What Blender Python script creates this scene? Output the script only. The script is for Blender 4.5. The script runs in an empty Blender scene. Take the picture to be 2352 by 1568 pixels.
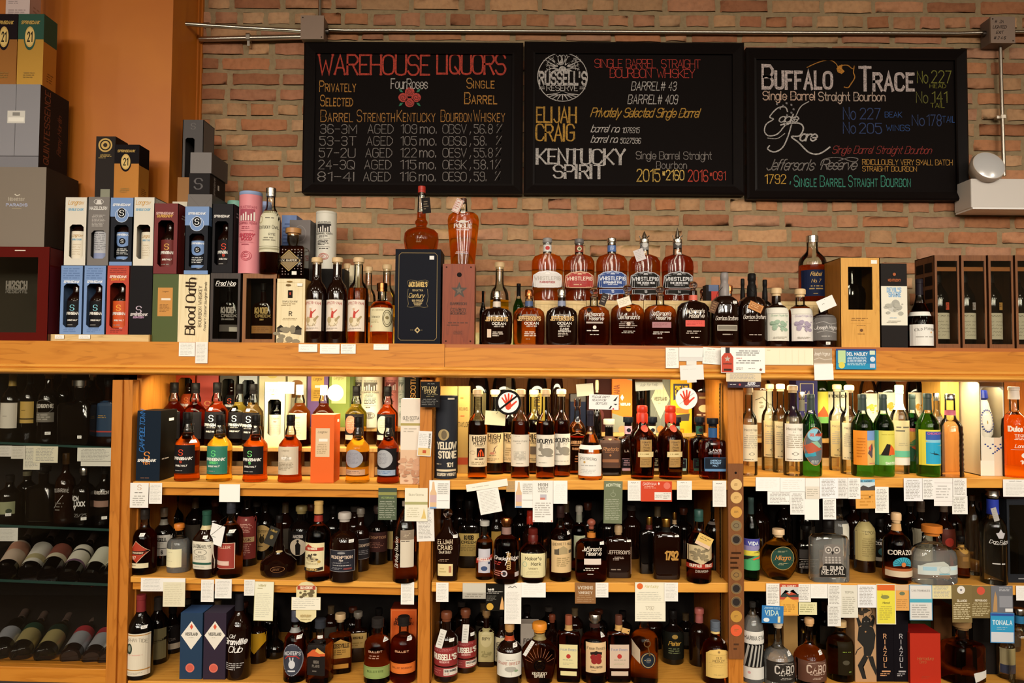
import bpy, math, random
from mathutils import Vector, Matrix
from math import pi, sin, cos, tan, radians as R
C = bpy.context.scene.collection
SC = bpy.context.scene
rnd = random.Random(7)
# ---------------------------------------------------------------- camera, world, lights
F = 1700.0                      # focal length in pixels of the 2352 px wide frame
EYE = Vector((0, 0, 1.6))
PITCH, ROLL = R(2.2), R(0.37)
cam_d = bpy.data.cameras.new('camera'); cam = bpy.data.objects.new('camera', cam_d); C.objects.link(cam)
cam_d.sensor_width = 36.0; cam_d.lens = F * 36.0 / 2352; cam_d.clip_start = 0.05
CR = Matrix.Rotation(pi / 2 + PITCH, 3, 'X') @ Matrix.Rotation(ROLL, 3, 'Z')
cam.matrix_world = Matrix.Translation(EYE) @ CR.to_4x4()
SC.camera = cam
SC.view_settings.view_transform = 'Standard'; SC.view_settings.look = 'None'
SC.view_settings.gamma = 1.0; SC.view_settings.use_curve_mapping = False
SC.view_settings.exposure = -0.1
SC.cycles.max_bounces = 9; SC.cycles.transmission_bounces = 8; SC.cycles.glossy_bounces = 3
SC.cycles.diffuse_bounces = 3; SC.cycles.transparent_max_bounces = 24
SC.cycles.caustics_reflective = False; SC.cycles.caustics_refractive = False
wd = bpy.data.worlds.new('world'); SC.world = wd; wd.use_nodes = True
wd.node_tree.nodes['Background'].inputs[0].default_value = (1.0, 0.80, 0.60, 1)
wd.node_tree.nodes['Background'].inputs[1].default_value = 0.05

def lamp(name, kind, loc, power, col, size=0.05, size_y=None, aim=None, spot=None):
    d = bpy.data.lights.new(name, kind); d.energy = power; d.color = col
    if kind == 'AREA':
        d.size = size
        if size_y: d.shape = 'RECTANGLE'; d.size_y = size_y
    else:
        d.shadow_soft_size = size
    o = bpy.data.objects.new(name, d); C.objects.link(o); o.location = loc
    if aim is not None:
        o.rotation_euler = (Vector(aim) - Vector(loc)).to_track_quat('-Z', 'Y').to_euler()
    return o
WARM = (1.0, 0.91, 0.77)
for gy, pw, gz in ((0.55, 14, 3.2), (-1.2, 95, 3.2), (-3.0, 150, 3.2), (-4.8, 190, 3.2)):   # rows of track spots and bulbs in the shop ceiling
    for k in range(6):
        x = -3.4 + 1.36 * k + (0.5 if gy in (-1.2, -4.8) else 0)
        if gy > 0: lamp('ceiling_bulb', 'POINT', (x, gy, gz), pw, WARM, 0.09)
        else:
            o = lamp('track_spot', 'SPOT', (x, gy, gz), pw, WARM, 0.24, aim=(x * 0.75, 2.6, 0.72))
            o.data.spot_size = R(55); o.data.spot_blend = 1.0
lamp('ceiling_panel', 'AREA', (0, -1.2, 3.2), 45, (1, 0.9, 0.74), 4.5, 1.6, aim=(0, 2.6, 1.1))

# ---------------------------------------------------------------- pixel -> world
def P(px, py, Y):
    d = CR @ Vector(((px - 1176) / F, (784 - py) / F, -1.0))
    return EYE + d * (Y / d.y)
def PXM(Y): return Y / F                    # metres per pixel at depth Y

# ---------------------------------------------------------------- materials
MATS = {}
def lin(h):
    h = h.lstrip('#'); v = [int(h[i:i + 2], 16) / 255 for i in (0, 2, 4)]
    return tuple(c / 12.92 if c <= 0.04045 else ((c + 0.055) / 1.055) ** 2.4 for c in v) + (1,)
def bsdf(name):
    m = bpy.data.materials.new(name); m.use_nodes = True
    return m, m.node_tree, m.node_tree.nodes['Principled BSDF']
def col(h, rough=0.55, metal=0.0, spec=0.25):
    k = (h, rough, metal)
    if k not in MATS:
        m, nt, b = bsdf('paint_' + h.lstrip('#'))
        b.inputs['Base Color'].default_value = lin(h)
        b.inputs['Roughness'].default_value = rough; b.inputs['Metallic'].default_value = metal
        b.inputs['Specular IOR Level'].default_value = spec if metal or rough < .2 or max(lin(h)[:3]) > .06 else spec * .25
        MATS[k] = m
    return MATS[k]
def gloss(h): return col(h, 0.12, 0.0, 0.5)
def metal(h, r=0.28): return col(h, r, 1.0)
def ram(nt, stops):
    n = nt.nodes.new('ShaderNodeValToRGB'); e = n.color_ramp.elements
    while len(e) < len(stops): e.new(0.5)
    for i, (p, c) in enumerate(stops): e[i].position = p; e[i].color = lin(c)
    return n
def wood(key, a, b, c, scale=1.0, axis='X', rough=0.45):
    if key in MATS: return MATS[key]
    m, nt, bs = bsdf('wood_' + key); N = nt.nodes; L = nt.links
    tc = N.new('ShaderNodeTexCoord'); mp = N.new('ShaderNodeMapping')
    s = {'X': (0.9, 9, 9), 'Z': (9, 9, 0.9), 'Y': (9, 0.9, 9)}[axis]
    mp.inputs['Scale'].default_value = [q * scale for q in s]
    L.new(tc.outputs['Object'], mp.inputs[0])
    n1 = N.new('ShaderNodeTexNoise'); n1.inputs['Scale'].default_value = 1.5; n1.inputs['Detail'].default_value = 3
    n1.inputs['Distortion'].default_value = 0.6
    L.new(mp.outputs[0], n1.inputs['Vector'])
    mul = N.new('ShaderNodeMath'); mul.operation = 'MULTIPLY'; mul.inputs[1].default_value = 9.0
    L.new(n1.outputs['Fac'], mul.inputs[0])
    fr = N.new('ShaderNodeMath'); fr.operation = 'FRACT'; L.new(mul.outputs[0], fr.inputs[0])
    n2 = N.new('ShaderNodeTexNoise'); n2.inputs['Scale'].default_value = 14; n2.inputs['Detail'].default_value = 4
    L.new(mp.outputs[0], n2.inputs['Vector'])
    mx = N.new('ShaderNodeMath'); mx.operation = 'MULTIPLY_ADD'; mx.inputs[1].default_value = 0.55
    L.new(fr.outputs[0], mx.inputs[0]); 
    m2 = N.new('ShaderNodeMath'); m2.operation = 'MULTIPLY'; m2.inputs[1].default_value = 0.5
    L.new(n2.outputs['Fac'], m2.inputs[0]); L.new(m2.outputs[0], mx.inputs[2])
    r = ram(nt, [(0.1, b), (0.5, a), (0.72, a), (0.92, c)]); L.new(mx.outputs[0], r.inputs[0])
    L.new(r.outputs[0], bs.inputs['Base Color']); bs.inputs['Roughness'].default_value = rough; bs.inputs['Specular IOR Level'].default_value = 0.25
    MATS[key] = m; return m
OAK = lambda: wood('oak', '#ca822c', '#b26a1a', '#985612', 0.9)
OAKV = lambda: wood('oakv', '#bd752a', '#a5601a', '#945414', 0.9, 'Z')
OAKL = lambda: wood('oakl', '#dc9c42', '#c88432', '#b27022', 0.9)
PINE = lambda: wood('pine', '#d9bb84', '#c9a76c', '#bd9a60', 1.4)
PINEV = lambda: wood('pinev', '#dcae66', '#cf9c50', '#c08c44', 1.4, 'Z')
WALN = lambda: wood('walnut', '#6b4023', '#55311a', '#442614', 1.6, 'Z')
DARKSHADE = lambda: wood('darkshade', '#120b07', '#0c0704', '#080503', 1.0, 'Z', 0.7)  # near-black wood: the gloom deep in the shelves is put into its colour
HONEY = lambda: wood('honey', '#d8a04a', '#cd9440', '#bd8434', 1.4, 'Z')
CEDAR = lambda: wood('cedar', '#843814', '#742d0e', '#62240a', 1.4, 'Z')
def liquid(key, colr, ior=1.2, rough=0.07, coat=0.04):
    """a filled bottle: tinted refraction under a glossy skin"""
    k = 'liq_' + key
    if k not in MATS:
        m, nt, b = bsdf(k)
        b.inputs['Base Color'].default_value = lin(colr)
        b.inputs['Transmission Weight'].default_value = 1.0
        b.inputs['Roughness'].default_value = rough; b.inputs['IOR'].default_value = ior
        b.inputs['Coat Weight'].default_value = coat; b.inputs['Coat Roughness'].default_value = 0.03; b.inputs['Coat IOR'].default_value = 1.5
        MATS[k] = m
    return MATS[k]
def darkglass(key, colr):
    k = 'dark_' + key
    if k not in MATS:
        m, nt, b = bsdf(k); b.inputs['Base Color'].default_value = lin(colr)
        b.inputs['Roughness'].default_value = 0.05; b.inputs['IOR'].default_value = 1.5
        b.inputs['Transmission Weight'].default_value = 0.25
        MATS[k] = m
    return MATS[k]
def thin(key='clear', tint=(0.93, 0.94, 0.90), haze=0.0, room_veil=False):
    """thin clear glass: a Fresnel mix of clear transmission and mirror reflection"""
    k = 'thin_' + key
    if k not in MATS:
        m = bpy.data.materials.new(k); m.use_nodes = True; nt = m.node_tree; nt.nodes.clear()
        o = nt.nodes.new('ShaderNodeOutputMaterial'); mix = nt.nodes.new('ShaderNodeMixShader')
        t = nt.nodes.new('ShaderNodeBsdfTransparent'); t.inputs[0].default_value = (*tint, 1)
        g = nt.nodes.new('ShaderNodeBsdfGlossy'); g.inputs['Roughness'].default_value = 0.03
        f = nt.nodes.new('ShaderNodeFresnel'); f.inputs[0].default_value = 1.5
        src = t.outputs[0]
        if haze:
            df = nt.nodes.new('ShaderNodeBsdfDiffuse' if room_veil else 'ShaderNodeBsdfTranslucent'); df.inputs[0].default_value = (*tint, 1)  # in clear glass this veil imitates reflected and refracted room light
            mh = nt.nodes.new('ShaderNodeMixShader'); mh.inputs[0].default_value = haze
            nt.links.new(t.outputs[0], mh.inputs[1]); nt.links.new(df.outputs[0], mh.inputs[2]); src = mh.outputs[0]
        nt.links.new(f.outputs[0], mix.inputs[0]); nt.links.new(src, mix.inputs[1])
        nt.links.new(g.outputs[0], mix.inputs[2]); nt.links.new(mix.outputs[0], o.inputs[0])
        MATS[k] = m
    return MATS[k]
LIQ = {
    'dark': lambda: darkglass('brown', '#1c0904'), 'black': lambda: darkglass('black', '#0c0807'),
    'amber': lambda: liquid('amber', '#ee8614'), 'deep': lambda: liquid('deep', '#bc5a12'),
    'red': lambda: liquid('red', '#983c0e'), 'gold': lambda: liquid('gold', '#f2c646'),
    'light': lambda: liquid('light', '#efb050'), 'clear': lambda: thin('clearfill', (.95, .95, .91), haze=.10, room_veil=True),  # clear fill greyed by a diffuse veil in place of room reflections
    'pale': lambda: thin('palefill', (.99, .97, .86), haze=.14), 'green': lambda: liquid('green', '#3f9a33', 1.25),
    'dgreen': lambda: liquid('dgreen', '#1d5a22', 1.25), 'yellow': lambda: liquid('yellow', '#eebb10'),
    'pink': lambda: thin('pinkfill', (.96, .84, .80), haze=.08), 'orange': lambda: liquid('orange', '#ea8c2c'),
}
OPAQUE = ('dark', 'black')
LIQC = {}
def back_liquid(m):
    """the far inner wall of a filled bottle: same tint, no outer polish to mirror the lamps"""
    if m.name not in LIQC:
        q = m.copy(); q.name = m.name + '_inner'; LIQC[m.name] = q; b = q.node_tree.nodes.get('Principled BSDF')
        if b: b.inputs['Coat Weight'].default_value = 0.0; b.inputs['IOR'].default_value = 1.08; b.inputs['Roughness'].default_value = 0.2
    return LIQC[m.name]

# ---------------------------------------------------------------- objects
def tag(o, label=None, cat=None, group=None, kind=None):
    if label: o['label'] = label
    if cat: o['category'] = cat
    if group: o['group'] = group
    if kind: o['kind'] = kind
    return o
def empty(name, loc, rz=0.0, label=None, cat=None, group=None):
    o = bpy.data.objects.new(name, None); C.objects.link(o); o.empty_display_size = 0.03
    o.location = loc; o.rotation_euler = (0, 0, rz); return tag(o, label, cat, group)
class M:
    """collects faces with material slots, then links ONE mesh object"""
    def __init__(s): s.v, s.f, s.mi, s.mats = [], [], [], []
    def slot(s, m):
        if m not in s.mats: s.mats.append(m)
        return s.mats.index(m)
    def add(s, vs, fs, m):
        b = len(s.v); k = s.slot(m); s.v += [tuple(q) for q in vs]
        for f in fs: s.f.append([b + i for i in f]); s.mi.append(k)
    def box(s, x0, x1, y0, y1, z0, z1, m):
        vs = [(x0, y0, z0), (x1, y0, z0), (x1, y1, z0), (x0, y1, z0), (x0, y0, z1), (x1, y0, z1), (x1, y1, z1), (x0, y1, z1)]
        s.add(vs, [(3, 2, 1, 0), (4, 5, 6, 7), (0, 1, 5, 4), (1, 2, 6, 5), (2, 3, 7, 6), (3, 0, 4, 7)], m)
    def lathe(s, prof, m, n=36, ry=1.0, sq=2.0, rn=0.0, rr=1.0, cap0=True, cap1=True):
        """prof: (z, r) in metres; the section goes from a superellipse at rr to a circle at rn"""
        vs, fs = [], []
        for z, r in prof:
            t = 0.0 if rr <= rn else max(0.0, min(1.0, (r - rn) / (rr - rn)))
            e = 2.0 + (sq - 2.0) * t; q = 1.0 + (ry - 1.0) * t
            for k in range(n):
                a = 2 * pi * k / n + pi / n; ca, sa = cos(a), sin(a)
                vs.append((math.copysign(abs(ca) ** (2 / e), ca) * r, math.copysign(abs(sa) ** (2 / e), sa) * r * q, z))
        for i in range(len(prof) - 1):
            for k in range(n):
                k2 = (k + 1) % n; fs.append((i * n + k, i * n + k2, (i + 1) * n + k2, (i + 1) * n + k))
        if cap0: fs.append(tuple(range(n - 1, -1, -1)))
        if cap1: fs.append(tuple((len(prof) - 1) * n + k for k in range(n)))
        s.add(vs, fs, m)
    def tube(s, pts, r, m, n=8):
        pts = [Vector(p) for p in pts]; vs, fs = [], []
        for i, p in enumerate(pts):
            d = (pts[min(i + 1, len(pts) - 1)] - pts[max(i - 1, 0)]).normalized()
            u = d.orthogonal().normalized() if i == 0 else (u - d * u.dot(d)).normalized()
            w = d.cross(u)
            for k in range(n):
                a = 2 * pi * k / n; vs.append(p + u * r * cos(a) + w * r * sin(a))
        for i in range(len(pts) - 1):
            for k in range(n):
                k2 = (k + 1) % n; fs.append((i * n + k, i * n + k2, (i + 1) * n + k2, (i + 1) * n + k))
        fs.append(tuple(range(n - 1, -1, -1))); fs.append(tuple((len(pts) - 1) * n + k for k in range(n)))
        s.add(vs, fs, m)
    def obj(s, name, parent=None, smooth=None, loc=None, bevel=0.0):
        me = bpy.data.meshes.new(name); me.from_pydata(s.v, [], s.f)
        for m in s.mats: me.materials.append(m)
        me.polygons.foreach_set('material_index', s.mi)
        if smooth is not None:
            me.polygons.foreach_set('use_smooth', [True] * len(me.polygons)); me.set_sharp_from_angle(angle=R(smooth))
        me.update()
        o = bpy.data.objects.new(name, me); C.objects.link(o)
        if loc is not None: o.location = loc
        if parent is not None: o.parent = parent
        if bevel:
            b = o.modifiers.new('bevel', 'BEVEL'); b.width = bevel; b.segments = 2; b.limit_method = 'ANGLE'
        return o

# ---------------------------------------------------------------- a small stroke alphabet (grid 4 x 6)
GL = {
 'A': (4, '002640 1232'), 'B': (4, '000636454433033342413000'), 'C': (4, '~4536160501103041'), 'D': (4, '00062644422000'),
 'E': (3.4, '40000646 0333'), 'F': (3.4, '000646 0333'), 'G': (4, '~4536160501103041 414323'), 'H': (4, '0006 4046 0343'),
 'I': (0.6, '0006'), 'J': (3, '~3631201001'), 'K': (4, '0006 4602 1340'), 'L': (3.3, '060040'), 'M': (4.6, '0006224640'),
 'N': (4, '00064046'), 'O': (4, '~26050120414526'), 'P': (4, '00063645443303'), 'Q': (4, '~26050120414526 2240'),
 'R': (4, '00063645443303 2340'), 'S': (4, '~453616050413334241301001'), 'T': (4, '0646 2620'), 'U': (4, '~060110304146'),
 'V': (4, '062046'), 'W': (5.4, '0610243046'), 'X': (4, '0046 0640'), 'Y': (4, '062346 2320'), 'Z': (4, '06460040'),
 '0': (3.2, '~26050120414526'), '1': (1.6, '051610'), '2': (3.2, '~0516364544 440040'), '3': (3.2, '~05163645443313 ~13334241301001'),
 '4': (3.2, '30360242'), '5': (3.2, '460604 ~04344241301001'), '6': (3.2, '~453616050110304142331302'), '7': (3.2, '064610'),
 '8': (3.2, '~230416364423 ~230210304223'), '9': (3.2, '~011030414536160504133344'),
 '.': (0.6, '0001'), ',': (0.8, '110a'), '-': (2.6, '0343'), '#': (4, '1016 3036 0242 0444'), "'": (0.8, '0604'),
 '%': (4, '0046 ~1605140505 ~4132303241'), '*': (2.6, '1434 2325 1533 1335'), '&': (4, '~4024053616 ~2413020110203042'), '!': (0.6, '0602 0001'),
 '/': (3, '0046'), '(': (1.4, '~160501 10'.replace(' ', '')), ')': (1.4, '~0615110 0'.replace(' ', '')),
 'a': (3, '~3324140301102031 3430'), 'b': (3, '0600 ~0314243331201001'), 'c': (3, '~3324140301102031'), 'd': (3, '3630 ~3324140301102031'),
 'e': (3, '~02323324140301102031'), 'f': (2.2, '~36261510 0424'), 'g': (3, '~3324140301102031 ~343a2b1b0a'), 'h': (3, '0600 ~0314243330'),
 'i': (0.6, '0400 0506'), 'j': (2, '~241a0b 2526'), 'k': (3, '0600 3401 1230'), 'l': (0.6, '0600'), 'm': (4.6, '0400 ~03142320 ~23344340'),
 'n': (3, '0400 ~0314243330'), 'o': (3, '~241403011020313324'), 'p': (3, '040b ~0314243331201001'), 'q': (3, '343b ~3324140301102031'),
 'r': (2.2, '0400 ~031424'), 's': (3, '~33241403122231201001'), 't': (2.2, '~161120 0424'), 'u': (3, '~0401102031 3430'),
 'v': (3, '042044'), 'w': (4.4, '0410243044'), 'x': (3, '0034 0430'), 'y': (3, '0420 441b'), 'z': (3, '04340030'),
}
def _num(c): return -(ord(c) - 96) if c.isalpha() else int(c)
def _curve(p, n=4):
    out = []; closed = p[0] == p[-1]; L = len(p)
    for i in range(L - 1):
        a = p[i - 1] if i else (p[-2] if closed else p[0]); b, c = p[i], p[i + 1]
        d = p[i + 2] if i + 2 < L else (p[1] if closed else p[-1])
        for k in range(n):
            t = k / n
            out.append(tuple(0.5 * (2 * b[j] + (c[j] - a[j]) * t + (2 * a[j] - 5 * b[j] + 4 * c[j] - d[j]) * t * t + (3 * b[j] - a[j] - 3 * c[j] + d[j]) * t ** 3) for j in (0, 1)))
    return out + [p[-1]]
_GC = {}
def glyph(ch):
    if ch not in _GC:
        if ch not in GL: ch = ch.upper() if ch.upper() in GL else '.'
        w, s = GL[ch]; mx = 0; st = []
        for q in s.split():
            sm = q[0] == '~'; q = q.lstrip('~')
            pts = [(_num(q[i]), _num(q[i + 1])) for i in range(0, len(q) - 1, 2)]; mx = max(mx, max(p[0] for p in pts))
            st.append(_curve(pts) if sm else pts)
        k = w / mx if mx else 1
        _GC[ch] = (w, [[(p[0] * k, p[1]) for p in q] for q in st])
    return _GC[ch]
def text_width(t, sc=False, sp=1.2):
    x = 0; first = True
    for ch in t:
        if ch == ' ': x += 2.6; first = True; continue
        k = 1.0
        if sc and ch.isalpha(): k = 1.0 if first else 0.72; ch = ch.upper()
        first = False; x += glyph(ch)[0] * k + sp
    return x - sp
def text_quads(t, h, w=0.16, con=0.0, slant=0.0, sc=False, serif=0.0, sp=1.2, xs=1.0):
    """quads of a line of text, cap height h, starting at (0,0). w is the stroke as a part of the cap height"""
    out = []; x = 0; u = h / 6; first = True
    for ch in t:
        if ch == ' ': x += 2.6; first = True; continue
        k = 1.0
        if sc and ch.isalpha(): k = 1.0 if first else 0.72; ch = ch.upper()
        first = False; gw, st = glyph(ch)
        tr = lambda p: ((x + p[0] * k + slant * p[1] * k) * u * xs, p[1] * k * u)
        for s in st:
            q = [tr(p) for p in s]; q = [a for i, a in enumerate(q) if i == 0 or abs(a[0] - q[i - 1][0]) + abs(a[1] - q[i - 1][1]) > 1e-9]
            closed = len(q) > 3 and math.hypot(q[0][0] - q[-1][0], q[0][1] - q[-1][1]) < 1e-7
            dirs = []
            for (ax, ay), (bx, by) in zip(q, q[1:]):
                L = math.hypot(bx - ax, by - ay); dirs.append(((bx - ax) / L, (by - ay) / L))
            lr = []
            for i, (x_, y_) in enumerate(q):
                d0 = dirs[i - 1] if i else (dirs[-1] if closed else dirs[0]); d1 = dirs[i] if i < len(dirs) else (dirs[0] if closed else dirs[-1])
                mx, my = -(d0[1] + d1[1]), d0[0] + d1[0]; L = math.hypot(mx, my)
                if L < 0.3: mx, my, L = -d0[1], d0[0], 1.0
                mx, my = mx / L, my / L; dt = max(0.5, abs(mx * -d1[1] + my * d1[0]))
                ww = w * h * (1 - con * (abs(d0[0]) + abs(d1[0])) / 2) / 2 / dt
                e = 0.0 if closed else (-0.4 if i == 0 else 0.4 if i == len(q) - 1 else 0); e *= w * h
                lr.append(((x_ + d1[0] * e + mx * ww, y_ + d1[1] * e + my * ww), (x_ + d1[0] * e - mx * ww, y_ + d1[1] * e - my * ww)))
            for (la, ra), (lb, rb) in zip(lr, lr[1:]): out.append([la, ra, rb, lb])
            out.append(None)
            if serif and ch.isalpha() and ch not in 'OQSCGUoecs':
                for p, o in ((s[0], s[1]), (s[-1], s[-2])):
                    if p[1] in (0, 6) and abs(p[1] - o[1]) > 1.5:
                        cx, cy = tr(p); hw = serif * h * k; th = w * h * 0.22
                        out.append([(cx - hw, cy - th), (cx + hw, cy - th), (cx + hw, cy + th), (cx - hw, cy + th)]); out.append(None)
        x += gw * k + sp
    return out
STY = {
 '': dict(w=0.17), 'b': dict(w=0.26, sp=1.7), 'thin': dict(w=0.10), 'it': dict(w=0.13, slant=0.28, sp=0.8), 'bit': dict(w=0.26, slant=0.25, sp=1.5),
 'serif': dict(w=0.19, con=0.3, serif=0.10, sp=1.8), 'sserif': dict(w=0.15, con=0.4, serif=0.09, sc=True, sp=1.6),
 'bserif': dict(w=0.25, con=0.25, serif=0.13, sp=2.2), 'sc': dict(w=0.12, sc=True), 'cond': dict(w=0.24, xs=0.62, sp=1.9), 'wide': dict(w=0.26, xs=1.5, sp=1.7),
 'goth': dict(w=0.22, con=0.6, slant=0.05, sp=1.0, serif=0.08), 'bc': dict(w=0.24, xs=0.6, sp=2.2),
}
class D(M):
    """print on a surface. at(u, v, lift) gives the point; u, v in metres over the area W x H (u from the left, v from the bottom)"""
    def __init__(s, at, W, H, step=None): M.__init__(s); s.at, s.W, s.H, s.step, s.lay = at, W, H, step, 0
    def put(s, quads, m, lift=None):
        if lift is None: s.lay += 1; lift = s.lay * 0.00013
        for q in quads:
            if q is None: lift += 0.000012; continue
            n = 1
            if s.step and len(q) == 4:
                xs = [p[0] for p in q]; n = max(1, int((max(xs) - min(xs)) / s.step))
            if n == 1: s.add([s.at(p[0], p[1], lift) for p in q], [tuple(range(len(q)))], m)
            else:
                a, b, c, d = q; vs = []
                if abs(d[0] - a[0]) > abs(b[0] - a[0]): b, d = d, b
                for i in range(n + 1):
                    t = i / n
                    vs.append(s.at(a[0] + (b[0] - a[0]) * t, a[1] + (b[1] - a[1]) * t, lift)); vs.append(s.at(d[0] + (c[0] - d[0]) * t, d[1] + (c[1] - d[1]) * t, lift))
                s.add(vs, [(2 * i, 2 * i + 2, 2 * i + 3, 2 * i + 1) for i in range(n)], m)
    def scan(s, pts, m):
        """a filled outline on a curved surface: rows of small quads"""
        ys = [p[1] for p in pts]; y0, y1 = min(ys), max(ys); N = max(2, int((y1 - y0) / 0.0045)); s.lay += 1; l = s.lay * 0.00013
        cut = sorted(set([y0 + (y1 - y0) * k / N for k in range(N + 1)] + ys)); cut = [y for k, y in enumerate(cut) if k == 0 or y - cut[k - 1] > 1e-6]
        def ext(y):
            xs = []
            for (ax, ay), (bx, by) in zip(pts, pts[1:] + pts[:1]):
                if abs(ay - by) < 1e-9:
                    if abs(ay - y) < 1e-6: xs += [ax, bx]
                elif min(ay, by) - 1e-7 <= y <= max(ay, by) + 1e-7: xs.append(ax + (bx - ax) * (y - ay) / (by - ay))
            return (min(xs), max(xs)) if xs else None
        rows = [(y, ext(y)) for y in cut]; rows = [r for r in rows if r[1]]
        wid = max(r[1][1] - r[1][0] for r in rows); n = max(2, int(wid / (s.step or wid)) + 1); vs = []
        for y, (a, b) in rows: vs += [s.at(a + (b - a) * k / n, y, l) for k in range(n + 1)]
        s.add(vs, [(r * (n + 1) + k, r * (n + 1) + k + 1, (r + 1) * (n + 1) + k + 1, (r + 1) * (n + 1) + k) for r in range(len(rows) - 1) for k in range(n)], m)
    def rect(s, x0, y0, x1, y1, m):
        if s.step and y1 - y0 > 0.009: return s.scan([(x0, y0), (x1, y0), (x1, y1), (x0, y1)], m)
        s.put([[(x0, y0), (x1, y0), (x1, y1), (x0, y1)]], m)
    def fan(s, pts, m):
        if s.step: return s.scan(list(pts), m)
        s.lay += 1; l = s.lay * 0.00013
        cx = sum(p[0] for p in pts) / len(pts); cy = sum(p[1] for p in pts) / len(pts)
        s.add([s.at(cx, cy, l)] + [s.at(p[0], p[1], l) for p in pts], [(0, i + 1, (i + 1) % len(pts) + 1) for i in range(len(pts))], m)
    def ell(s, cx, cy, rx, ry, m, n=28): s.fan([(cx + rx * cos(2 * pi * k / n), cy + ry * sin(2 * pi * k / n)) for k in range(n)], m)
    def ring(s, cx, cy, rx, ry, w, m, n=28, a0=0, a1=360):
        q = []
        for k in range(n):
            a, b = R(a0 + (a1 - a0) * k / n), R(a0 + (a1 - a0) * (k + 1) / n)
            q.append([(cx + rx * cos(a), cy + ry * sin(a)), (cx + rx * cos(b), cy + ry * sin(b)), (cx + (rx - w) * cos(b), cy + (ry - w) * sin(b)), (cx + (rx - w) * cos(a), cy + (ry - w) * sin(a))])
        s.put(q, m)
    def frame(s, x0, y0, x1, y1, w, m):
        s.put([[(x0, y0), (x1, y0), (x1, y0 + w), (x0, y0 + w)], [(x0, y1 - w), (x1, y1 - w), (x1, y1), (x0, y1)],
               [(x0, y0 + w), (x0 + w, y0 + w), (x0 + w, y1 - w), (x0, y1 - w)], [(x1 - w, y0 + w), (x1, y0 + w), (x1, y1 - w), (x1 - w, y1 - w)]], m)
    def line(s, pts, w, m, taper=0):
        n = len(pts) - 1; lr = []; D_ = []
        for (ax, ay), (bx, by) in zip(pts, pts[1:]):
            L = math.hypot(bx - ax, by - ay) or 1e-6; D_.append(((bx - ax) / L, (by - ay) / L))
        for i, (x, y) in enumerate(pts):
            a, b = D_[max(0, i - 1)], D_[min(n - 1, i)]; nx, ny = -(a[1] + b[1]), a[0] + b[0]; L = math.hypot(nx, ny) or 1
            ww = w * (1 - taper * i / n) / 2; lr.append(((x + nx / L * ww, y + ny / L * ww), (x - nx / L * ww, y - ny / L * ww)))
        s.put([[la, ra, rb, lb] for (la, ra), (lb, rb) in zip(lr, lr[1:])], m)
    def text(s, t, cx, cy, h, m, style='', fit=None, align='c', arc=0, ang=0):
        if not t.strip(): return
        st = dict(STY[style]) if isinstance(style, str) else style
        q = text_quads(t, h, **st); xs = [p[0] for f in q if f for p in f]; x0, x1 = min(xs), max(xs); k = 1.0
        if fit and x1 - x0 > fit: k = fit / (x1 - x0)
        W = (x1 - x0) * k; ox = cx - W / 2 if align == 'c' else cx; ca, sa = cos(ang), sin(ang)
        def tr(p):
            x, y = (p[0] - x0) * k, p[1] - h / 2
            if arc: d = (x - W / 2) / (W / 2); y -= arc * d * d * h
            x -= W / 2
            return ox + W / 2 + x * ca - y * sa, cy + x * sa + y * ca
        s.put([f and [tr(p) for p in f] for f in q], m)
    def vtext(s, t, cx, cy, h, m, style='', fit=None): s.text(t, cx, cy, h, m, style, fit, ang=pi / 2)
    def filler(s, x0, y0, x1, y1, n, m, hand=False, fill=0.42):
        """rows of print too small to read: word-length dashes, or pen zigzags for handwriting"""
        q = []; p = (y1 - y0) / n
        for i in range(n):
            y = y1 - (i + 0.6) * p; x = x0 + (rnd.random() * 0.12 * (x1 - x0) if i == 0 else 0); end = x1 - rnd.random() * (0.22 if i < n - 1 else 0.5) * (x1 - x0)
            while x < end:
                L = min(end - x, p * (0.8 + rnd.random() * 2.6))
                if L < p * 0.2: break
                if hand:
                    k = max(2, int(L / p * 3)); th = p * 0.14
                    pts = [(x + L * j / k, y + (p * (0.16 + 0.16 * rnd.random()) if j % 2 else 0)) for j in range(k + 1)]
                    q += [[a, (a[0], a[1] + th), (b[0], b[1] + th), b] for a, b in zip(pts, pts[1:])]
                else: q.append([(x, y), (x + L, y), (x + L, y + p * fill), (x, y + p * fill)])
                x += L + p * 0.45
        if q: s.put(q, m)
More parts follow.
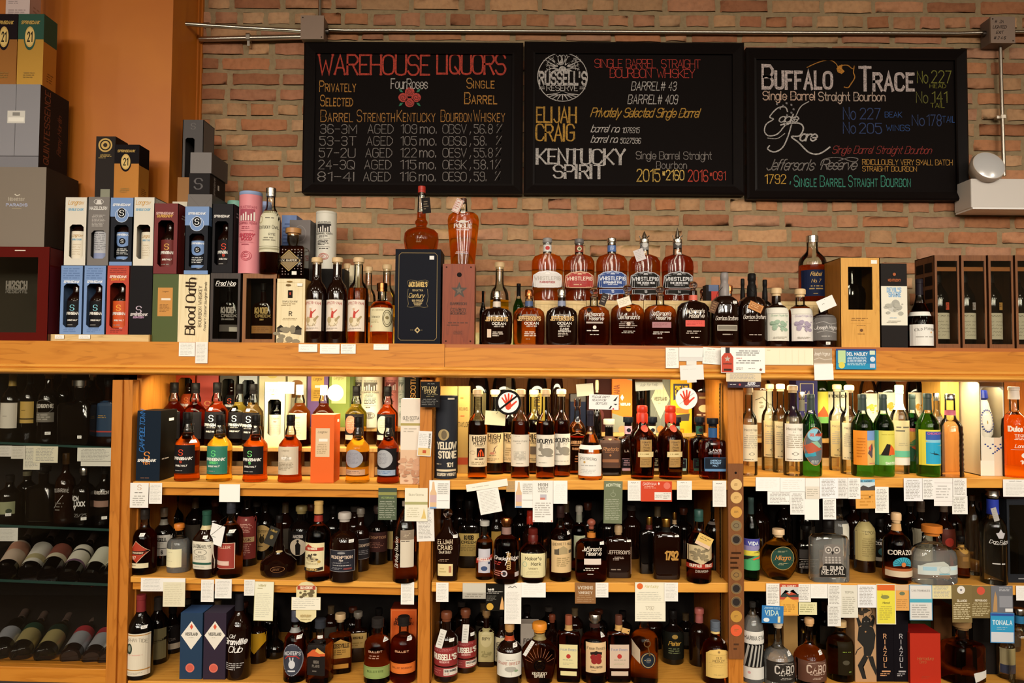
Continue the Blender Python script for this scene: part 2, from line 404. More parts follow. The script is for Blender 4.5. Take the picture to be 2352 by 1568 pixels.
    def art(s, E):
        """E: drawing list in unit coordinates of the area"""
        W, H = s.W, s.H; pt = lambda l: [(a * W, b * H) for a, b in l]
        for e in E:
            k = e[0]; c = e[-1] if k != 't' else None
            mm = (lambda h: h if not isinstance(h, str) else col(h))
            if k == 'r': s.rect(e[1] * W, e[2] * H, e[3] * W, e[4] * H, mm(c))
            elif k == 'e': s.ell(e[1] * W, e[2] * H, e[3] * W, e[4] * H, mm(c))
            elif k == 'c': s.ell(e[1] * W, e[2] * H, e[3] * W, e[3] * W, mm(c))
            elif k == 'o': s.ring(e[1] * W, e[2] * H, e[3] * W, e[4] * H, e[5] * W, mm(c))
            elif k == 'p': s.fan(pt(e[1]), mm(c))
            elif k == 'f': s.frame(e[1] * W, e[2] * H, e[3] * W, e[4] * H, e[5] * W, mm(c))
            elif k == 's': s.line(pt(e[1]), e[2] * W, mm(c))
            elif k == 'l': s.filler(e[1] * W, e[2] * H, e[3] * W, e[4] * H, e[5], mm(c))
            elif k == 'h': s.filler(e[1] * W, e[2] * H, e[3] * W, e[4] * H, e[5], mm(c), True)
            elif k == 't': s.text(e[1], e[2] * W, e[3] * H, e[4] * H, mm(e[5]), e[6] if len(e) > 6 else '', (e[7] if len(e) > 7 else 0.94) * W, arc=e[8] if len(e) > 8 else 0)
            elif k == 'v': s.vtext(e[1], e[2] * W, e[3] * H, e[4] * W, mm(e[5]) if len(e) > 6 else mm(e[5]), e[6] if len(e) > 6 else '', 0.9 * H)
            elif k == 'hand': hand_print(s, e[1] * W, e[2] * H, e[3] * W, mm(c))
            elif k == 'diamond': s.fan([((e[1] + a * e[3]) * W, (e[2] + b * e[4]) * H) for a, b in ((-1, 0), (0, -1), (1, 0), (0, 1))], mm(c))
            elif k == 'star':
                s.fan([(e[1] * W + e[3] * W * (1 if i % 2 == 0 else 0.42) * sin(pi * i / 5), e[2] * H + e[3] * W * (1 if i % 2 == 0 else 0.42) * cos(pi * i / 5)) for i in range(10)], mm(c))
            elif k == 'bunny':
                x, y, r = e[1] * W, e[2] * H, e[3] * W
                s.ell(x + r * 0.25, y, r * 0.8, r * 0.55, mm(c)); s.ell(x - r * 0.55, y + r * 0.35, r * 0.33, r * 0.27, mm(c))
                for a in (0.5, -0.15): s.ell(x - r * (0.55 - a * 0.25), y + r * 0.85, r * 0.1, r * 0.42, mm(c))
                s.ell(x - r * 0.5, y - r * 0.5, r * 0.42, r * 0.12, mm(c)); s.ell(x + r * 0.55, y - r * 0.5, r * 0.5, r * 0.13, mm(c))
            elif k == 'blot':
                x, y, r = e[1] * W, e[2] * H, e[3] * W; q = random.Random(int(e[1] * 991 + e[2] * 77))
                for _ in range(e[4]): s.ell(x + q.uniform(-r, r), y + q.uniform(-r, r) * 0.7, r * q.uniform(0.12, 0.4), r * q.uniform(0.08, 0.3), mm(c), 9)
def hand_print(s, cx, cy, r, m):
    """an open hand: palm, four unequal fingers, and a thumb to the right"""
    rot = R(-2)
    def tr(x, y): return cx + r * (x * cos(rot) - y * sin(rot)), cy + r * (x * sin(rot) + y * cos(rot))
    s.fan([tr(*p) for p in ((-0.34, 0.08), (-0.22, 0.14), (-0.02, 0.16), (0.17, 0.1), (0.27, -0.1), (0.31, -0.32), (0.2, -0.58), (0.0, -0.68), (-0.2, -0.6), (-0.31, -0.3))], m)
    for bx, by, ex, ey, w in ((-0.29, 0.0, -0.62, 0.42, 0.085), (-0.17, 0.1, -0.36, 0.72, 0.095), (0.0, 0.1, -0.02, 0.82, 0.1), (0.14, 0.06, 0.3, 0.72, 0.095), (0.2, -0.35, 0.72, 0.14, 0.1)):
        L = math.hypot(ex - bx, ey - by); nx, ny = -(ey - by) / L, (ex - bx) / L
        pts = [(bx + nx * w, by + ny * w), (bx - nx * w, by - ny * w), (ex - nx * w * 0.75, ey - ny * w * 0.75)]
        for k in range(1, 6):
            a = pi * k / 6; pts.append((ex + (-nx * cos(a) - (-(ex - bx) / L) * sin(a)) * w * 0.75, ey + (-ny * cos(a) + (ey - by) / L * sin(a)) * w * 0.75))
        pts.append((ex + nx * w * 0.75, ey + ny * w * 0.75))
        s.fan([tr(*p) for p in pts], m)
# ================================================================= the setting
YF, YB, YW = 2.5, 2.97, 3.0            # cabinet front, cabinet back, brick wall
EDGES = {'top': ((0, 782), (2352, 800)), 'L1': ((300, 1105), (960, 1113)), 'C1': ((1000, 1102), (1670, 1103)), 'R1': ((1710, 1095), (2352, 1099)),
         'L2': ((300, 1323), (960, 1337)), 'C2': ((990, 1336), (1680, 1338)), 'R2': ((1710, 1335), (2352, 1344)),
         'L3': ((300, 1562), (960, 1571)), 'C3': ((990, 1570), (1680, 1572)), 'R3': ((1710, 1570), (2352, 1577)),
         'G1': ((0, 1017), (262, 1029)), 'G2': ((0, 1209), (257, 1219)), 'G3': ((0, 1336), (250, 1346)), 'G4': ((0, 1527), (250, 1534))}
def edge(name):
    (a, b), (c, d) = EDGES[name]; return P(a, b, YF), P(c, d, YF)
def lev(name, X):
    if not isinstance(name, str): return name
    a, b = edge(name); t = (X - a.x) / (b.x - a.x); return a.z + (b.z - a.z) * t
def slab(m, xa, xb, za0, za1, zb0, zb1, y0, y1, mat):
    vs = [(xa, y0, za0), (xb, y0, zb0), (xb, y1, zb0), (xa, y1, za0), (xa, y0, za1), (xb, y0, zb1), (xb, y1, zb1), (xa, y1, za1)]
    m.add(vs, [(3, 2, 1, 0), (4, 5, 6, 7), (0, 1, 5, 4), (1, 2, 6, 5), (2, 3, 7, 6), (3, 0, 4, 7)], mat)

# ---- brick wall: every brick is modelled; a colour attribute carries each brick's own clay
def brick_mat():
    m, nt, b = bsdf('brick'); N, L = nt.nodes, nt.links
    a = N.new('ShaderNodeVertexColor'); a.layer_name = 'clay'
    n = N.new('ShaderNodeTexNoise'); n.inputs['Scale'].default_value = 55; n.inputs['Detail'].default_value = 6
    tc = N.new('ShaderNodeTexCoord'); L.new(tc.outputs['Object'], n.inputs['Vector'])
    mx = N.new('ShaderNodeMix'); mx.data_type = 'RGBA'; mx.blend_type = 'OVERLAY'; mx.inputs[0].default_value = 0.55
    g = ram(nt, [(0.25, '#a0968c'), (0.5, '#bcbcbc'), (0.75, '#d0cbc4')]); L.new(n.outputs['Fac'], g.inputs[0])
    L.new(a.outputs[0], mx.inputs[6]); L.new(g.outputs[0], mx.inputs[7]); L.new(mx.outputs[2], b.inputs['Base Color'])
    b.inputs['Roughness'].default_value = 0.85; b.inputs['Specular IOR Level'].default_value = 0.2
    bp = N.new('ShaderNodeBump'); bp.inputs['Strength'].default_value = 0.5; bp.inputs['Distance'].default_value = 0.004
    L.new(n.outputs['Fac'], bp.inputs['Height']); L.new(bp.outputs[0], b.inputs['Normal']); return m
def build_wall():
    br = random.Random(3); zc = P(1176, 468, YW).z; pit = 0.0635; x0, x1 = -1.75, 2.65
    v, f, c = [], [], []
    tones = ['#b07a56', '#b58260', '#aa7250', '#b98e68', '#b28a66', '#a06a4c', '#ac7a5c', '#bc9470', '#b08266', '#a87458']
    mort = '#968264'
    for i in range(-8, 20):
        z = zc + i * pit; head = i % 6 == 0; L = 0.092 if head else 0.195; gap = 0.015
        x = x0 + ((i * 37) % 5) * 0.043 * (0.5 if head else 1) + br.uniform(-0.02, 0.02) - 0.2
        while x < x1:
            l = L + br.uniform(-0.008, 0.008)
            if not head and br.random() < 0.12: l = 0.092
            t = br.choice(tones); k = br.uniform(0.86, 1.1); cc = [min(1, q * k) for q in lin(t)[:3]] + [1]
            hz = pit / 2 - 0.0050 - br.uniform(0, 0.0035); dz = br.uniform(-0.0015, 0.0015); dep = br.uniform(0.004, 0.009)
            us = [-1, -1 + 0.014 / l] + [-0.5, 0, 0.5] * (l > 0.12) + [0.0] * (l <= 0.12) + [1 - 0.014 / l, 1]; ws = [-1, -0.82, 0, 0.82, 1]; nx, nz = len(us) - 1, 4; b = len(v)
            for iz, w in enumerate(ws):
                for ix, u in enumerate(us):
                    bord = abs(u) > 0.99 or abs(w) > 0.99; corner = abs(u) > 0.99 and abs(w) > 0.99
                    jx = br.uniform(-0.003, 0.003) if abs(u) > 0.8 else 0; jz = br.uniform(-0.0026, 0.0026) if abs(w) > 0.7 else 0
                    if corner: u *= 1 - br.uniform(0.02, 0.07); w *= br.uniform(0.8, 0.97)
                    v.append((x + l / 2 + u * l / 2 + jx, YW + (0.003 if bord else -dep + br.uniform(-0.001, 0.001)), z + dz + w * hz + jz)); c.append(cc)
            for iz in range(nz):
                for ix in range(nx):
                    a = b + iz * (nx + 1) + ix; f.append((a, a + 1, a + nx + 2, a + nx + 1))
            x += l + gap + br.uniform(-0.003, 0.003)
    b = len(v); mc = list(lin(mort))
    nx, nz = 60, 40
    for iz in range(nz + 1):
        for ix in range(nx + 1):
            v.append((x0 - 0.2 + (x1 - x0 + 0.4) * ix / nx, YW + br.uniform(-0.002, 0.001), 1.2 + 2.25 * iz / nz)); c.append(mc)
    for iz in range(nz):
        for ix in range(nx):
            a = b + iz * (nx + 1) + ix; f.append((a, a + 1, a + nx + 2, a + nx + 1))
    me = bpy.data.meshes.new('wall_back'); me.from_pydata(v, [], f); me.materials.append(brick_mat())
    at = me.color_attributes.new('clay', 'FLOAT_COLOR', 'POINT'); at.data.foreach_set('color', [q for k in c for q in k])
    me.polygons.foreach_set('use_smooth', [True] * len(me.polygons))
    o = bpy.data.objects.new('wall_back', me); C.objects.link(o); tag(o, kind='structure')
build_wall()
def paint_mat():
    m, nt, b = bsdf('orange_paint'); N, L = nt.nodes, nt.links
    n = N.new('ShaderNodeTexNoise'); n.inputs['Scale'].default_value = 6; n.inputs['Detail'].default_value = 3
    r = ram(nt, [(0.3, '#ba650f'), (0.7, '#c67212')]); L.new(n.outputs['Fac'], r.inputs[0]); L.new(r.outputs[0], b.inputs['Base Color'])
    b.inputs['Roughness'].default_value = 0.5; return m
ORANGE = paint_mat()
pil = P(391, 300, 2.75).x
w = M(); w.box(-2.9, pil, 2.75, 3.3, P(0, 770, YF).z + 0.03, 3.45, ORANGE); tag(w.obj('wall_left'), kind='structure')
w = M(); w.box(pil, pil + 0.006, 2.965, 3.0, 1.5, 3.45, ORANGE)
w.box(pil, pil + 0.012, 2.985, 3.02, 1.5, 3.45, ORANGE); tag(w.obj('trim_1'), kind='structure')
w = M(); w.box(-4.5, 4.5, -6, 3.3, -0.05, 0.0, col('#6b5a48', 0.5)); tag(w.obj('floor'), kind='structure')
w = M(); w.box(-4.5, 4.5, -6, 3.3, 3.45, 3.5, col('#a89880', 0.8)); tag(w.obj('ceiling'), kind='structure')

for nm, q in (('wall_west', (-4.6, -4.5, -6, 3.3)), ('wall_east', (4.5, 4.6, -6, 3.3)), ('wall_front', (-4.5, 4.5, -6.1, -6))):
    w = M(); w.box(*q, 0, 3.45, col('#cbb999', 0.8)); tag(w.obj(nm), kind='structure')
# ---- the cabinet top: ledge board, fascia, moulding
XL, XR = -2.15, 2.3
top = empty('counter_ledge', (0, YF, P(1176, 790, YF).z), label='long honey oak ledge with a grained fascia and moulding above the bottle shelves', cat='ledge')
def rel(o, par):
    o.parent = par; o.location = Vector(o.location) - Vector(par.location); return o
zt = lambda X: lev('top', X)
def zat(py_l, py_r):
    a, b = P(0, py_l, YF), P(2352, py_r, YF); return lambda X: a.z + (b.z - a.z) * (X - a.x) / (b.x - a.x)
zfb, zm1, zm2 = zat(835, 853), zat(843, 862), zat(858, 878)
m = M(); slab(m, XL, XR, zt(XL) - 0.02, zt(XL), zt(XR) - 0.02, zt(XR), YF, YW - 0.012, wood('ply', '#a8612c', '#985424', '#8a4a1e', 1)); rel(m.obj('top_board'), top)
seam = P(1022, 830, YF).x
for xa, xb, dy in ((XL, seam - 0.001, 0.0), (seam, XR, 0.002)):
    m = M(); slab(m, xa, xb, zfb(xa), zt(xa) - 0.012 * (dy > 0), zfb(xb), zt(xb) - 0.012 * (dy > 0), YF - 0.012 + dy, YF + 0.012, OAK()); rel(m.obj('fascia_board'), top)
for f0, f1, o0, nm in ((zfb, zm1, 0.012, 'cove'), (zm1, zm2, 0.022, 'bead')):
    m = M(); n = 8; A, B = [], []
    for X, lst in ((XL, A), (XR, B)):
        for k in range(n + 1):
            t = k / n; lst.append((X, YF - 0.012 - o0 * (1 - abs(2 * t - 1) ** 2.2) * (1 if nm == 'bead' else 0.45), f0(X) + (f1(X) - f0(X)) * t))
    vs = A + B + [(XL, YF + 0.01, f0(XL)), (XL, YF + 0.01, f1(XL)), (XR, YF + 0.01, f0(XR)), (XR, YF + 0.01, f1(XR))]
    fs = [(k, k + 1, n + 2 + k, n + 1 + k) for k in range(n)] + [(n, 2 * n + 3, 2 * n + 5, 2 * n + 1)]
    m.add(vs, fs, OAKL()); rel(m.obj('moulding_' + nm, smooth=50), top)

# ---- shelving units
def unit(nm, label, xl, xr, levels, back_split):
    """a bay: posts, boards and back; xl/xr in world metres"""
    u = empty(nm, ((xl + xr) / 2, YF, 0.0), label=label, cat='shelving'); return u
def px_post(m, xt, xb, w0, mat, y0=2.495, y1=2.54, ytop=872, ybot=1620):
    a, b = P(xt, ytop, YF), P(xb, ybot, YF); c, d = P(xt + w0, ytop, YF), P(xb + w0, ybot, YF)
    vs = [(b.x, y0, b.z), (d.x, y0, b.z), (d.x, y1, b.z), (b.x, y1, b.z), (a.x, y0, a.z), (c.x, y0, a.z), (c.x, y1, a.z), (a.x, y1, a.z)]
    m.add(vs, [(3, 2, 1, 0), (4, 5, 6, 7), (0, 1, 5, 4), (1, 2, 6, 5), (2, 3, 7, 6), (3, 0, 4, 7)], mat)
def board(par, lname, xa, xb, th, mat, nosing=False, y1=YB):
    X0, X1 = xa, xb; za, zb = lev(lname, X0), lev(lname, X1); m = M()
    if nosing:
        slab(m, X0, X1, za - 0.019, za, zb - 0.019, zb, YF - 0.004, y1, mat); slab(m, X0, X1, za - 0.047, za - 0.019, zb - 0.047, zb - 0.019, YF + 0.012, YF + 0.03, OAK())
    else: slab(m, X0, X1, za - th, za, zb - th, zb, YF - 0.002, y1, mat)
    return rel(m.obj('shelf_board', bevel=0.002), par)
def standard(par, px, Y, side):
    """a perforated shelf standard let into the cabinet side"""
    a, b = P(px, 880, Y), P(px, 1640, Y); x = a.x; m = M()
    m.box(x - 0.002, x + 0.002, Y - 0.008, Y + 0.008, b.z, a.z, metal('#8a6a3a', 0.4))
    for k in range(int((a.z - b.z) / 0.0125)):
        z = b.z + k * 0.0125; m.box(x + side * 0.0021, x + side * 0.0026, Y - 0.003, Y + 0.003, z, z + 0.006, col('#1a1008'))
    return rel(m.obj('shelf_standard'), par)
XA, XA2, XB, XB2, XC, XC2 = [P(q, 1100, YF).x for q in (262, 306, 963, 993, 1672, 1704)]
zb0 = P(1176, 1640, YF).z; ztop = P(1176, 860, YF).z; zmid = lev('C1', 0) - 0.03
def bay(nm, label, x0, x1, lv, nosing, posts, stds):
    u = empty(nm, ((x0 + x1) / 2, YF, zb0), label=label, cat='shelving')
    for l in lv: board(u, l, x0 + 0.001, x1 - 0.001, 0.032, OAKL() if not nosing else OAKL(), nosing)
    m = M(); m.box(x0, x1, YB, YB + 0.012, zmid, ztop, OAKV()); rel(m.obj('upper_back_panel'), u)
    m = M(); m.box(x0, x1, YB, YB + 0.012, zb0, zmid, DARKSHADE()); rel(m.obj('lower_back_panel'), u)  # back below the lit shelf, with its shade painted in as dark wood
    for s in posts: m = M(); px_post(m, *s[:4]); rel(m.obj('post', bevel=0.0015), u)
    for xs, sd in stds[0]: m = M(); m.box(min(xs, xs + sd * 0.016), max(xs, xs + sd * 0.016), YF + 0.04, YB, zb0, ztop, OAKV()); rel(m.obj('side_panel'), u)
    for px, Y, s in stds[1]: standard(u, px, Y, s)
    return u
UL = bay('shelving_unit', 'oak shelving bay between the glass wine cabinet and the first post', XA2, XB, ['L1', 'L2', 'L3'], True,
         [(285, 268, 22, OAKV()), (966, 958, 28, OAKV())], ([(XA2, -1), (XB, 1)], [(313, 2.56, 1), (372, 2.72, 1)]))
UC = bay('shelving_unit', 'oak shelving bay in the middle under the chalkboards, with a leather strip on its post', XB2, XC, ['C1', 'C2', 'C3'], False,
         [(1670, 1673, 17, OAKV()), (1687, 1688, 19, OAKV())], ([(XB2, -1), (XC, 1)], [(1654, 2.56, -1), (1637, 2.70, -1)]))
UR = bay('shelving_unit', 'oak shelving bay on the right holding the clear and green bottles', XC2, XR, ['R1', 'R2', 'R3'], False, [], ([(XC2, -1), (XR, 1)], []))
# risers
def riser(par_label, xa, xb, lv, pyt, Y0, Y1, mat, legs):
    a = P((1176), pyt, Y0).z + 0; zb = lev(lv, (xa + xb) / 2)
    t = empty('display_riser', ((xa + xb) / 2, (Y0 + Y1) / 2, zb), label=par_label, cat='riser')
    m = M(); m.box(xa, xb, Y0, Y1, a - 0.014, a, mat); rel(m.obj('riser_board', bevel=0.001), t)
    for k in range(legs):
        x = xa + (xb - xa - 0.03) * k / (legs - 1); m = M(); m.box(x, x + 0.03, Y0 + 0.012, Y1 - 0.005, min(lev(lv, x), lev(lv, x + 0.03)) + 0.001, a - 0.014, PINEV()); rel(m.obj('riser_leg'), t)
    m = M(); z0 = max(lev(lv, xa), lev(lv, xb)); m.box(xa, xb, Y0 + 0.03, Y0 + 0.042, z0 + 0.0005, z0 + 0.03, PINE()); rel(m.obj('riser_rail'), t)
    return a
ZL2 = riser('pale wooden step carrying the second row on the brightly lit left shelf', P(385, 1030, 2.64).x, P(948, 1030, 2.64).x, 'L1', 1031, 2.645, 2.775, PINEV(), 7)
ZL3 = riser('higher wooden step under the coloured boxes at the back of the lit left shelf', P(385, 980, 2.8).x, P(950, 980, 2.8).x, 'L1', 984, 2.785, 2.96, PINEV(), 6)
ZC3 = riser('wooden step at the back of the lit middle shelf under the tall boxes', P(1340, 985, 2.78).x, P(1640, 985, 2.78).x, 'C1', 992, 2.765, 2.96, PINEV(), 4)
ZR3 = riser('wooden step at the back of the lit right shelf under the big jug bottles', P(1720, 1000, 2.78).x, P(2150, 1000, 2.78).x, 'R1', 1004, 2.765, 2.96, PINEV(), 5)
# lights in the bays, tucked up behind the fascia
for x0, x1, pw in ((XA2, XB, 5.2), (XB2, XC, 5.2), (XC2, XR, 7.5)):
    zz = P(1176, 876, 2.56).z + 0.012
    lamp('shelf_strip_light', 'AREA', ((x0 + x1) / 2, 2.59, zz), pw, (1, 0.88, 0.58), x1 - x0 - 0.1, 0.05, aim=((x0 + x1) / 2, 2.72, zz - 0.5))
lamp('ledge_back_light', 'AREA', (-0.3, 2.955, zt(0) + 0.004), 2.6, (0.97, 1, 0.62), 1.7, 0.03, aim=(-0.3, 2.99, 2.6))

# ---- glass wine cabinet on the left
gx0 = XL; wc = empty('glass_cabinet', (P(100, 1200, YF).x, YF, zb0), label='dark glass fronted wine cabinet with glass shelves at the left edge', cat='cabinet')
m = M(); px_post(m, 264, 246, 23, OAKV(), 2.485, 2.53); rel(m.obj('door_stile', bevel=0.0015), wc)
m = M(); m.box(gx0, XA, YB, YB + 0.012, zb0, ztop, DARKSHADE()); rel(m.obj('back_panel'), wc)
m = M(); m.box(XA + 0.004, XA + 0.02, YF + 0.04, YB, zb0, ztop, DARKSHADE()); rel(m.obj('side_panel'), wc)
m = M(); m.box(gx0 - 0.02, gx0, YF, YB, zb0, ztop, OAKV()); rel(m.obj('side_panel'), wc)
for l, th in (('G1', 0.008), ('G2', 0.008), ('G3', 0.009)):
    m = M(); za, zb = lev(l, gx0), lev(l, XA); slab(m, gx0, XA, za - th, za, zb - th, zb, YF + 0.032, YB - 0.01, thin('shelf', (.96, .98, .96))); slab(m, gx0, XA, za - th, za, zb - th, zb, YF + 0.03, YF + 0.032, col('#26403a', .15)); rel(m.obj('glass_shelf'), wc)
m = M(); za, zb = lev('G4', gx0), lev('G4', XA); slab(m, gx0, XA, za - 0.048, za, zb - 0.048, zb, YF - 0.01, YF + 0.02, OAK()); rel(m.obj('bottom_rail', bevel=0.002), wc)
m = M(); slab(m, gx0, XA, za - 0.03, za, zb - 0.03, zb, YF + 0.021, YB - 0.01, OAK()); rel(m.obj('bottom_shelf'), wc)
m = M(); m.box(gx0 + 0.01, P(250, 1200, YF).x, YF + 0.006, YF + 0.011, za + 0.004, ztop, thin('door', (0.98, 0.98, 0.96))); rel(m.obj('glass_door'), wc)

# ---- three chalkboards
def chalkboard(label, x0, y0, x1, y1, tilt=0.0):
    Y = YW - 0.045; a, b = P((x0 + x1) / 2 , y1, Y), None
    X0, X1 = P(x0, (y0 + y1) / 2, Y).x, P(x1, (y0 + y1) / 2, Y).x; Z0, Z1 = P((x0 + x1) / 2, y1, Y).z, P((x0 + x1) / 2, y0, Y).z
    t = empty('chalkboard', ((X0 + X1) / 2, Y + 0.04, Z0), label=label, cat='sign')
    t.rotation_euler = (0, tilt, 0)
    Wd, Hh = X1 - X0, Z1 - Z0; fr = 0.044; blk = col('#15100f', 0.38)
    for q in (((-Wd / 2, 0), (Wd / 2, 0), (Wd / 2 - fr, fr), (-Wd / 2 + fr, fr)), ((Wd / 2, 0), (Wd / 2, Hh), (Wd / 2 - fr, Hh - fr), (Wd / 2 - fr, fr)),
              ((Wd / 2, Hh), (-Wd / 2, Hh), (-Wd / 2 + fr, Hh - fr), (Wd / 2 - fr, Hh - fr)), ((-Wd / 2, Hh), (-Wd / 2, 0), (-Wd / 2 + fr, fr), (-Wd / 2 + fr, Hh - fr))):
        m = M(); (ax, az), (bx, bz), (cx, cz), (dx, dz) = q; lx = lambda p, k: p + (0)
        yo, yi = -0.04, -0.018
        mid = lambda p, q2, k: (p[0] + (q2[0] - p[0]) * k, p[1] + (q2[1] - p[1]) * k)
        A1, B1 = mid((ax, az), (dx, dz), 0.18), mid((bx, bz), (cx, cz), 0.18); A2, B2 = mid((ax, az), (dx, dz), 0.82), mid((bx, bz), (cx, cz), 0.82)
        vs = [(ax, 0, az), (bx, 0, bz), (ax, yo + 0.006, az), (bx, yo + 0.006, bz), (A1[0], yo, A1[1]), (B1[0], yo, B1[1]), (A2[0], yi - 0.006, A2[1]), (B2[0], yi - 0.006, B2[1]), (dx, yi - 0.008, dz), (cx, yi - 0.008, cz), (dx, 0, dz), (cx, 0, cz)]
        m.add(vs, [(0, 1, 3, 2), (2, 3, 5, 4), (4, 5, 7, 6), (6, 7, 9, 8), (8, 9, 11, 10), (10, 11, 1, 0)], blk); m.obj('frame_rail', t)
    m = M(); m.box(-Wd / 2 + fr * 0.9, Wd / 2 - fr * 0.9, -0.016, -0.002, fr * 0.9, Hh - fr * 0.9, col('#130e0d', 0.7, 0, .2))
    o = Vector(t.location)
    d = D(lambda u, v, l: (u, -0.0162 - l, v), Wd, Hh); d.v, d.f, d.mi, d.mats = m.v, m.f, m.mi, m.mats; d.org = o; d.t = t; d.Y = Y + 0.024
    return d
def chalk_mat(h):
    k = ('chalk', h)
    if k not in MATS:
        m, nt, b = bsdf('chalk_' + h.lstrip('#')); N, L = nt.nodes, nt.links
        n = N.new('ShaderNodeTexNoise'); n.inputs['Scale'].default_value = 260; n.inputs['Detail'].default_value = 2
        tc = N.new('ShaderNodeTexCoord'); L.new(tc.outputs['Object'], n.inputs['Vector'])
        h2 = '#' + ''.join('%02x' % int(int(h.lstrip('#')[i:i + 2], 16) * 0.62 + 10) for i in (0, 2, 4))
        r = ram(nt, [(0.36, h2), (0.6, h)]); L.new(n.outputs['Fac'], r.inputs[0]); L.new(r.outputs[0], b.inputs['Base Color'])
        b.inputs['Roughness'].default_value = 0.9; MATS[k] = m
    return MATS[k]
def bp(d, px, py):
    p = P(px, py, d.Y); return p.x - d.org.x, p.z - d.org.z
def chalk(d, t, x0, x1, ytop, ybase, h, **st):
    """a line of chalk stretched from pixel x0 to x1"""
    a, b = bp(d, x0, ybase), bp(d, x1, ybase); top_ = bp(d, x0, ytop); hh = top_[1] - a[1]
    s = dict(w=0.1); s.update(st); q = text_quads(t, hh, **s); xs = [p[0] for f in q if f for p in f]; lo, hi = min(xs), max(xs); k = (b[0] - a[0]) / (hi - lo)
    d.put([f and [(a[0] + (p[0] - lo) * k, a[1] + p[1]) for p in f] for f in q], chalk_mat(h), 0.0004)
def cline(d, pts, w, h, taper=0):
    d.line([bp(d, *p) for p in pts], w * PXM(d.Y), chalk_mat(h), taper); d.lay = 3
def cfan(d, pts, h): d.fan([bp(d, *p) for p in pts], chalk_mat(h))
def smooth(pts, n=6): return _curve(pts, n)
WH, GD, RD, GY = '#bdb6b2', '#bd8236', '#bd3c2a', '#827a76'
b1 = chalkboard('chalkboard with a large red heading and five rows of barrel numbers, leftmost of three', 695, 95, 1201, 443)
chalk(b1, 'WAREHOUSE', 729, 988, 126, 170, RD, w=0.13, con=0.3, serif=0.09, sp=0.9); chalk(b1, 'LIQUORS', 1001, 1163, 124, 169, RD, w=0.14, con=0.3, serif=0.09, sp=0.9)
chalk(b1, 'Privately', 733, 818, 186, 210, GD, w=0.1, sc=True, serif=0.07); chalk(b1, 'Selected', 735, 811, 219, 243, GD, w=0.1, sc=True, serif=0.07)
chalk(b1, 'FourRoses', 897, 983, 181, 203, WH, w=0.13, con=0.3, serif=0.08, sp=0.8)
chalk(b1, 'Single', 1071, 1136, 180, 202, GD, w=0.1, sc=True, serif=0.06); chalk(b1, 'Barrel', 1066, 1142, 213, 238, GD, w=0.1, sc=True, serif=0.06)
for t, a, b in (('Barrel', 736, 811), ('Strength', 819, 907), ('Kentucky', 911, 1000), ('Bourbon', 1012, 1083), ('Whiskey', 1087, 1160)): chalk(b1, t, a, b, 253, 279, '#b07a3a', w=0.08, sc=True)
for i, (l, mo, ob, pc) in enumerate((('36-3M', '109', 'OBSV', '56.8'), ('53-3T', '105', 'OBSQ', '58.'), ('57-2U', '122', 'OESV', '55.8'), ('24-3Q', '115', 'OESK', '58.1'), ('81-4I', '116', 'OESO', '59.'))):
    y1 = 306 + i * 27.3; y0 = y1 - 20; dx = -1.6 * i
    chalk(b1, l, 735 + dx, 820 + dx, y0, y1, GY, w=0.08); chalk(b1, 'AGED', 844 + dx * 1.6, 904 + dx, y0, y1, GY, w=0.08)
    chalk(b1, mo, 920 + dx * 0.3, 958 + dx * 0.3, y0, y1, GY, w=0.08); chalk(b1, 'mo.', 964 + dx * 0.4, 1003 + dx * 0.4, y0 - 2, y1, GY, w=0.09)
    chalk(b1, ob, 1016, 1072, y0, y1, GY, w=0.08, sp=0.9); chalk(b1, ',' , 1078, 1082, y0, y1, GY, w=0.09); chalk(b1, pc, 1088, 1132 if len(pc) > 3 else 1117, y0, y1, GY, w=0.08); chalk(b1, '%', 1140 - i, 1154 - i, y0 - 1, y1 - 1, GY, w=0.08)
for x, y in ((941, 211), (926, 224), (956, 224), (941, 236)):
    cfan(b1, [(x + 11 * cos(a * 0.45), y + 10.5 * sin(a * 0.45)) for a in range(14)], '#c5443c')
    cline(b1, [(x + (8.5 - k * 0.6) * cos(k * 0.9), y + (8.5 - k * 0.6) * sin(k * 0.9)) for k in range(13)], 1.3, '#5a1c18')
for sx, sy in ((-1, -1), (1, -1), (-1, 1), (1, 1)):
    x, y = 941 + sx * 15, 224 + sy * 12; cfan(b1, [(x, y), (x + sx * 4, y + sy * 6), (x + sx * 10, y + sy * 8), (x + sx * 7, y + sy * 1)], '#2f8a64')
b1.obj('slate', b1.t)
b2 = chalkboard('middle chalkboard of three with a round tree emblem and gold and white names', 1204, 95, 1711, 445)
cx, cy = 1292, 177
b2.ring(*bp(b2, cx, cy), 59 * PXM(b2.Y), 58 * PXM(b2.Y), 2 * PXM(b2.Y), chalk_mat(WH), 48)
tr_ = random.Random(5)
cfan(b2, [(1268, 164), (1316, 164), (1302, 155), (1299, 140), (1293, 147), (1287, 138), (1283, 155)], WH)
for k in range(15):
    a = R(172 - k * 11.7); x, y = cx + 8 * cos(a), 158 - 6 * sin(a); pts = [(x, y)]
    for j in range(5):
        a += tr_.uniform(-0.22, 0.22); L = 9 - (2.6 if k < 2 or k > 12 else 0); x += L * cos(a); y -= L * sin(a) * (0.82 if 3 < k < 12 else 0.9)
        if (x - cx) ** 2 + (y - cy) ** 2 > 54 ** 2: break
        pts.append((x, y))
        if j in (2, 3): cline(b2, [(x, y), (x + 6 * cos(a + 0.7), y - 6 * sin(a + 0.7))], 1.2, WH); cline(b2, [(x, y), (x + 5 * cos(a - 0.8), y - 5 * sin(a - 0.8))], 1.2, WH)
    if len(pts) > 1: cline(b2, pts, 4.5, WH, 0.75)
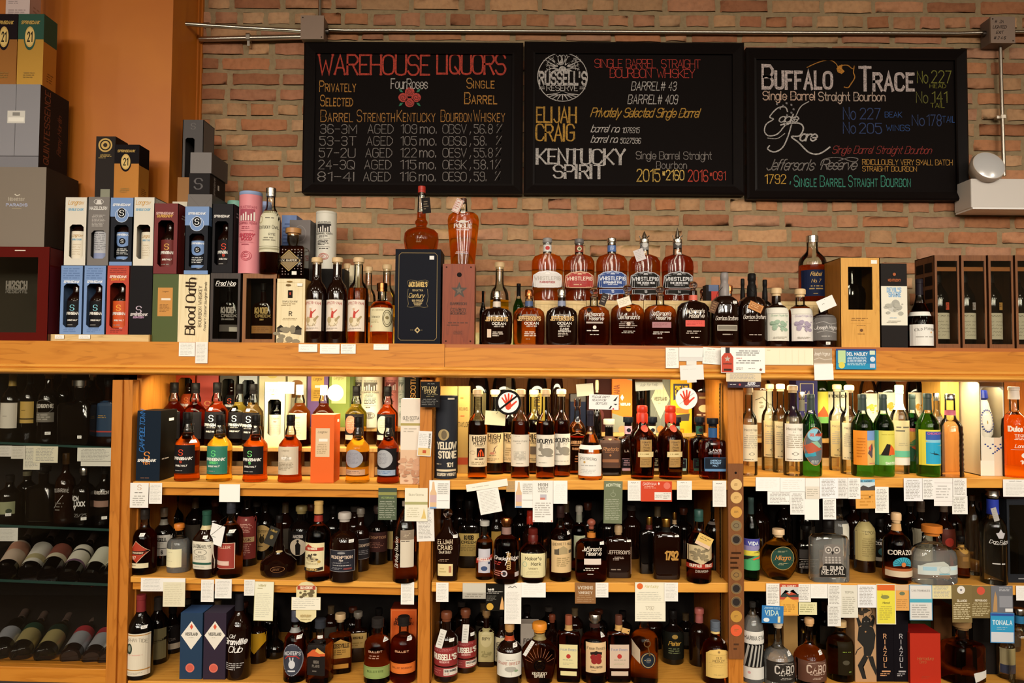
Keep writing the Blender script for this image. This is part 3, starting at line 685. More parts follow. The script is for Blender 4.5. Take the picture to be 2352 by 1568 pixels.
chalk(b2, "RUSSELL'S", 1237, 1349, 166, 193, WH, w=0.27, con=0.2, serif=0.05, sp=1.7); chalk(b2, 'RESERVE', 1255, 1327, 196, 208, WH, w=0.12)
for x0, x1 in ((1238, 1251), (1331, 1345)): cline(b2, [(x0, 200), (x1, 200)], 1.5, WH); cline(b2, [(x0, 204), (x1, 204)], 1.5, WH)
for k in range(9):
    a = R(-15 - k * 18.7); x, y = cx + 6 * cos(a), 212; cline(b2, smooth([(cx, 212), (cx + 16 * cos(a), 214 - 5 * sin(a)), (cx + 38 * cos(a), 213 - 17 * sin(a))]), 4.5, WH, 0.7)
chalk(b2, 'SINGLE', 1365, 1430, 136, 155, '#b8382c', w=0.08, serif=0.07, sp=0.5); chalk(b2, 'BARREL', 1437, 1507, 136, 156, '#b8382c', w=0.08, serif=0.07, sp=0.5); chalk(b2, 'STRAIGHT', 1518, 1609, 137, 156, '#b8382c', w=0.08, serif=0.07, sp=0.5)
chalk(b2, 'BOURBON', 1400, 1497, 158, 178, '#b8382c', w=0.08, serif=0.07, sp=0.5); chalk(b2, 'WHISKEY', 1508, 1597, 159, 178, '#b8382c', w=0.08, serif=0.07, sp=0.5)
chalk(b2, 'BARREL# 43', 1449, 1555, 188, 207, WH, w=0.1, slant=0.2, serif=0.04); chalk(b2, 'BARREL# 409', 1441, 1558, 218, 238, WH, w=0.1, slant=0.2, serif=0.04)
chalk(b2, 'Elijah'.upper(), 1231, 1325, 247, 280, '#b98a34', w=0.2, con=0.55, serif=0.09, sp=1.1); chalk(b2, 'CRAIG', 1229, 1321, 286, 322, '#b98a34', w=0.2, con=0.55, serif=0.09, sp=1.1)
chalk(b2, 'Privately Selected Single Barrel', 1355, 1611, 248, 268, '#b98a34', w=0.12, slant=0.4, sp=0.4)
chalk(b2, 'barrel no.', 1356, 1424, 287, 303, WH, w=0.11, slant=0.4, sp=0.3); chalk(b2, '1076915', 1430, 1470, 293, 305, WH, w=0.12, slant=0.2)
chalk(b2, 'barrel no.', 1356, 1420, 311, 327, WH, w=0.11, slant=0.4, sp=0.3); chalk(b2, '5027596', 1424, 1473, 317, 329, WH, w=0.12, slant=0.2)
chalk(b2, 'KENTUCKY', 1230, 1438, 343, 375, WH, w=0.23, con=0.6, serif=0.1, sp=1.2); chalk(b2, 'SPIRIT', 1269, 1388, 379, 408, WH, w=0.23, con=0.6, serif=0.1, sp=1.2)
chalk(b2, 'Single Barrel Straight', 1460, 1635, 348, 365, GY, w=0.1, sp=0.7); chalk(b2, 'Bourbon', 1507, 1578, 371, 387, GY, w=0.1)
chalk(b2, '2015', 1461, 1517, 389, 416, '#c9a24a', w=0.1); chalk(b2, '*2160', 1521, 1572, 391, 413, '#d8b45c', w=0.12); chalk(b2, '2016', 1579, 1627, 391, 416, RD, w=0.1); chalk(b2, '*091', 1630, 1667, 394, 413, RD, w=0.1)
b2.obj('slate', b2.t)
b3 = chalkboard('black framed chalkboard, rightmost of three and hung a little lower, with a buffalo drawing', 1716, 109, 2226, 458, 0.0)
chalk(b3, 'Buffalo', 1749, 1914, 151, 202, '#c3b3b0', w=0.2, con=0.35, serif=0.08, sc=True, sp=1.3); chalk(b3, 'Trace', 1972, 2101, 155, 206, '#c3b3b0', w=0.2, con=0.35, serif=0.08, sc=True, sp=1.3)
cline(b3, smooth([(1853, 155), (1880, 143), (1905, 138), (1920, 146), (1926, 157), (1934, 150)]), 2, '#b87a2a')
cfan(b3, [(1925, 152), (1934, 148), (1934, 158), (1940, 164), (1933, 170), (1924, 166), (1921, 158)], '#c98428')
cline(b3, smooth([(1930, 151), (1946, 150), (1958, 158), (1962, 152), (1960, 166), (1963, 178), (1955, 192), (1948, 201), (1938, 200)]), 2.4, '#b87a2a')
chalk(b3, 'Single Barrel', 1751, 1872, 210, 229, '#c9a894', w=0.13, serif=0.06, sp=0.9); chalk(b3, 'Straight Bourbon', 1879, 2034, 212, 231, '#c0a898', w=0.13, serif=0.06, sp=0.9)
for t, a, b, y0, y1, h in (('No', 2106, 2132, 164, 190, '#77762a'), ('227', 2138, 2186, 163, 190, '#77762a'), ('HEAD', 2135, 2173, 193, 202, '#8a882a'), ('No', 2104, 2132, 211, 236, '#66652a'), ('141', 2140, 2176, 211, 235, '#77762a'), ('TAIL', 2137, 2170, 237, 247, '#8a882a'),
    ('No', 1936, 1966, 247, 274, '#2c4070'), ('227', 1974, 2023, 249, 273, '#2c4070'), ('BEAK', 2032, 2072, 257, 269, '#2f5596'), ('No', 1936, 1966, 281, 306, '#2c4070'), ('205', 1972, 2026, 283, 306, '#2c4070'), ('WINGS', 2035, 2090, 287, 300, '#2f5596'),
    ('No', 2094, 2124, 264, 288, '#2c4070'), ('178', 2128, 2163, 264, 288, '#2c4070'), ('TAIL', 2164, 2194, 267, 281, '#2f5596')): chalk(b3, t, a, b, y0, y1, h, w=0.09)
cline(b3, smooth([(1809, 257), (1803, 246), (1785, 249), (1768, 268), (1776, 274), (1760, 285), (1756, 302), (1766, 312), (1785, 308), (1798, 294), (1806, 284)], 6), 2.8, WH)
chalk(b3, 'agle', 1788, 1836, 262, 280, WH, w=0.13, slant=0.3, sp=0.2)
cline(b3, smooth([(1858, 233), (1840, 244), (1830, 262), (1822, 282)]), 2.2, WH)
cline(b3, smooth([(1792, 287), (1815, 283), (1838, 284), (1845, 296), (1836, 312), (1818, 314), (1835, 328), (1858, 350), (1882, 353), (1907, 337)]), 3.4, WH)
cline(b3, smooth([(1818, 286), (1808, 318), (1796, 340), (1778, 349), (1763, 342), (1768, 334)]), 3, WH)
cline(b3, smooth([(1762, 317), (1785, 318), (1803, 306)]), 1.6, WH)
for x, y in ((1783, 236), (1797, 240), (1805, 234), (1790, 246), (1816, 238), (1821, 248), (1806, 262), (1816, 256)): cfan(b3, [(x, y), (x + 4, y + 2), (x + 3, y + 6), (x - 1, y + 4)], '#8a8486')
chalk(b3, 'are', 1836, 1879, 301, 323, WH, w=0.15, slant=0.3, sp=0.3)
chalk(b3, 'Single Barrel Straight Bourbon', 1911, 2141, 335, 352, '#8c2a24', w=0.09, slant=0.4, sp=0.6)
chalk(b3, "Jefferson's", 1760, 1874, 366, 390, GY, w=0.1, slant=0.45, sp=0.2); chalk(b3, 'Reserve', 1884, 1970, 366, 389, GY, w=0.1, slant=0.4, sp=0.2)
cline(b3, smooth([(1884, 380), (1892, 366), (1925, 362), (1960, 372), (1970, 365), (1950, 362), (1925, 370)]), 1.8, GY)
chalk(b3, 'RIDICULOUSLY VERY SMALL BATCH', 1980, 2188, 366, 378, '#b8863a', w=0.12, sp=0.8); chalk(b3, 'STRAIGHT BOURBON', 1980, 2106, 382, 393, '#b8863a', w=0.12, sp=0.8)
chalk(b3, '1792', 1756, 1806, 401, 421, '#c99a3a', w=0.13, con=0.3); chalk(b3, ',', 1813, 1817, 405, 420, '#3a8f7a', w=0.2)
for t, a, b in (('Single', 1823, 1876), ('Barrel', 1883, 1942), ('Straight', 1948, 2016), ('Bourbon', 2023, 2092)): chalk(b3, t, a, b, 404, 428, '#3a8f7a', w=0.1, sc=True)
b3.obj('slate', b3.t)

# ---- conduit, boxes, emergency light
STEEL = metal('#b8b0a4', 0.3)
def conduit(label, pts, r, clamps=()):
    w0 = [P(*p) for p in pts]; o = Vector(w0[0]); t = empty('conduit_pipe', o, label=label, cat='pipe')
    m = M(); m.tube([p - o for p in w0], r, STEEL, 12); m.obj('pipe', t, smooth=40)
    for c, ax in clamps:
        p = P(*c) - o; m = M()
        if ax == 'x': m.box(p.x - 0.008, p.x + 0.008, p.y - r * 1.25, p.y + 0.02, p.z - r * 1.25, p.z + r * 1.25, STEEL); m.box(p.x - 0.006, p.x + 0.006, p.y - 0.002, p.y + 0.02, p.z - r * 3.4, p.z - r * 1.2, STEEL)
        else: m.box(p.x - r * 1.3, p.x + r * 1.3, p.y - r * 1.25, p.y + 0.02, p.z - 0.008, p.z + 0.008, STEEL); m.box(p.x - r * 3, p.x - r * 1.2, p.y - 0.002, p.y + 0.02, p.z - 0.007, p.z + 0.006, STEEL)
        m.obj('clamp', t, bevel=0.001)
    return t
conduit('upper thin steel conduit running from the orange pillar to the first junction box', [(424, 55, 2.86), (560, 64, 2.92), (692, 71, 2.955)], 0.0085)
conduit('lower steel conduit along the bricks just above the first chalkboard corner', [(458, 90, 2.965), (692, 85, 2.965)], 0.0105, [((571, 86, 2.965), 'x')])
conduit('long steel conduit crossing the bricks above all three chalkboards', [(746, 68, 2.965), (790, 70, 2.97), (900, 70, 2.975), (1600, 74, 2.975), (2200, 77, 2.975), (2268, 75, 2.962)], 0.0075)
conduit('vertical steel conduit dropping to the emergency light', [(2297, 98, 2.965), (2301, 240, 2.965), (2306, 404, 2.955)], 0.0075, [((2302, 269, 2.965), 'z')])
conduit('short steel conduit leaving the right junction box at the picture edge', [(2330, 73, 2.965), (2420, 73, 2.965)], 0.0075)
conduit('short stub of conduit rising from the first junction box', [(735, -30, 2.97), (735, 38, 2.965)], 0.007)
def jbox(label, x0, y0, x1, y1, h, txt=None):
    Y = 2.925; a, b = P(x0, y1, Y), P(x1, y0, Y); t = empty('junction_box', ((a.x + b.x) / 2, YW - 0.008, a.z), label=label, cat='electrical box')
    w, hh = (b.x - a.x) / 2, b.z - a.z; m = M(); m.box(-w, w, -0.058, 0, 0, hh, col(h, 0.45, 0.3)); m.obj('box_body', t, bevel=0.003)
    m = M(); m.box(-w, w, -0.067, -0.059, -0.001, hh + 0.001, col('#8f7a6c', 0.45, 0.2))
    for sx, sz in ((-1, 0.92), (1, 0.08)): m.lathe([(0, 0.003), (0.002, 0.002)], col('#3a302a'), 8); k = len(m.v) - 16; m.v[k:] = [(sx * w * 0.82 + q[0], -0.067 - q[2], hh * sz + q[1]) for q in m.v[k:]]
    m.obj('cover_plate', t)
    if txt:
        d = D(lambda u, v, l: (u - w, -0.0672 - l, v), 2 * w, hh)
        for i, s in enumerate(txt): d.text(s, w * (0.75 if i else 0.7), hh * (0.82 - 0.21 * i), hh * 0.11, col('#2a2020'), 'it', w * 1.5)
        d.obj('marker_lettering', t)
    for sx in (-1, 1):
        m = M(); m.tube([(sx * w, -0.03, hh * 0.5), (sx * (w + 0.012), -0.03, hh * 0.5)], 0.012, metal('#6a625c', 0.4), 10); m.obj('connector', t, smooth=40)
jbox('grey steel junction box above the corner of the first chalkboard', 690, 36, 744, 89, '#7c685c')
jbox('grey steel junction box at top right with handwritten notes on its cover', 2276, 39, 2331, 98, '#74645c', ('#  2A', 'LIGHTED', 'EXIT', '# 2 4 6'))
em = empty('emergency_light', (P(2330, 475, 2.93).x, YW - 0.008, P(2300, 477, 2.88).z), label='white emergency light unit with a round silver lamp head beside the last chalkboard', cat='light')
q0, q1 = P(2231, 470, 2.88).x - em.location.x, P(2520, 470, 2.88).x - em.location.x
m = M(); m.box(q0, q1, -0.112, 0, 0, P(2300, 410, 2.88).z - em.location.z, col('#d9d2cc', 0.4)); m.obj('housing', em, bevel=0.004)
m = M(); m.box(q0 + 0.004, q1 - 0.004, -0.114, -0.002, -0.006, 0.0005, col('#f4f2f0', 0.4)); m.obj('base_tray', em)
hd = P(2268, 381, 2.88) - Vector(em.location)
m = M(); m.lathe([(0, 0.062), (0.012, 0.066), (0.03, 0.06), (0.06, 0.045), (0.08, 0.02), (0.085, 0.004)], col('#b9a99a', 0.4), 32)
o = m.obj('lamp_head', em, smooth=50, loc=(hd.x, -0.122, hd.z)); o.rotation_euler = (-pi / 2 - 0.35, 0, 0)
m = M(); m.lathe([(0, 0.06), (-0.006, 0.045), (-0.010, 0.02), (-0.011, 0.003)], col('#e6e6e8', 0.2, 0.35), 32); l2 = m.obj('lens', o, smooth=60)
m = M(); m.tube([(hd.x + 0.01, -0.06, hd.z - 0.05), (hd.x + 0.01, -0.06, P(2300, 410, 2.88).z - em.location.z)], 0.012, col('#d9d2cc'), 10); m.obj('swivel', em, smooth=40)
# ================================================================= builders for the goods
S = {   # silhouette as (height, radius) over total height / half width; cap (z0, z1, r, kind); ry, sq shape the section
 'scot': dict(p=[(0, .97), (.02, 1.03), (.09, .98), (.14, .96), (.5, .98), (.555, .95), (.61, .72), (.65, .52), (.68, .45), (.72, .47), (.76, .44), (.81, .34), (.9, .31)], cap=(.835, 1, .36, 'screw'), lab=(.11, .52), fill=.70),
 'hw': dict(p=[(0, .96), (.015, 1), (.56, 1), (.63, .95), (.68, .78), (.71, .55), (.74, .46), (.8, .43), (.93, .43)], cap=(.915, 1, .54, 'cork'), lab=(.14, .49), fill=.645),
 'jeff': dict(p=[(0, .86), (.04, .97), (.15, 1), (.52, 1), (.6, .94), (.655, .72), (.68, .42), (.69, .26), (.84, .24)], cap=(.83, 1, .27, 'metal'), lab=(.12, .58), ry=.46, sq=2.6, fill=.66),
 'whistle': dict(p=[(0, .8), (.03, .86), (.25, .95), (.55, 1), (.64, .97), (.71, .8), (.745, .45), (.755, .27), (.9, .26)], cap=(.9, 1, .3, 'metal'), lab=(.12, .46), ry=.5, sq=2.4, fill=.73),
 'pogue': dict(p=[(0, .7), (.02, .76), (.4, .9), (.62, .99), (.68, 1), (.745, .93), (.785, .7), (.8, .38), (.81, .26), (.93, .22)], cap=(.93, 1, .21, 'screw'), lab=(.15, .68), ry=.5, sq=2.4, fill=.775),
 'garr': dict(p=[(0, .9), (.03, 1), (.54, 1), (.62, .9), (.67, .6), (.69, .36), (.8, .32)], cap=(.66, 1, .34, 'wax'), lab=(.08, .46), ry=.8, sq=3),
 'std': dict(p=[(0, .96), (.02, 1), (.52, 1), (.6, .93), (.66, .7), (.7, .45), (.74, .36), (.82, .32), (.9, .32)], cap=(.84, 1, .37, 'screw'), lab=(.13, .48), fill=.69),
 'rus': dict(p=[(0, .97), (.02, 1), (.55, 1), (.63, .94), (.68, .75), (.715, .45), (.73, .38), (.88, .36)], cap=(.86, 1, .46, 'cork'), lab=(.12, .52), fill=.69),
 'wine': dict(p=[(0, .95), (.02, 1), (.58, 1), (.64, .94), (.7, .72), (.75, .48), (.79, .38), (.84, .34), (.93, .34)], cap=(.8, 1, .38, 'foil'), lab=(.12, .52), fill=.76),
 'makers': dict(p=[(0, .84), (.1, .88), (.3, .95), (.45, 1), (.55, .98), (.63, .82), (.68, .55), (.71, .42), (.76, .38), (.9, .34)], cap=(.81, 1, .42, 'drip'), lab=(.16, .55), fill=.69),
 'maker1': dict(p=[(0, .78), (.06, .84), (.12, .92), (.45, 1), (.55, 1), (.6, .93), (.68, .65), (.74, .42), (.8, .34), (.88, .33)], cap=(.78, 1, .38, 'drip'), lab=(.12, .56), ry=.9, sq=3, fill=.72),
 'square': dict(p=[(0, .92), (.02, 1), (.58, 1), (.63, .9), (.66, .45), (.68, .33), (.87, .33)], cap=(.86, 1, .46, 'disc'), lab=(.06, .55), ry=.8, sq=5, fill=.65),
 'pot': dict(p=[(0, .95), (.03, 1), (.35, 1), (.42, .95), (.55, .66), (.65, .42), (.72, .32), (.78, .27), (.9, .26)], cap=(.77, 1, .3, 'foil'), lab=(.06, .38), fill=.65),
 'elijah': dict(p=[(0, .78), (.2, .86), (.5, 1), (.56, .98), (.62, .82), (.68, .55), (.74, .4), (.82, .33), (.88, .3)], cap=(.82, 1, .36, 'ball'), lab=(.06, .55), ry=.55, sq=3, fill=.7),
 'onion': dict(p=[(0, .85), (.03, .95), (.12, 1), (.22, .95), (.3, .7), (.36, .35), (.42, .28), (.46, .3), (.5, .25), (.9, .16)], cap=(.88, 1, .18, 'screw'), lab=(.04, .22), fill=.45),
 'sin': dict(p=[(0, .82), (.04, .92), (.18, 1), (.28, .96), (.33, .78), (.36, .45), (.375, .31), (.4, .3), (.43, .36), (.46, .36), (.49, .27), (.52, .25), (.92, .2)], cap=(.9, 1, .22, 'screw'), lab=(.05, .25), ry=.75, fill=.72),
 'harper': dict(p=[(0, .97), (.02, 1), (.6, 1), (.64, .92), (.66, .45), (.69, .33), (.76, .42), (.86, .42)], cap=(.86, 1, .56, 'disc'), lab=(.05, .58), ry=.95, sq=8, fill=.63),
 'round': dict(p=[(0, .5), (.04, .62), (.2, .92), (.4, 1), (.58, .92), (.7, .66), (.77, .34), (.8, .25), (.9, .22)], cap=(.84, 1, .3, 'disc'), lab=(.16, .66), ry=.45, fill=.7),
 'flask': dict(p=[(0, .96), (.03, 1), (.68, 1), (.74, .9), (.77, .4), (.79, .3), (.86, .3)], cap=(.8, 1, .31, 'screw'), lab=(.08, .66), ry=.5, sq=5, fill=.72),
 'bell': dict(p=[(0, .95), (.03, 1), (.33, 1), (.42, .93), (.5, .74), (.56, .42), (.58, .34), (.62, .25), (.88, .22)], cap=(.88, 1, .3, 'cork'), lab=(.05, .35), fill=.55),
 'broad': dict(p=[(0, .93), (.03, 1), (.45, 1), (.55, .93), (.62, .7), (.68, .42), (.76, .4), (.86, .4)], cap=(.82, 1, .43, 'disc'), lab=(.08, .46), ry=.6, sq=3, fill=.6),
 'jug': dict(p=[(0, .95), (.02, 1), (.62, 1), (.72, .9), (.8, .66), (.85, .4), (.89, .28), (.94, .26)], cap=(.94, 1, .3, 'screw'), lab=(.2, .6), fill=.84),
 'fan': dict(p=[(0, .72), (.1, .8), (.45, 1), (.55, .97), (.64, .74), (.7, .42), (.76, .3), (.88, .28)], cap=(.84, 1, .42, 'cork'), lab=(.1, .5), ry=.55, sq=2.6, fill=.68),
 'slim': dict(p=[(0, .97), (.02, 1), (.6, 1), (.66, .92), (.72, .65), (.76, .46), (.8, .4), (.92, .4)], cap=(.9, 1, .46, 'screw'), lab=(.14, .56), fill=.7),
 'rib': dict(p=[(0, .98), (.02, 1)] + [(.06 + .03 * k, 1.0 if k % 2 else .94) for k in range(17)] + [(.6, .95), (.66, .72), (.7, .48), (.76, .42), (.92, .4)], cap=(.92, 1, .42, 'metal'), lab=(.1, .5), fill=.66),
}
CAPC = {'cork': '#d9b98c', 'wood': '#b98652', 'black': '#161312', 'red': '#b03226', 'silver': '!c8c4bc', 'gold': '!c99a48', 'grey': '#77726e', 'green': '#1f3d34', 'brown': '#4a2416', 'copper': '!a8683c', 'orange': '#c8752c', 'blue': '#26406c', 'navy': '#1a2034', 'white': '#e4ded4', 'pink': '#c8a0a0', 'glass': '?', 'amberball': '!8a5a48', 'purple': '#5b3a5e', 'gg': '#3a4642', 'clearball': '?'}
def capmat(c):
    h = CAPC.get(c, c)
    if h[0] == '?': return liquid('stopper', '#c8b0a4', 1.45)
    if h[0] == '!': return metal('#' + h[1:], 0.22)
    return col(h, 0.35)
def prof_at(p, z):
    for (z0, r0), (z1, r1) in zip(p, p[1:]):
        if z0 <= z <= z1: return r0 + (r1 - r0) * (z - z0) / (z1 - z0 or 1)
    return p[-1][1]
def cap_mesh(m, kind, z0, z1, r, mat):
    h = z1 - z0
    if kind == 'cork': m.lathe([(z0, r * .8), (z0 + h * .28, r * .8), (z0 + h * .3, r), (z0 + h * .8, r * 1.02), (z0 + h * .95, r * .9), (z1, r * .6)], mat, 20)
    elif kind == 'ball': m.lathe([(z0, r * .55), (z0 + h * .2, r * .62), (z0 + h * .26, r * .5)] + [(z0 + h * (.62 - .36 * cos(a * pi / 8)), max(.02 * r, r * sin(a * pi / 8))) for a in range(2, 9)], mat, 20)
    elif kind == 'disc': m.lathe([(z0, r * .72), (z0 + h * .3, r * .72), (z0 + h * .32, r), (z1 - h * .06, r), (z1, r * .94)], mat, 24)
    elif kind == 'metal': m.lathe([(z0, r * .86), (z0 + h * .25, r * .86), (z0 + h * .3, r * 1.05), (z0 + h * .42, r), (z1 - h * .1, r), (z1, r * .85)], mat, 22)
    elif kind == 'wax': m.lathe([(z0, r * 1.05), (z0 + h * .2, r * 1.1), (z0 + h * .5, r * .98), (z0 + h * .56, r * .8), (z0 + h * .7, r * .8), (z0 + h * .74, r * .9), (z1 - h * .04, r * .86), (z1, r * .7)], mat, 22)
    elif kind == 'foil': m.lathe([(z0, r), (z1 - h * .3, r * .92), (z1 - h * .28, r), (z1 - h * .03, r), (z1, r * .9)], mat, 20)
    elif kind == 'drip':
        n = 24; vs, fs = [], []
        zz = [(.0, 1.0), (.35, 1.02), (.5, .86), (.56, .95), (.94, .92), (1, .8)]
        for i, (t, q) in enumerate(zz):
            for k in range(n):
                a = 2 * pi * k / n; z = z0 + h * t - (h * (.16 + .2 * abs(sin(k * 1.7)) * (k % 3 != 1)) if i == 0 else 0); vs.append((cos(a) * r * q, sin(a) * r * q, z))
        for i in range(len(zz) - 1):
            for k in range(n): fs.append((i * n + k, i * n + (k + 1) % n, (i + 1) * n + (k + 1) % n, (i + 1) * n + k))
        fs.append(tuple((len(zz) - 1) * n + k for k in range(n))); m.add(vs, fs, mat)
    else: m.lathe([(z0, r), (z0 + h * .3, r), (z0 + h * .32, r * .94), (z0 + h * .36, r * .94), (z0 + h * .38, r), (z1 - h * .06, r), (z1, r * .9)], mat, 20)
LOG = []
def bottle(x, w, top, lv, Y, sty, liq, cap, label, art=None, paper=None, lab=None, lw=.86, rot=0, grp=None, st=None, fill=None, nl=None, cat='bottle', name='liquor_bottle', lean=0, capk=None, shape=None, detail=True, tag_=None, glass=None):
    s = S[sty]; X = P(x, 1000 if lv != 'top' else 700, Y).x
    if isinstance(lv, str) or isinstance(lv, float): zb = lev(lv, X) + 0.0005
    pt = P(x, top, Y); X = P(x, (784 + 784) / 2, Y).x
    pm = None
    zb = (lev(lv, X) if isinstance(lv, str) else lv) + 0.0006
    # x measured at the middle of the bottle
    mid = EYE.z; zt_ = pt.z; H = zt_ - zb
    lo, hi = 784.0, 784.0
    # pixel row of the bottle's middle, for the pitch of the camera
    zm = (zb + zt_) / 2; c = CR.transposed() @ (Vector((X, Y, zm)) - EYE); py = 784 - F * c.y / -c.z; X = P(x, py, Y).x
    r = w / 2 * PXM(Y); p = s['p']; ry, sq = s.get('ry', 1), s.get('sq', 2)
    t = empty(name, (X, Y, zb), label=label, cat=cat, group=grp); t.rotation_euler = (0, lean, R(rot))
    z0, z1, cr, ck = s['cap']; ck = capk or ck
    fz = fill or s.get('fill', .7); ztop_ = z0 + (z1 - z0) * .3
    pp = [(z, q) for z, q in p if z < z0 + .02]; pp.append((z0 + .02, prof_at(p, z0 + .02)))
    kw = dict(ry=ry, sq=sq, rn=.42 * r, rr=.9 * r)
    L_ = LIQ[liq]()
    def surf(za):
        def at(u, v, l):
            z = za + v; rr = r * prof_at(p, max(0, min(.99, z / H))); e = 2 + (sq - 2) * min(1, max(0, (rr - .42 * r) / (.48 * r))); q = 1 + (ry - 1) * min(1, max(0, (rr - .42 * r) / (.48 * r)))
            uu = max(-.995, min(.995, u / rr)); return (uu * (rr + l + .0004), -(rr * q + l + .0005) * (1 - abs(uu) ** e) ** (1 / e) if abs(uu) < 1 else 0, z)
        return at
    onglass = bool(art) and not paper
    def MB():
        if not onglass: return M()
        la = lab or s['lab']; W, Hh = 2 * r * lw, (la[1] - la[0]) * H; f = surf(la[0] * H)
        return D(lambda u, v, l: f(u - W / 2, v, l), W, Hh, step=W / 14)
    if liq in OPAQUE or not detail:
        m = MB(); m.lathe([(z * H, q * r) for z, q in pp], L_, 36 if detail else 20, **kw)
        if onglass: m.art(art)
        m.obj('glass_body', t, smooth=35)
    else:
        fz = min(fz, z0)
        lo_ = [(z, q) for z, q in pp if z < fz] + [(fz, prof_at(p, fz))]; hi_ = [(fz, prof_at(p, fz))] + [(z, q) for z, q in pp if z > fz]
        m = MB(); m.lathe([(z * H, q * r) for z, q in lo_], L_, 56 if sq > 2 else 40, **kw)
        if 'Principled BSDF' in L_.node_tree.nodes:
            k_ = m.slot(back_liquid(L_))
            for i_, f_ in enumerate(m.f):
                if sum(m.v[a_][1] for a_ in f_) / len(f_) > .1 * r * ry: m.mi[i_] = k_
        if onglass: m.art(art)
        m.obj('glass_body', t, smooth=35)
        if hi_[-1][0] - fz > .02:
            m = M(); m.lathe([(z * H, q * r) for z, q in hi_], glass or thin(), 32, cap0=False, cap1=False, **kw); m.obj('glass_neck', t, smooth=35)
    m = M(); cap_mesh(m, ck, z0 * H, z1 * H, cr * r, capmat(cap)); m.obj('cork_stopper' if ck in ('cork', 'disc') else 'stopper' if ck == 'ball' else 'wax_seal' if ck in ('wax', 'drip') else 'cap', t, smooth=40)
    if paper:
        la = lab or s['lab']; W, Hh = 2 * r * lw, (la[1] - la[0]) * H; f = surf(la[0] * H)
        d = D(lambda u, v, l: f(u - W / 2, v, l), W, Hh, step=W / 14)
        if paper:
            if shape == 'oval': d.ell(W / 2, Hh / 2, W / 2, Hh / 2, col(paper))
            elif shape == 'arch': d.fan([(0, 0), (W, 0), (W, Hh * .82), (W * .85, Hh * .93), (W / 2, Hh), (W * .15, Hh * .93), (0, Hh * .82)], col(paper))
            elif shape == 'diamond': d.fan([(0, Hh / 2), (W / 2, 0), (W, Hh / 2), (W / 2, Hh)], col(paper))
            else: d.rect(0, 0, W, Hh, col(paper))
        d.art(art or []); d.obj('label', t)
    if nl:
        zA, zB, h = nl[:3]; m = M(); N = 6
        m.lathe([((zA + (zB - zA) * k / N) * H, r * prof_at(p, zA + (zB - zA) * k / N) + .0005) for k in range(N + 1)], col(h, .4), 24, cap0=False, cap1=False)
        o = m.obj('neck_label', t, smooth=40)
        if len(nl) > 3:
            f = surf(zA * H); wn = 2 * r * prof_at(p, (zA + zB) / 2) * .8; d = D(lambda u, v, l: f(u - wn / 2, v, l + .0006), wn, (zB - zA) * H, step=wn / 6); d.art(nl[3]); d.obj('neck_emblem', o)
    for q in ([st] if st and not isinstance(st, list) else st or []):
        f = surf((q[1]) * H); d = D(lambda u, v, l: f(u + q[0] * r - .007, v, l + .001), .014, .010, step=.004); d.rect(0, 0, .014, .010, col('#efece6')); d.filler(.002, .002, .012, .008, 2, col('#9a958c')); d.obj('price_sticker', t)
    if tag_:   # hang tag tied round the neck: (dx, dz, w, h, angle, colour, art)
        dx, dz, tw, th, an, h = tag_[:6]; a = R(an); ca, sa = cos(a), sin(a); yy = -(r * ry + .006)
        d = D(lambda u, v, l: (dx * r + (u - tw / 2) * ca - (v - th / 2) * sa, yy - l, dz * H + (u - tw / 2) * sa + (v - th / 2) * ca), tw, th)
        d.lay = 4; d.rect(0, 0, tw, th, col(h)); d.art(tag_[6] if len(tag_) > 6 else [('h', .12, .15, .88, .85, 5, '#8f8a84')])
        k0 = len(d.v); vs = [d.at(*q, 0.0) for q in ((0, 0), (tw, 0), (tw, th), (0, th))] ; d.add(vs, [(3, 2, 1, 0)], col(h)); o = d.obj('hang_tag', t)
        m = M(); zc = dz * H + th * .4; m.tube([(r * prof_at(p, .8) * (1 if dx > 0 else -1) * .7, -r * prof_at(p, .8), .8 * H), (dx * r * .7, yy * .8, (.8 * H + zc) / 2 + .004), (dx * r - sa * th * .4, yy - .001, dz * H + ca * th * .4)], .0008, col('#2a221c'), 5); m.obj('tag_string', o)
    LOG.append((label, X, Y, zb, r, H)); return t
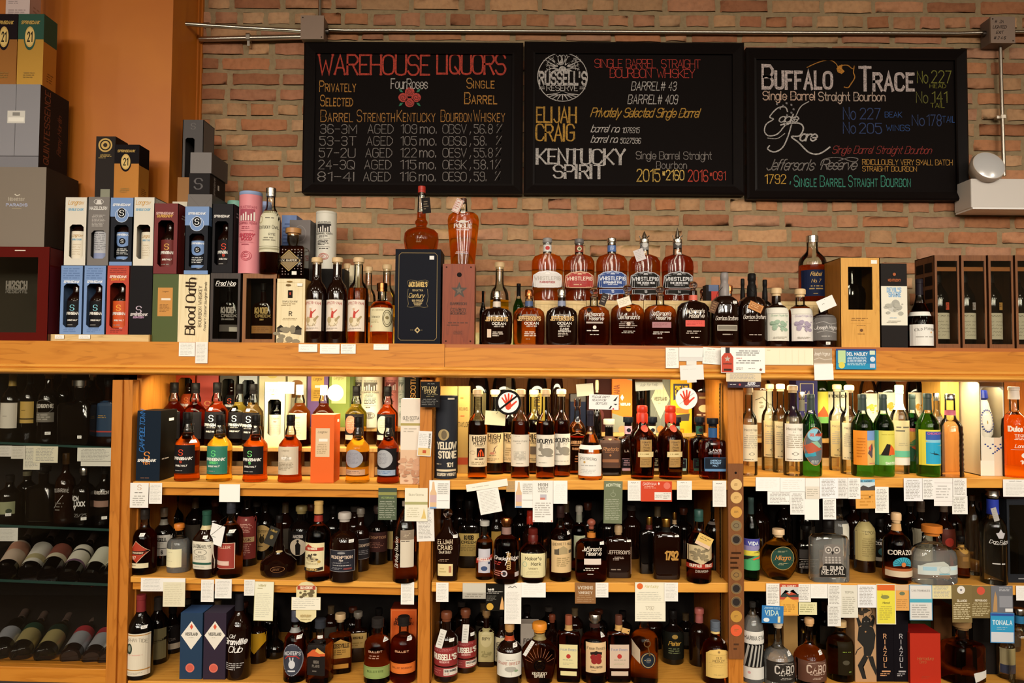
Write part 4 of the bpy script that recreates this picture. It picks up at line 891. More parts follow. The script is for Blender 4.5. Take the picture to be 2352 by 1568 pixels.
def carton(x0, x1, top, lv, Yf, dep, h, label, art=None, side=None, win=None, cat='box', name='gift_box', grp=None, yaw=0, mat=None, tops=None, sart=None, lid=None, sside=None, glass=False, inner='#0c0a0a'):
    """a box whose front face spans x0..x1 at depth Yf. win = window opening in unit coordinates of the front"""
    pt = P((x0 + x1) / 2, top, Yf); xc = (x0 + x1) / 2; X = P(xc, 784, Yf).x
    for _ in range(2):
        zb = (lev(lv, X) if isinstance(lv, str) else lv) + .0006; c = CR.transposed() @ (Vector((X, Yf, (zb + pt.z) / 2)) - EYE); X = P(xc, 784 - F * c.y / -c.z, Yf).x
    W = (x1 - x0) * PXM(Yf); H = pt.z - zb; m = D(lambda u, v, l: (-W / 2 + u, -dep / 2 - l, v), W, H); mt = mat or col(h, .5); ms = (side if not isinstance(side, str) else col(side, .5)) or mt
    t = empty(name, (X, Yf + dep / 2, zb), yaw, label, cat, grp); a, b = -W / 2, W / 2; y0, y1 = -dep / 2, dep / 2
    mtop = col(tops, .5) if tops else ms
    if not win:
        m.add([(a, y0, 0), (b, y0, 0), (b, y0, H), (a, y0, H)], [(0, 1, 2, 3)], mt)
        m.add([(a, y0, 0), (b, y0, 0), (b, y0, H), (a, y0, H), (a, y1, 0), (b, y1, 0), (b, y1, H), (a, y1, H)], [(1, 5, 6, 2), (4, 0, 3, 7), (5, 4, 7, 6), (0, 4, 5, 1)], ms); m.add([(a, y0, H), (b, y0, H), (b, y1, H), (a, y1, H)], [(0, 1, 2, 3)], mtop)
    else:
        k = .003; wx0, wz0, wx1, wz1 = a + win[0] * W, win[1] * H, a + win[2] * W, win[3] * H; ck = min(.010, (wx1 - wx0) * .18) if not glass else 0.0001
        for yy, fl in ((y0, 0), (y0 + k, 1)):
            oc = [(a, yy, 0), (b, yy, 0), (b, yy, H), (a, yy, H)]
            ic = [(wx0 + ck, yy, wz0), (wx1 - ck, yy, wz0), (wx1, yy, wz0 + ck), (wx1, yy, wz1 - ck), (wx1 - ck, yy, wz1), (wx0 + ck, yy, wz1), (wx0, yy, wz1 - ck), (wx0, yy, wz0 + ck)]
            fs = [(0, 1, 5, 4), (1, 6, 5), (1, 2, 7, 6), (2, 8, 7), (2, 3, 9, 8), (3, 10, 9), (3, 0, 11, 10), (0, 4, 11)]
            m.add(oc + ic, [tuple(reversed(f)) for f in fs] if fl else fs, mt if not fl else col(inner))
        ring = [(wx0 + ck, wz0), (wx1 - ck, wz0), (wx1, wz0 + ck), (wx1, wz1 - ck), (wx1 - ck, wz1), (wx0 + ck, wz1), (wx0, wz1 - ck), (wx0, wz0 + ck)]
        m.add([(q[0], y0, q[1]) for q in ring] + [(q[0], y0 + k, q[1]) for q in ring], [(i, (i + 1) % 8, 8 + (i + 1) % 8, 8 + i) for i in range(8)], mt)
        m.box(a, a + .0025, y0, y1, 0, H, ms); m.box(b - .0025, b, y0, y1, 0, H, ms); m.box(a, b, y1 - .0025, y1, 0, H, col(inner)); m.box(a, b, y0 + k, y1, 0, .0025, ms); m.box(a, b, y0 + k, y1, H - .0025, H, mtop)
        if glass:
            g = M(); g.box(wx0 - .001, wx1 + .001, y0 + .0035, y0 + .005, wz0 - .001, wz1 + .001, thin('pane', (.9, .9, .86))); g.obj('window_pane', t)
    if art: m.art(art)
    if sart:
        sg = 1 if X < 0 else -1; m.at = lambda u, v, l: ((b + l) if sg > 0 else (a - l), (y0 + u) if sg > 0 else (y1 - u), v); m.W = dep; m.lay = 0; m.art(sart)
    m.obj('box_body', t)
    if lid: m = M(); m.box(a - .001, b + .001, y0 - .001, y1 + .001, H - lid[0], H + .001, lid[1] if not isinstance(lid[1], str) else col(lid[1])); m.obj('lid', t, bevel=.001)
    t['zt'] = zb + H; return t, zb + H, (X, Yf, zb, W, H, dep)
def inbox(bx, win, label, sty='scot', liq='dark', cap='black', art=None, paper=None, k=.8, zt=None, lab=None, grp='bottles inside window boxes', shape=None, lw=.86, nl=None, dy=0.0):
    """a bottle standing inside a window box"""
    X, Yf, zb, W, H, dep = bx; r = min(W, dep) / 2 * k; Y = Yf + dep / 2 + dy; top = zb + H * (zt or .93)
    c = CR.transposed() @ (Vector((X, Y, top)) - EYE); px, py = 1176 + F * c.x / -c.z, 784 - F * c.y / -c.z
    c2 = CR.transposed() @ (Vector((X, Y, (top + zb) / 2)) - EYE); px2 = 1176 + F * c2.x / -c2.z
    return bottle(px2, 2 * r / PXM(Y), py, zb + .003, Y, sty, liq, cap, label, art, paper, grp=grp, lab=lab, shape=shape, lw=lw, nl=nl)
def tube(x, w, top, lv, Y, h, label, art=None, lid=None, name='bottle_tube', cat='tube', band=None, grp=None):
    X = P(x, 784, Y).x; pt = P(x, top, Y); zb = (lev(lv, X) if isinstance(lv, str) else lv) + .0006
    c = CR.transposed() @ (Vector((X, Y, (zb + pt.z) / 2)) - EYE); X = P(x, 784 - F * c.y / -c.z, Y).x; r = w / 2 * PXM(Y); H = pt.z - zb
    t = empty(name, (X, Y, zb), 0, label, cat, grp); W = 2 * r * .97; b_ = D(lambda u, v, l: ((u - W / 2), -math.sqrt(max(0, (r + l + .0003) ** 2 - (u - W / 2) ** 2)), v), W, H, step=W / 14); b_.lathe([(0, r), (H * .955, r)], col(h, .45), 40)
    if art: b_.art(art)
    b_.obj('tube_body', t, smooth=40)
    m = M(); m.lathe([(H * .956, r * .985), (H * .962, r * 1.01), (H * .994, r * 1.01), (H, r * .97)], col(lid or h, .4), 40); m.obj('tube_lid', t, smooth=40)
    return t, zb + H
def card(x0, y0, x1, y1, h, label, art=None, ang=0, k=0, Y=None, name='shelf_card', cat='card', grp='handwritten cards along the shelf edges', shape=None, lean=0):
    Y = Y if Y else YF - .006 - .0025 * k; xc, yc = (x0 + x1) / 2, (y0 + y1) / 2; W, H = (x1 - x0) * PXM(Y), (y1 - y0) * PXM(Y); o = P(xc, yc, Y)
    a = R(ang); ca, sa = cos(a), sin(a); d = D(lambda u, v, l: ((u - W / 2) * ca - (v - H / 2) * sa, -l, (u - W / 2) * sa + (v - H / 2) * ca), W, H)
    pm = col(h, .6)
    if shape == 'round': d.lay = 3; d.ell(W / 2, H / 2, W / 2, H / 2, pm, 36); pts = [(W / 2 + W / 2 * cos(2 * pi * q / 24), H / 2 + H / 2 * sin(2 * pi * q / 24)) for q in range(24)]
    elif shape == 'barrel':
        pts = [(W * .03, H * .14), (W * .25, H * .03), (W * .5, 0), (W * .75, H * .03), (W * .97, H * .14), (W * .97, H * .86), (W * .75, H * .97), (W * .5, H), (W * .25, H * .97), (W * .03, H * .86)]; d.lay = 3; d.fan(pts, pm)
    else: d.lay = 3; d.rect(0, 0, W, H, pm); pts = [(0, 0), (W, 0), (W, H), (0, H)]
    n = len(pts); d.add([d.at(*q, 0) for q in pts] + [d.at(*q, .0005) for q in pts], [tuple(range(n - 1, -1, -1))] + [(i, (i + 1) % n, n + (i + 1) % n, n + i) for i in range(n)], pm)
    if art == 'hand': art = [('h', .1, .08, .9, .92, max(3, int(H / .0055)), '#77736e')]
    elif art == 'print': art = [('l', .1, .08, .9, .92, max(3, int(H / .0055)), '#a5a19a')]
    elif art == 'note': art = [('h', .2, .82, .8, .95, 1, '#55504c'), ('h', .1, .08, .9, .78, max(3, int(H / .0055)), '#8a8680')]
    elif art == 'faint': art = [('h', .1, .15, .9, .85, max(2, int(H / .009)), '#cfcac0')]
    d.art(art or []); ob = d.obj(name); ob.location = o; tag(ob, label, cat, grp); return ob
# ================================================================= the ledge,left to right
K,WT,CR_ = '#15110f','#efe9dc','#e8dfc6'
GI = 'gift boxes stacked on the ledge'
def gold_emb(x,y,r): return [('c',x,y,r,'#c9a45a'),('c',x,y,r * .78,'#2a241f'),('c',x,y,r * .6,'#c9a45a'),('c',x,y,r * .3,'#3a3028')]
# --- the tall stack of big boxes at the left edge
_,zh,bx = carton(-160,113,566,'top',2.53,.20,'#5a1410','wide glossy mahogany presentation case with a dark glass front, bottom of the left stack',mat=gloss('#5a1410'),win=(.08,.09,.90,.89),glass=True,inner='#3c372f',
    art=[('r',.70,.955,.79,.965,'#e8d8c8')],cat='case',name='presentation_case')
X_,Y_,zb_,W_,H_,d_ = bx
d = D(lambda u,v,l: (X_ + u,Y_ + .0028 - l,zb_ + v),.1,.1); ins = d
o = D(lambda u,v,l: (u - W_ / 2,-d_ / 2 + .003 - l,v),W_,H_); o.text('HIRSCH',W_ * .72,H_ * .59,.026,col('#6a6458'),'bc',.075); o.text('RESERVE',W_ * .72,H_ * .53,.013,col('#5c574c'),'b',.075)
ob = o.obj('glass_lettering',_)
_,zp,_b = carton(-170,105,383,zh,2.54,.19,'#7f7366','big taupe grey carton with small pale lettering, above the mahogany case',side='#3a3029',name='gift_box',grp=GI,
    art=[('t','Hennessy',.755,.60,.045,'#c9c0b0','sserif',.14),('t','PARADIS',.76,.525,.03,'#a9b0cc','wide',.22),('s',[(.74,.66),(.76,.64),(.785,.655)],.008,'#d8d0c0'),('r',.72,.48,.80,.484,'#c9b890')])
_,zq,_b = carton(-150,92,193,zp,2.545,.165,'#8c8a90','large silver grey double door carton with a metal clasp, above the taupe one',side='#231d1d',name='gift_box',grp=GI,cat='box',
    art=[('r',0,0,1,.13,'#7c7a80'),('r',0,.13,1,.137,'#2a2626'),('r',.765,.137,.769,1,'#4a484c'),('r',.69,.53,.86,.68,'#d4d0c8'),('r',.70,.55,.85,.60,'#f0ece2'),('r',.74,.62,.81,.66,'#8a8680')],
    sart=[('v','QUINTESSENCE',.25,.52,.17,'#7a4430','serif'),('v','Remy Martin',.68,.5,.13,'#6a3a28','it')])
def box21(x0,x1,top,lv,Y,dep,dark,lab,gold='#a8803a'):
    return carton(x0,x1,top,lv,Y,dep,gold,lab,mat=metal(gold,.42),side=col('#b8782e',.45),tops=dark,grp=GI,
        art=[('r',0,.645,1,1,dark),('e',.46,.68,.235,.185,dark),('e',.46,.68,.19,.145,'#c9a45a'),('e',.46,.68,.165,.122,'#d8b870'),('t','21',.46,.68,.12,'#2a241c','bserif',.22),('t','SPRINGBANK',.48,.88,.04,'#b9964a','bit',.74),('l',.25,.10,.7,.19,3,'#8a6a30')],
        sart=[('r',0,.62,1,1,dark),('l',.3,.08,.8,.22,4,'#7a4a1c')])
box21(40,100,32,zq,2.56,.075,'#1f4a3a','green topped gold carton marked 21 high on the left stack')
box21(-18,39,32,zq,2.562,.075,'#1c1216','black topped gold carton marked 21 cut off by the left picture edge','#8a5c30')
carton(14,70,-90,zq + .234,2.57,.06,'#c9b4b0','pale pink grey carton at the very top of the left stack',side='#b89488',grp=GI,art=[('l',.1,.1,.9,.2,3,'#8a7878'),('l',.1,.28,.6,.4,4,'#9a8888')],sart=[('l',.3,.05,.9,.3,4,'#a07868')])
# --- plank under the first boxes
pk = empty('display_plank',(P(232,775,2.6).x,2.6,lev('top',-1.3) + .0006),label='thin pale wooden plank under the blue and red window boxes',cat='plank')
xa,xb = P(118,775,2.55).x - pk.location.x,P(346,775,2.55).x - pk.location.x; zk = P(232,768,2.55).z
m = M(); m.box(xa,xb,-.055,.09,0,zk - pk.location.z,PINE()); m.obj('board',pk,bevel=.001)
m = M(); m.box(xb - .004,xb + .001,-.056,.09,-.0003,zk - pk.location.z + .0005,wood('endgrain','#a8834a','#8a6a38','#7a5a2c',2)); m.obj('end_cap',pk)
for x0,x1,l in ((126,147,'left of two small white price tags on the pale plank'),(181,207,'right of two small white price tags on the pale plank')): card(x0,768.5,x1,778,'#f2efe8',l,[('h',.1,.2,.9,.8,2,'#8a867e')],Y=2.542,name='price_tag',cat='price tag',grp='price tags on the plank')
def S_lab(c,sub='',bg=None,wt='#e8e4dc'): return [('t','S',.5,.74,.2,c,'goth'),('t','SPRINGBANK',.5,.53,.09,wt,'bit',.92),('t',sub,.5,.41,.07,c,'b',.7),('t','SINGLE MALT',.5,.28,.05,wt,'bit',.6),('l',.15,.06,.85,.13,1,'#8a8680')]
BL,BLD = '#7593c4','#23252c'
blue_txt = [('l',.12,.80,.88,.97,5,'#5c78a8'),('t','SPRINGBANK',.5,.765,.03,'#e8ecf4','bit',.7),('l',.2,.02,.8,.10,3,'#5c78a8')]
WIN = (.16,.10,.84,.74)
Yb = 2.558
for x0,x1,h,lb,bl,c,art in ((137,190,BL,'leftmost of the two light blue window boxes standing on the pale plank','dark bottle showing in the leftmost light blue window box','#7ec4d4',blue_txt),
        (190.6,243,BL,'second light blue window box on the plank, touching the red one','dark bottle showing in the light blue window box beside the red one','#7ec4d4',blue_txt),
        (243.6,297,'#b8402c','bright red window box with a red labelled bottle on the pale plank','orange labelled bottle showing in the bright red window box','#e8a83c',[('l',.12,.88,.88,.97,3,'#8a2c20'),('t','SPRINGBANK',.5,.84,.03,'#f0d8cc','bit',.76),('t','BURNT OAK',.5,.80,.026,'#e89838','bit',.74),('l',.2,.02,.8,.09,3,'#8a2c20')])):
    _,z2,bx = carton(x0,x1,610,zk + .0004,Yb,.078,h,lb,art=art,win=WIN if h == BL else (.16,.09,.84,.75),grp=GI)
    inbox(bx,None,bl,art=S_lab(c,''),paper='#1c1a1c' if h == BL else '#c8501e',lab=(.09,.52),k=.86)
_,z2,_b = carton(297.6,349,610,zk + .0004,Yb,.078,'#1b191b','plain black carton with a silver letter emblem, right end of the pale plank',grp=GI,art=[('t','S',.42,.36,.10,'#b8a8b8','goth'),('t','SPRINGBANK',.44,.29,.032,'#d8d0d0','bit',.8),('t','EIGHTEEN',.42,.25,.024,'#b890b0','bit',.6)])
_,z3,_b = carton(350,409,629,'top',2.556,.08,'#4a5628','dark green carton with an orange tan label panel',side='#2c3416',grp=GI,art=[('r',.20,.38,.78,.80,'#c88c44'),('t','Longrow',.5,.745,.02,'#5a3c1c','it',.4),('r',.34,.615,.70,.645,'#e8dcc8'),('l',.28,.44,.7,.56,6,'#8a5c28')])
_,z4,_b = carton(409,480,630,'top',2.556,.085,'#e2d2aa','cream wooden box with black gothic lettering running up its front',mat=wood('cream','#e6d6ae','#dcc99c','#d2bd8c',1.2,'Z'),grp=GI,
    art=[('v','Blood Oath',.40,.53,.30,'#3a2a1c','goth'),('v','BOURBON WHISKEY',.71,.53,.10,'#5a4630','serif'),('v','Finished in Cabernet Sauvignon Barrels',.88,.53,.075,'#4a3a28','it'),('o',.58,.935,.03,.013,.012,'#b8a070')])
knob_bits = lambda c,s: [('t','KNOB',.47,.80,.14,c,'bc',.70),('t','CREEK',.55,.655,.06,c,'wide',.75),('t',s,.5,.56,.035,c,'b',.6)]
_,z5,bx = carton(481,553,627,'top',2.556,.082,'#2e2522','nearly black wooden window case with a white signature on its glass',mat=wood('ebony','#3a2f2a','#2c2320','#241c19',1.3,'Z'),win=(.11,.055,.90,.92),glass=True,grp=GI)
tt = _; ov = D(lambda u,v,l: (u - bx[3] / 2,-bx[5] / 2 + .0028 - l,v),bx[3],bx[4]); ov.lay = 2; ov.text('Fred Noe',bx[3] * .5,bx[4] * .855,bx[4] * .06,col('#f0ece4'),'it',bx[3] * .66); ov.rect(bx[3] * .18,bx[4] * .81,bx[3] * .8,bx[4] * .815,col('#b8b0a8')); ov.obj('glass_signature',tt)
inbox(bx,None,'flat bottle with grey capital lettering inside the nearly black window case','jeff','black','black',zt=.88,k=.92,lab=(.02,.66),lw=.98,art=knob_bits('#b0a8a4','25TH ANNIVERSARY') + [('r',.12,.24,.96,.42,'#5a5350'),('r',.58,.24,.96,.36,'#cfc8c0')])
_,z6,bx = carton(555,636,628,'top',2.556,.084,'#7d4c26','brown wooden window case with a gold lettered bottle, right of the nearly black one',mat=wood('knobw','#8a5a30','#7a4a24','#6a3e1c',1.3,'Z'),win=(.12,.055,.89,.93),glass=True,grp=GI)
inbox(bx,None,'flat bottle with gold capital lettering inside the brown window case','jeff','dark','black',zt=.88,k=.92,lab=(.02,.66),lw=.98,art=knob_bits('#c8a866','2001') + [('r',.02,.20,.98,.40,'#b07c44'),('l',.1,.24,.9,.36,3,'#8a5a2c')])
_,z7,_b = carton(632,700,640,'top',2.556,.11,'#e0cfa4','pale wooden box with a brass clasp and a small printed barn scene',side=PINEV(),mat=wood('cream','#e6d6ae','#dcc99c','#d2bd8c',1.2,'Z'),grp=GI,art=[('f',.04,.02,.93,.94,.008,'#b89c66'),('r',.42,.70,.58,.82,'#20180f'),('r',.47,.75,.53,.79,'#a83424'),('t','TEMPLETON RYE',.5,.645,.025,'#6a5c44','it',.7),('l',.2,.57,.8,.62,2,'#a08c64'),('t','R',.52,.46,.06,'#5a4c38','bserif',.14),
    ('l',.25,.35,.75,.39,2,'#a08c64'),('p',[(.08,.17),(.32,.17),(.32,.235),(.08,.235)],'#4c4438'),('p',[(.05,.23),(.2,.285),(.35,.23)],'#2f2a22'),('p',[(.55,.15),(.9,.13),(.9,.24),(.55,.20)],'#4c4438'),('p',[(.52,.19),(.78,.28),(.93,.22)],'#2f2a22'),('blot',.45,.10,.4,14,'#8a8068'),('e',.48,.955,.10,.012,'#8a6a2c'),('e',.44,.90,.09,.016,'#6a5020'),('r',.74,.885,.92,.93,'#efece4')])
# --- second layer of boxes
_,zw,bx = carton(147,199.4,453,z2,2.562,.078,'#ddd6c8','leftmost white window box with a gold name, second layer of boxes',win=(.24,.10,.86,.60),grp=GI,art=[('t','Longrow',.5,.925,.06,'#c8963c','it',.72),('t','SINGLE CASK',.5,.82,.03,'#6aa4c4','bit',.7)])
LON = lambda c: [('t','Longrow',.5,.85,.10,'#b88a34','it',.7),('t','SINGLE CASK',.5,.70,.05,c,'bit',.6),('h',.2,.12,.8,.55,5,'#b09468')]
inbox(bx,None,'cream labelled bottle in the leftmost white window box',art=LON('#6aa4c4'),paper='#e6dcc8',lab=(.09,.54),k=.84)
_,zw,bx = carton(200,252,452,z2,2.562,.078,'#76706c','grey window box with a white arched emblem, between white and blue boxes',win=(.18,.10,.84,.51),grp=GI,art=[('o',.48,.93,.22,.04,.02,'#d8d4d0'),('p',[(.36,.89),(.62,.89),(.57,.955),(.41,.955)],'#d8d4d0'),('t','HAZELBURN',.48,.835,.04,'#dcd8d4','b',.78),('l',.2,.56,.8,.74,9,'#b8b2ae')])
inbox(bx,None,'silver labelled bottle in the grey window box',art=[('l',.1,.3,.9,.95,10,'#6e6e74'),('r',0,.0,1,.22,'#8a94b8')],paper='#b8b8bc',lab=(.09,.53),k=.84)
def bluebox(x0,x1,top,lv,Y,lb,bl):
    _,z,bx = carton(x0,x1,top,lv,Y,.078,BLD,lb,win=(.19,.085,.82,.60),grp=GI,sart=[('r',0,.72,1,1,BL),('l',.2,.80,.8,.84,1,'#e0e4ec')],
        art=[('r',0,.72,1,1,BL),('e',.5,.74,.30,.105,'#c8d4ea'),('e',.5,.74,.28,.098,BL),('r',0,0,1,.055,BL),('e',.5,.775,.19,.078,'#d8dce8'),('e',.5,.775,.17,.07,'#17181d'),('t','S',.5,.775,.08,'#f0f0f0','goth'),('t','SPRINGBANK',.5,.895,.03,'#e8ecf4','bit',.84)])
    inbox(bx,None,bl,art=[('r',0,.62,1,1,BL),('e',.5,.62,.40,.17,BL),('c',.5,.66,.2,'#17181d'),('t','S',.5,.66,.12,'#f0f0f0','goth'),('t','SPRINGBANK',.5,.9,.06,'#e8ecf4','bit',.9),('l',.1,.16,.9,.40,4,'#d8d8d8'),('r',.05,0,.95,.10,BL)],paper='#1a1c22',lab=(.09,.53),k=.84)
    return z
bluebox(252.6,304.6,454,z2,2.562,'black and light blue window box between the grey and second white box','blue and black labelled bottle in the box between grey and white ones')
_,zw2,bx = carton(305.2,355,453,z2,2.562,.10,'#ddd6c8','second white window box with a gold name, left of the maroon one',win=(.18,.10,.80,.60),grp=GI,sart=[('t','Longrow',.5,.93,.05,'#7a5a3c','it',.6)],art=[('t','Longrow',.45,.925,.06,'#c8963c','it',.72),('t','SINGLE CASK',.45,.82,.03,'#6aa4c4','bit',.7)])
inbox(bx,None,'cream labelled bottle in the second white window box, left of the maroon',art=LON('#6aa4c4'),paper='#e6dcc8',lab=(.09,.54),k=.8)
_,zc,bx = carton(352,409,467,z3,2.553,.08,'#6e1e20','maroon window box with a gold band of letters on the green carton',win=(.18,.10,.82,.76),grp=GI,art=[('t','SPRINGBANK',.45,.86,.03,'#d8b0a8','bit',.74),('t','BURGUNDY',.45,.82,.03,'#d8a850','bit',.74)],sart=[('l',.3,.78,.9,.86,2,'#d0b8b0'),('r',.6,.58,.78,.62,'#e8e4dc')])
inbox(bx,None,'maroon labelled bottle with a gold emblem in the maroon window box',art=S_lab('#d8a850',''),paper='#6a2622',lab=(.09,.52),k=.82)
bluebox(424,479,474,z4,2.553,'light blue and black window box on top of the cream wooden box','blue and black labelled bottle in the box above the cream wooden box')
_,zd,bx = carton(486,536,468,z5,2.553,.085,'#232124','matt black window box holding a red lettered bottle, left of the pink tube',win=(.14,.11,.76,.75),grp=GI,art=[('t','SPRINGBANK',.45,.82,.03,'#d8d4d0','bit',.74)],sart=[('l',.3,.80,.9,.9,2,'#b0a8a8')])
inbox(bx,None,'black labelled bottle with a red letter in the matt black window box',art=S_lab('#d8442a','10'),paper='#211d1e',lab=(.09,.52),k=.86)
def kil(c,word,wc): return [('t','KILKERRAN',.5,.80,.028,c,'serif',.80),('r',.16,.63,.84,.775,c)] + [('r',.19 + .12 * i,.635,.25 + .12 * i,.70 + (i % 3) * .02,'#e8e0d8') for i in range(6)] + [('t','CAMPBELTOWN',.5,.605,.026,c,'serif',.80),('l',.25,.53,.75,.57,2,c),('r',.2,.515,.8,.518,c)] + ([('t',word[0],.5,.46,.035,wc,'bit',.74),('t',word[1],.5,.415,.035,wc,'bit',.6)] if word else [('l',.2,.40,.8,.50,4,c)]) + [('r',.2,.375,.8,.378,c),('l',.25,.33,.75,.36,1,c),('o',.5,.21,.25,.058,.02,wc),('o',.5,.21,.18,.042,.02,wc),('l',.38,.19,.62,.23,2,wc)]
PNK = '#dc8a92'
tube(575,51,443,z6,2.59,PNK,'pink cardboard tube with a pale blue lid on the brown window case',kil('#a84c5c',('SHERRY','WOOD'),'#b83c50'),'#8fa4cc')
bottle(621,48,432,z6,2.57,'slim','red','silver','tall round bottle with a cream label beside the pink tube, clear neck half empty',lab=(.24,.72),lw=.96,paper='#d9d4b8',fill=.73,
    art=[('r',0,.94,1,1,'#8f8a68'),('o',.14,.78,.13,.09,.03,'#a89c6c'),('l',.38,.78,.9,.84,1,'#6a6458'),('t','KENTUCKY OWL',.5,.60,.085,'#3a332c','sserif',.96),('t','RYE',.72,.42,.05,'#4a433a','serif'),('l',.3,.25,.9,.36,2,'#8a8470'),('r',0,.06,1,.10,'#a8a284'),('r',0,.13,1,.14,'#8a8468')])
bottle(673,64,525,z7,2.625,'harper','red','wood','square cut glass decanter with a diamond label on the pale wooden box',lab=(.07,.58),lw=.92,art=[('diamond',.5,.56,.44,.40,'#b89a5a'),('diamond',.5,.56,.40,.365,'#5a4632'),('diamond',.5,.56,.37,.335,'#8a744e'),('r',.12,.51,.88,.62,'#2a1f18'),('t','I.W. HARPER',.5,.565,.07,'#e8dcc4','serif',.6),('r',.62,.03,.80,.16,'#ece6dc')] + [('c',.06 + .11 * i,.05 + .1 * j,.022,col('#6a4632',.2)) for i in range(9) for j in range(10) if abs((.06 + .11 * i - .5) / .46) + abs((.05 + .1 * j - .56) / .42) > 1.02 and not (.58 < .06 + .11 * i < .84 and j < 2)])
# --- boxes behind,on top of the second layer
zb2 = zw
carton(219,264,313,zb2,2.60,.085,'#2b2523','black carton with a large gold crest standing behind the white boxes',side='#1c1715',grp=GI,art=gold_emb(.48,.86,.36) + [('t','KENTUCKY',.5,.70,.025,'#b89a54','serif',.5),('l',.15,.64,.85,.69,2,'#a88c4c'),('r',.30,0,.78,.16,'#8a8a78')])
box21(262,319,332,zb2,2.585,.072,'#161114','black topped gold carton marked 21 standing behind the white window boxes','#8a5c2c')
_,zk1,_b = carton(396,430,463,zc,2.68,.08,'#d6ccb8','white carton lying behind the maroon window box',grp=GI)
_,zk2,_b = carton(407,434,407,zc - .006,2.70,.1,'#9a6a36','plain brown cardboard box behind the black boxes near the orange pillar',grp=GI)
_,zg1,_b = carton(431,487,446,zd - .026,2.60,.14,'#6c6664','grey carton lying flat under the black emblem carton',side='#4a4443',grp=GI,art=[('s',[(.1,.9),(.6,.2),(.95,.8)],.01,'#5a5452')])
_,zg2,_b = carton(434,482,398,zg1,2.60,.14,'#231f20','black carton lying on its side with a dark letter emblem',side='#1c1819',grp=GI,art=[('t','S',.45,.5,.5,'#5a5556','goth')],sart=[('v','SPRINGBANK',.3,.5,.08,'#8a8480','bit'),('r',.5,.42,.6,.66,'#d8d4cc')])
_,zg3,_b = carton(437,486,350,zg2,2.60,.15,'#76706e','plain light grey carton lying on top of the black emblem one',side='#4c4644',grp=GI)
_,zg4,_b = carton(418,467,275,zg2 + .0004,2.76,.10,'#4f4a4a','dark grey carton with an empty black cut out window, tallest beside the pillar',side='#5a5454',win=(.14,.05,.58,.72),grp=GI,art=[('t','S',.5,.90,.09,'#6a6462','goth')])
tube(537,34,463,'top',2.74,'#7fb0a0','pale turquoise tube lid peeping out behind the pink tube')
tube(608,26,465,'top',2.74,'#8c9cc4','pale blue tube half hidden between pink tube and tall bottle')
_,zz,_b = carton(646,680,494,z7 - .02,2.74,.08,'#7088bc','light blue carton behind the square cut decanter',grp=GI,art=[('l',.1,.55,.9,.9,7,'#4e6498')])
_,zz,_b = carton(664,712,505,z7 - .02,2.70,.085,'#6e6664','grey carton with a faint round emblem behind the square cut decanter',side='#4c4746',grp=GI,art=[('o',.5,.8,.3,.12,.03,'#8a8280')])
_,zbk,_b = carton(703,790,617,'top',2.74,.085,'#15110f','low black carton under the white tube behind the cork topped bottles',grp=GI)
tube(749,47,488,zbk,2.78,'#ded9cc','white cardboard tube with black arch print standing behind the cork topped bottles',kil('#3a3634',None,'#c85a4a'),grp=None)
# --- three cork topped bottles with a rider on the label,and neighbours
COW = [('t','APPLE RI-VAH',.5,.90,.075,'#a83430','serif',.92,.3),('e',.5,.30,.30,.15,'#cbb894'),('e',.5,.30,.26,.12,'#e4d6b8'),('e',.30,.36,.14,.10,'#b8a47c'),('p',[(.62,.36),(.85,.50),(.9,.46),(.7,.28)],'#a8946c'),('p',[(.40,.42),(.56,.42),(.58,.62),(.46,.66)],'#c04438'),('p',[(.56,.60),(.76,.70),(.76,.67),(.58,.55)],'#c04438'),('c',.46,.70,.06,'#d8b090'),('p',[(.34,.74),(.58,.74),(.5,.79),(.42,.79)],'#efe6d6'),('s',[(.22,.16),(.32,.26),(.4,.14)],.025,'#8a7a5c'),('s',[(.6,.16),(.64,.26),(.74,.16)],.025,'#8a7a5c'),('l',.1,.05,.9,.11,2,'#8a8074')]
GA = 'cork topped bottles with a rider label'
for x,dx,l in ((727,-14,'leftmost cork topped bottle with a red rider on its label, beside the pale box'),(774,-11,'middle cork topped bottle with a red rider on its label'),(823,-9,'right cork topped bottle with a red rider on its label, clear gap beside it')):
    bottle(x,47,591 if x < 800 else 591,'top',2.585,'hw','dark' if x < 800 else 'deep','cork',l,COW,'#e6d8c8',lw=.84,rot=dx,grp=GA,fill=.64,lab=(.14,.50))
bottle(877,53,650,'top',2.585,'rus','deep','copper','squat bottle with a cream label and round wheel emblem left of the black box',lab=(.20,.585),lw=.97,paper='#ded3ac',art=[('t','ST. GEORGE',.40,.90,.06,'#8a7c54','serif',.6),('t','WHISKEY',.32,.62,.10,'#4a4028','sserif',.40),('l',.1,.35,.5,.5,3,'#a89a70'),('o',.80,.55,.19,.36,.03,'#5a5034'),('o',.80,.55,.14,.27,.02,'#5a5034'),('c',.80,.58,.07,'#8a7c54'),('c',.12,.22,.05,'#d89878')],capk='screw')
GB = 'pale spirit bottles standing back against the bricks'
for x,w,t,q,l in ((797,34,605,'pale','clear cork topped bottle behind the two right rider bottles'),(846,34,612,'orange','amber cork topped bottle behind the right rider bottle'),(888,40,607,'yellow','yellow liqueur bottle left of the black box near the bricks'),(757,30,604,'pale','clear bottle between the left and middle rider bottles, further back')): bottle(x,w,t,'top',2.88,'hw',q,'cork',l,None,grp=GB,fill=.50)
for x,l in ((805,'left thin cream striped carton behind the rider bottles'),(815,'right thin cream striped carton behind the rider bottles')): carton(x - 4.5,x + 4.5,609,'top',2.87,.05,'#d8caa8',l,art=[('v','RYE WHISKEY',.5,.7,.5,'#5a5040','serif')],grp=GI)
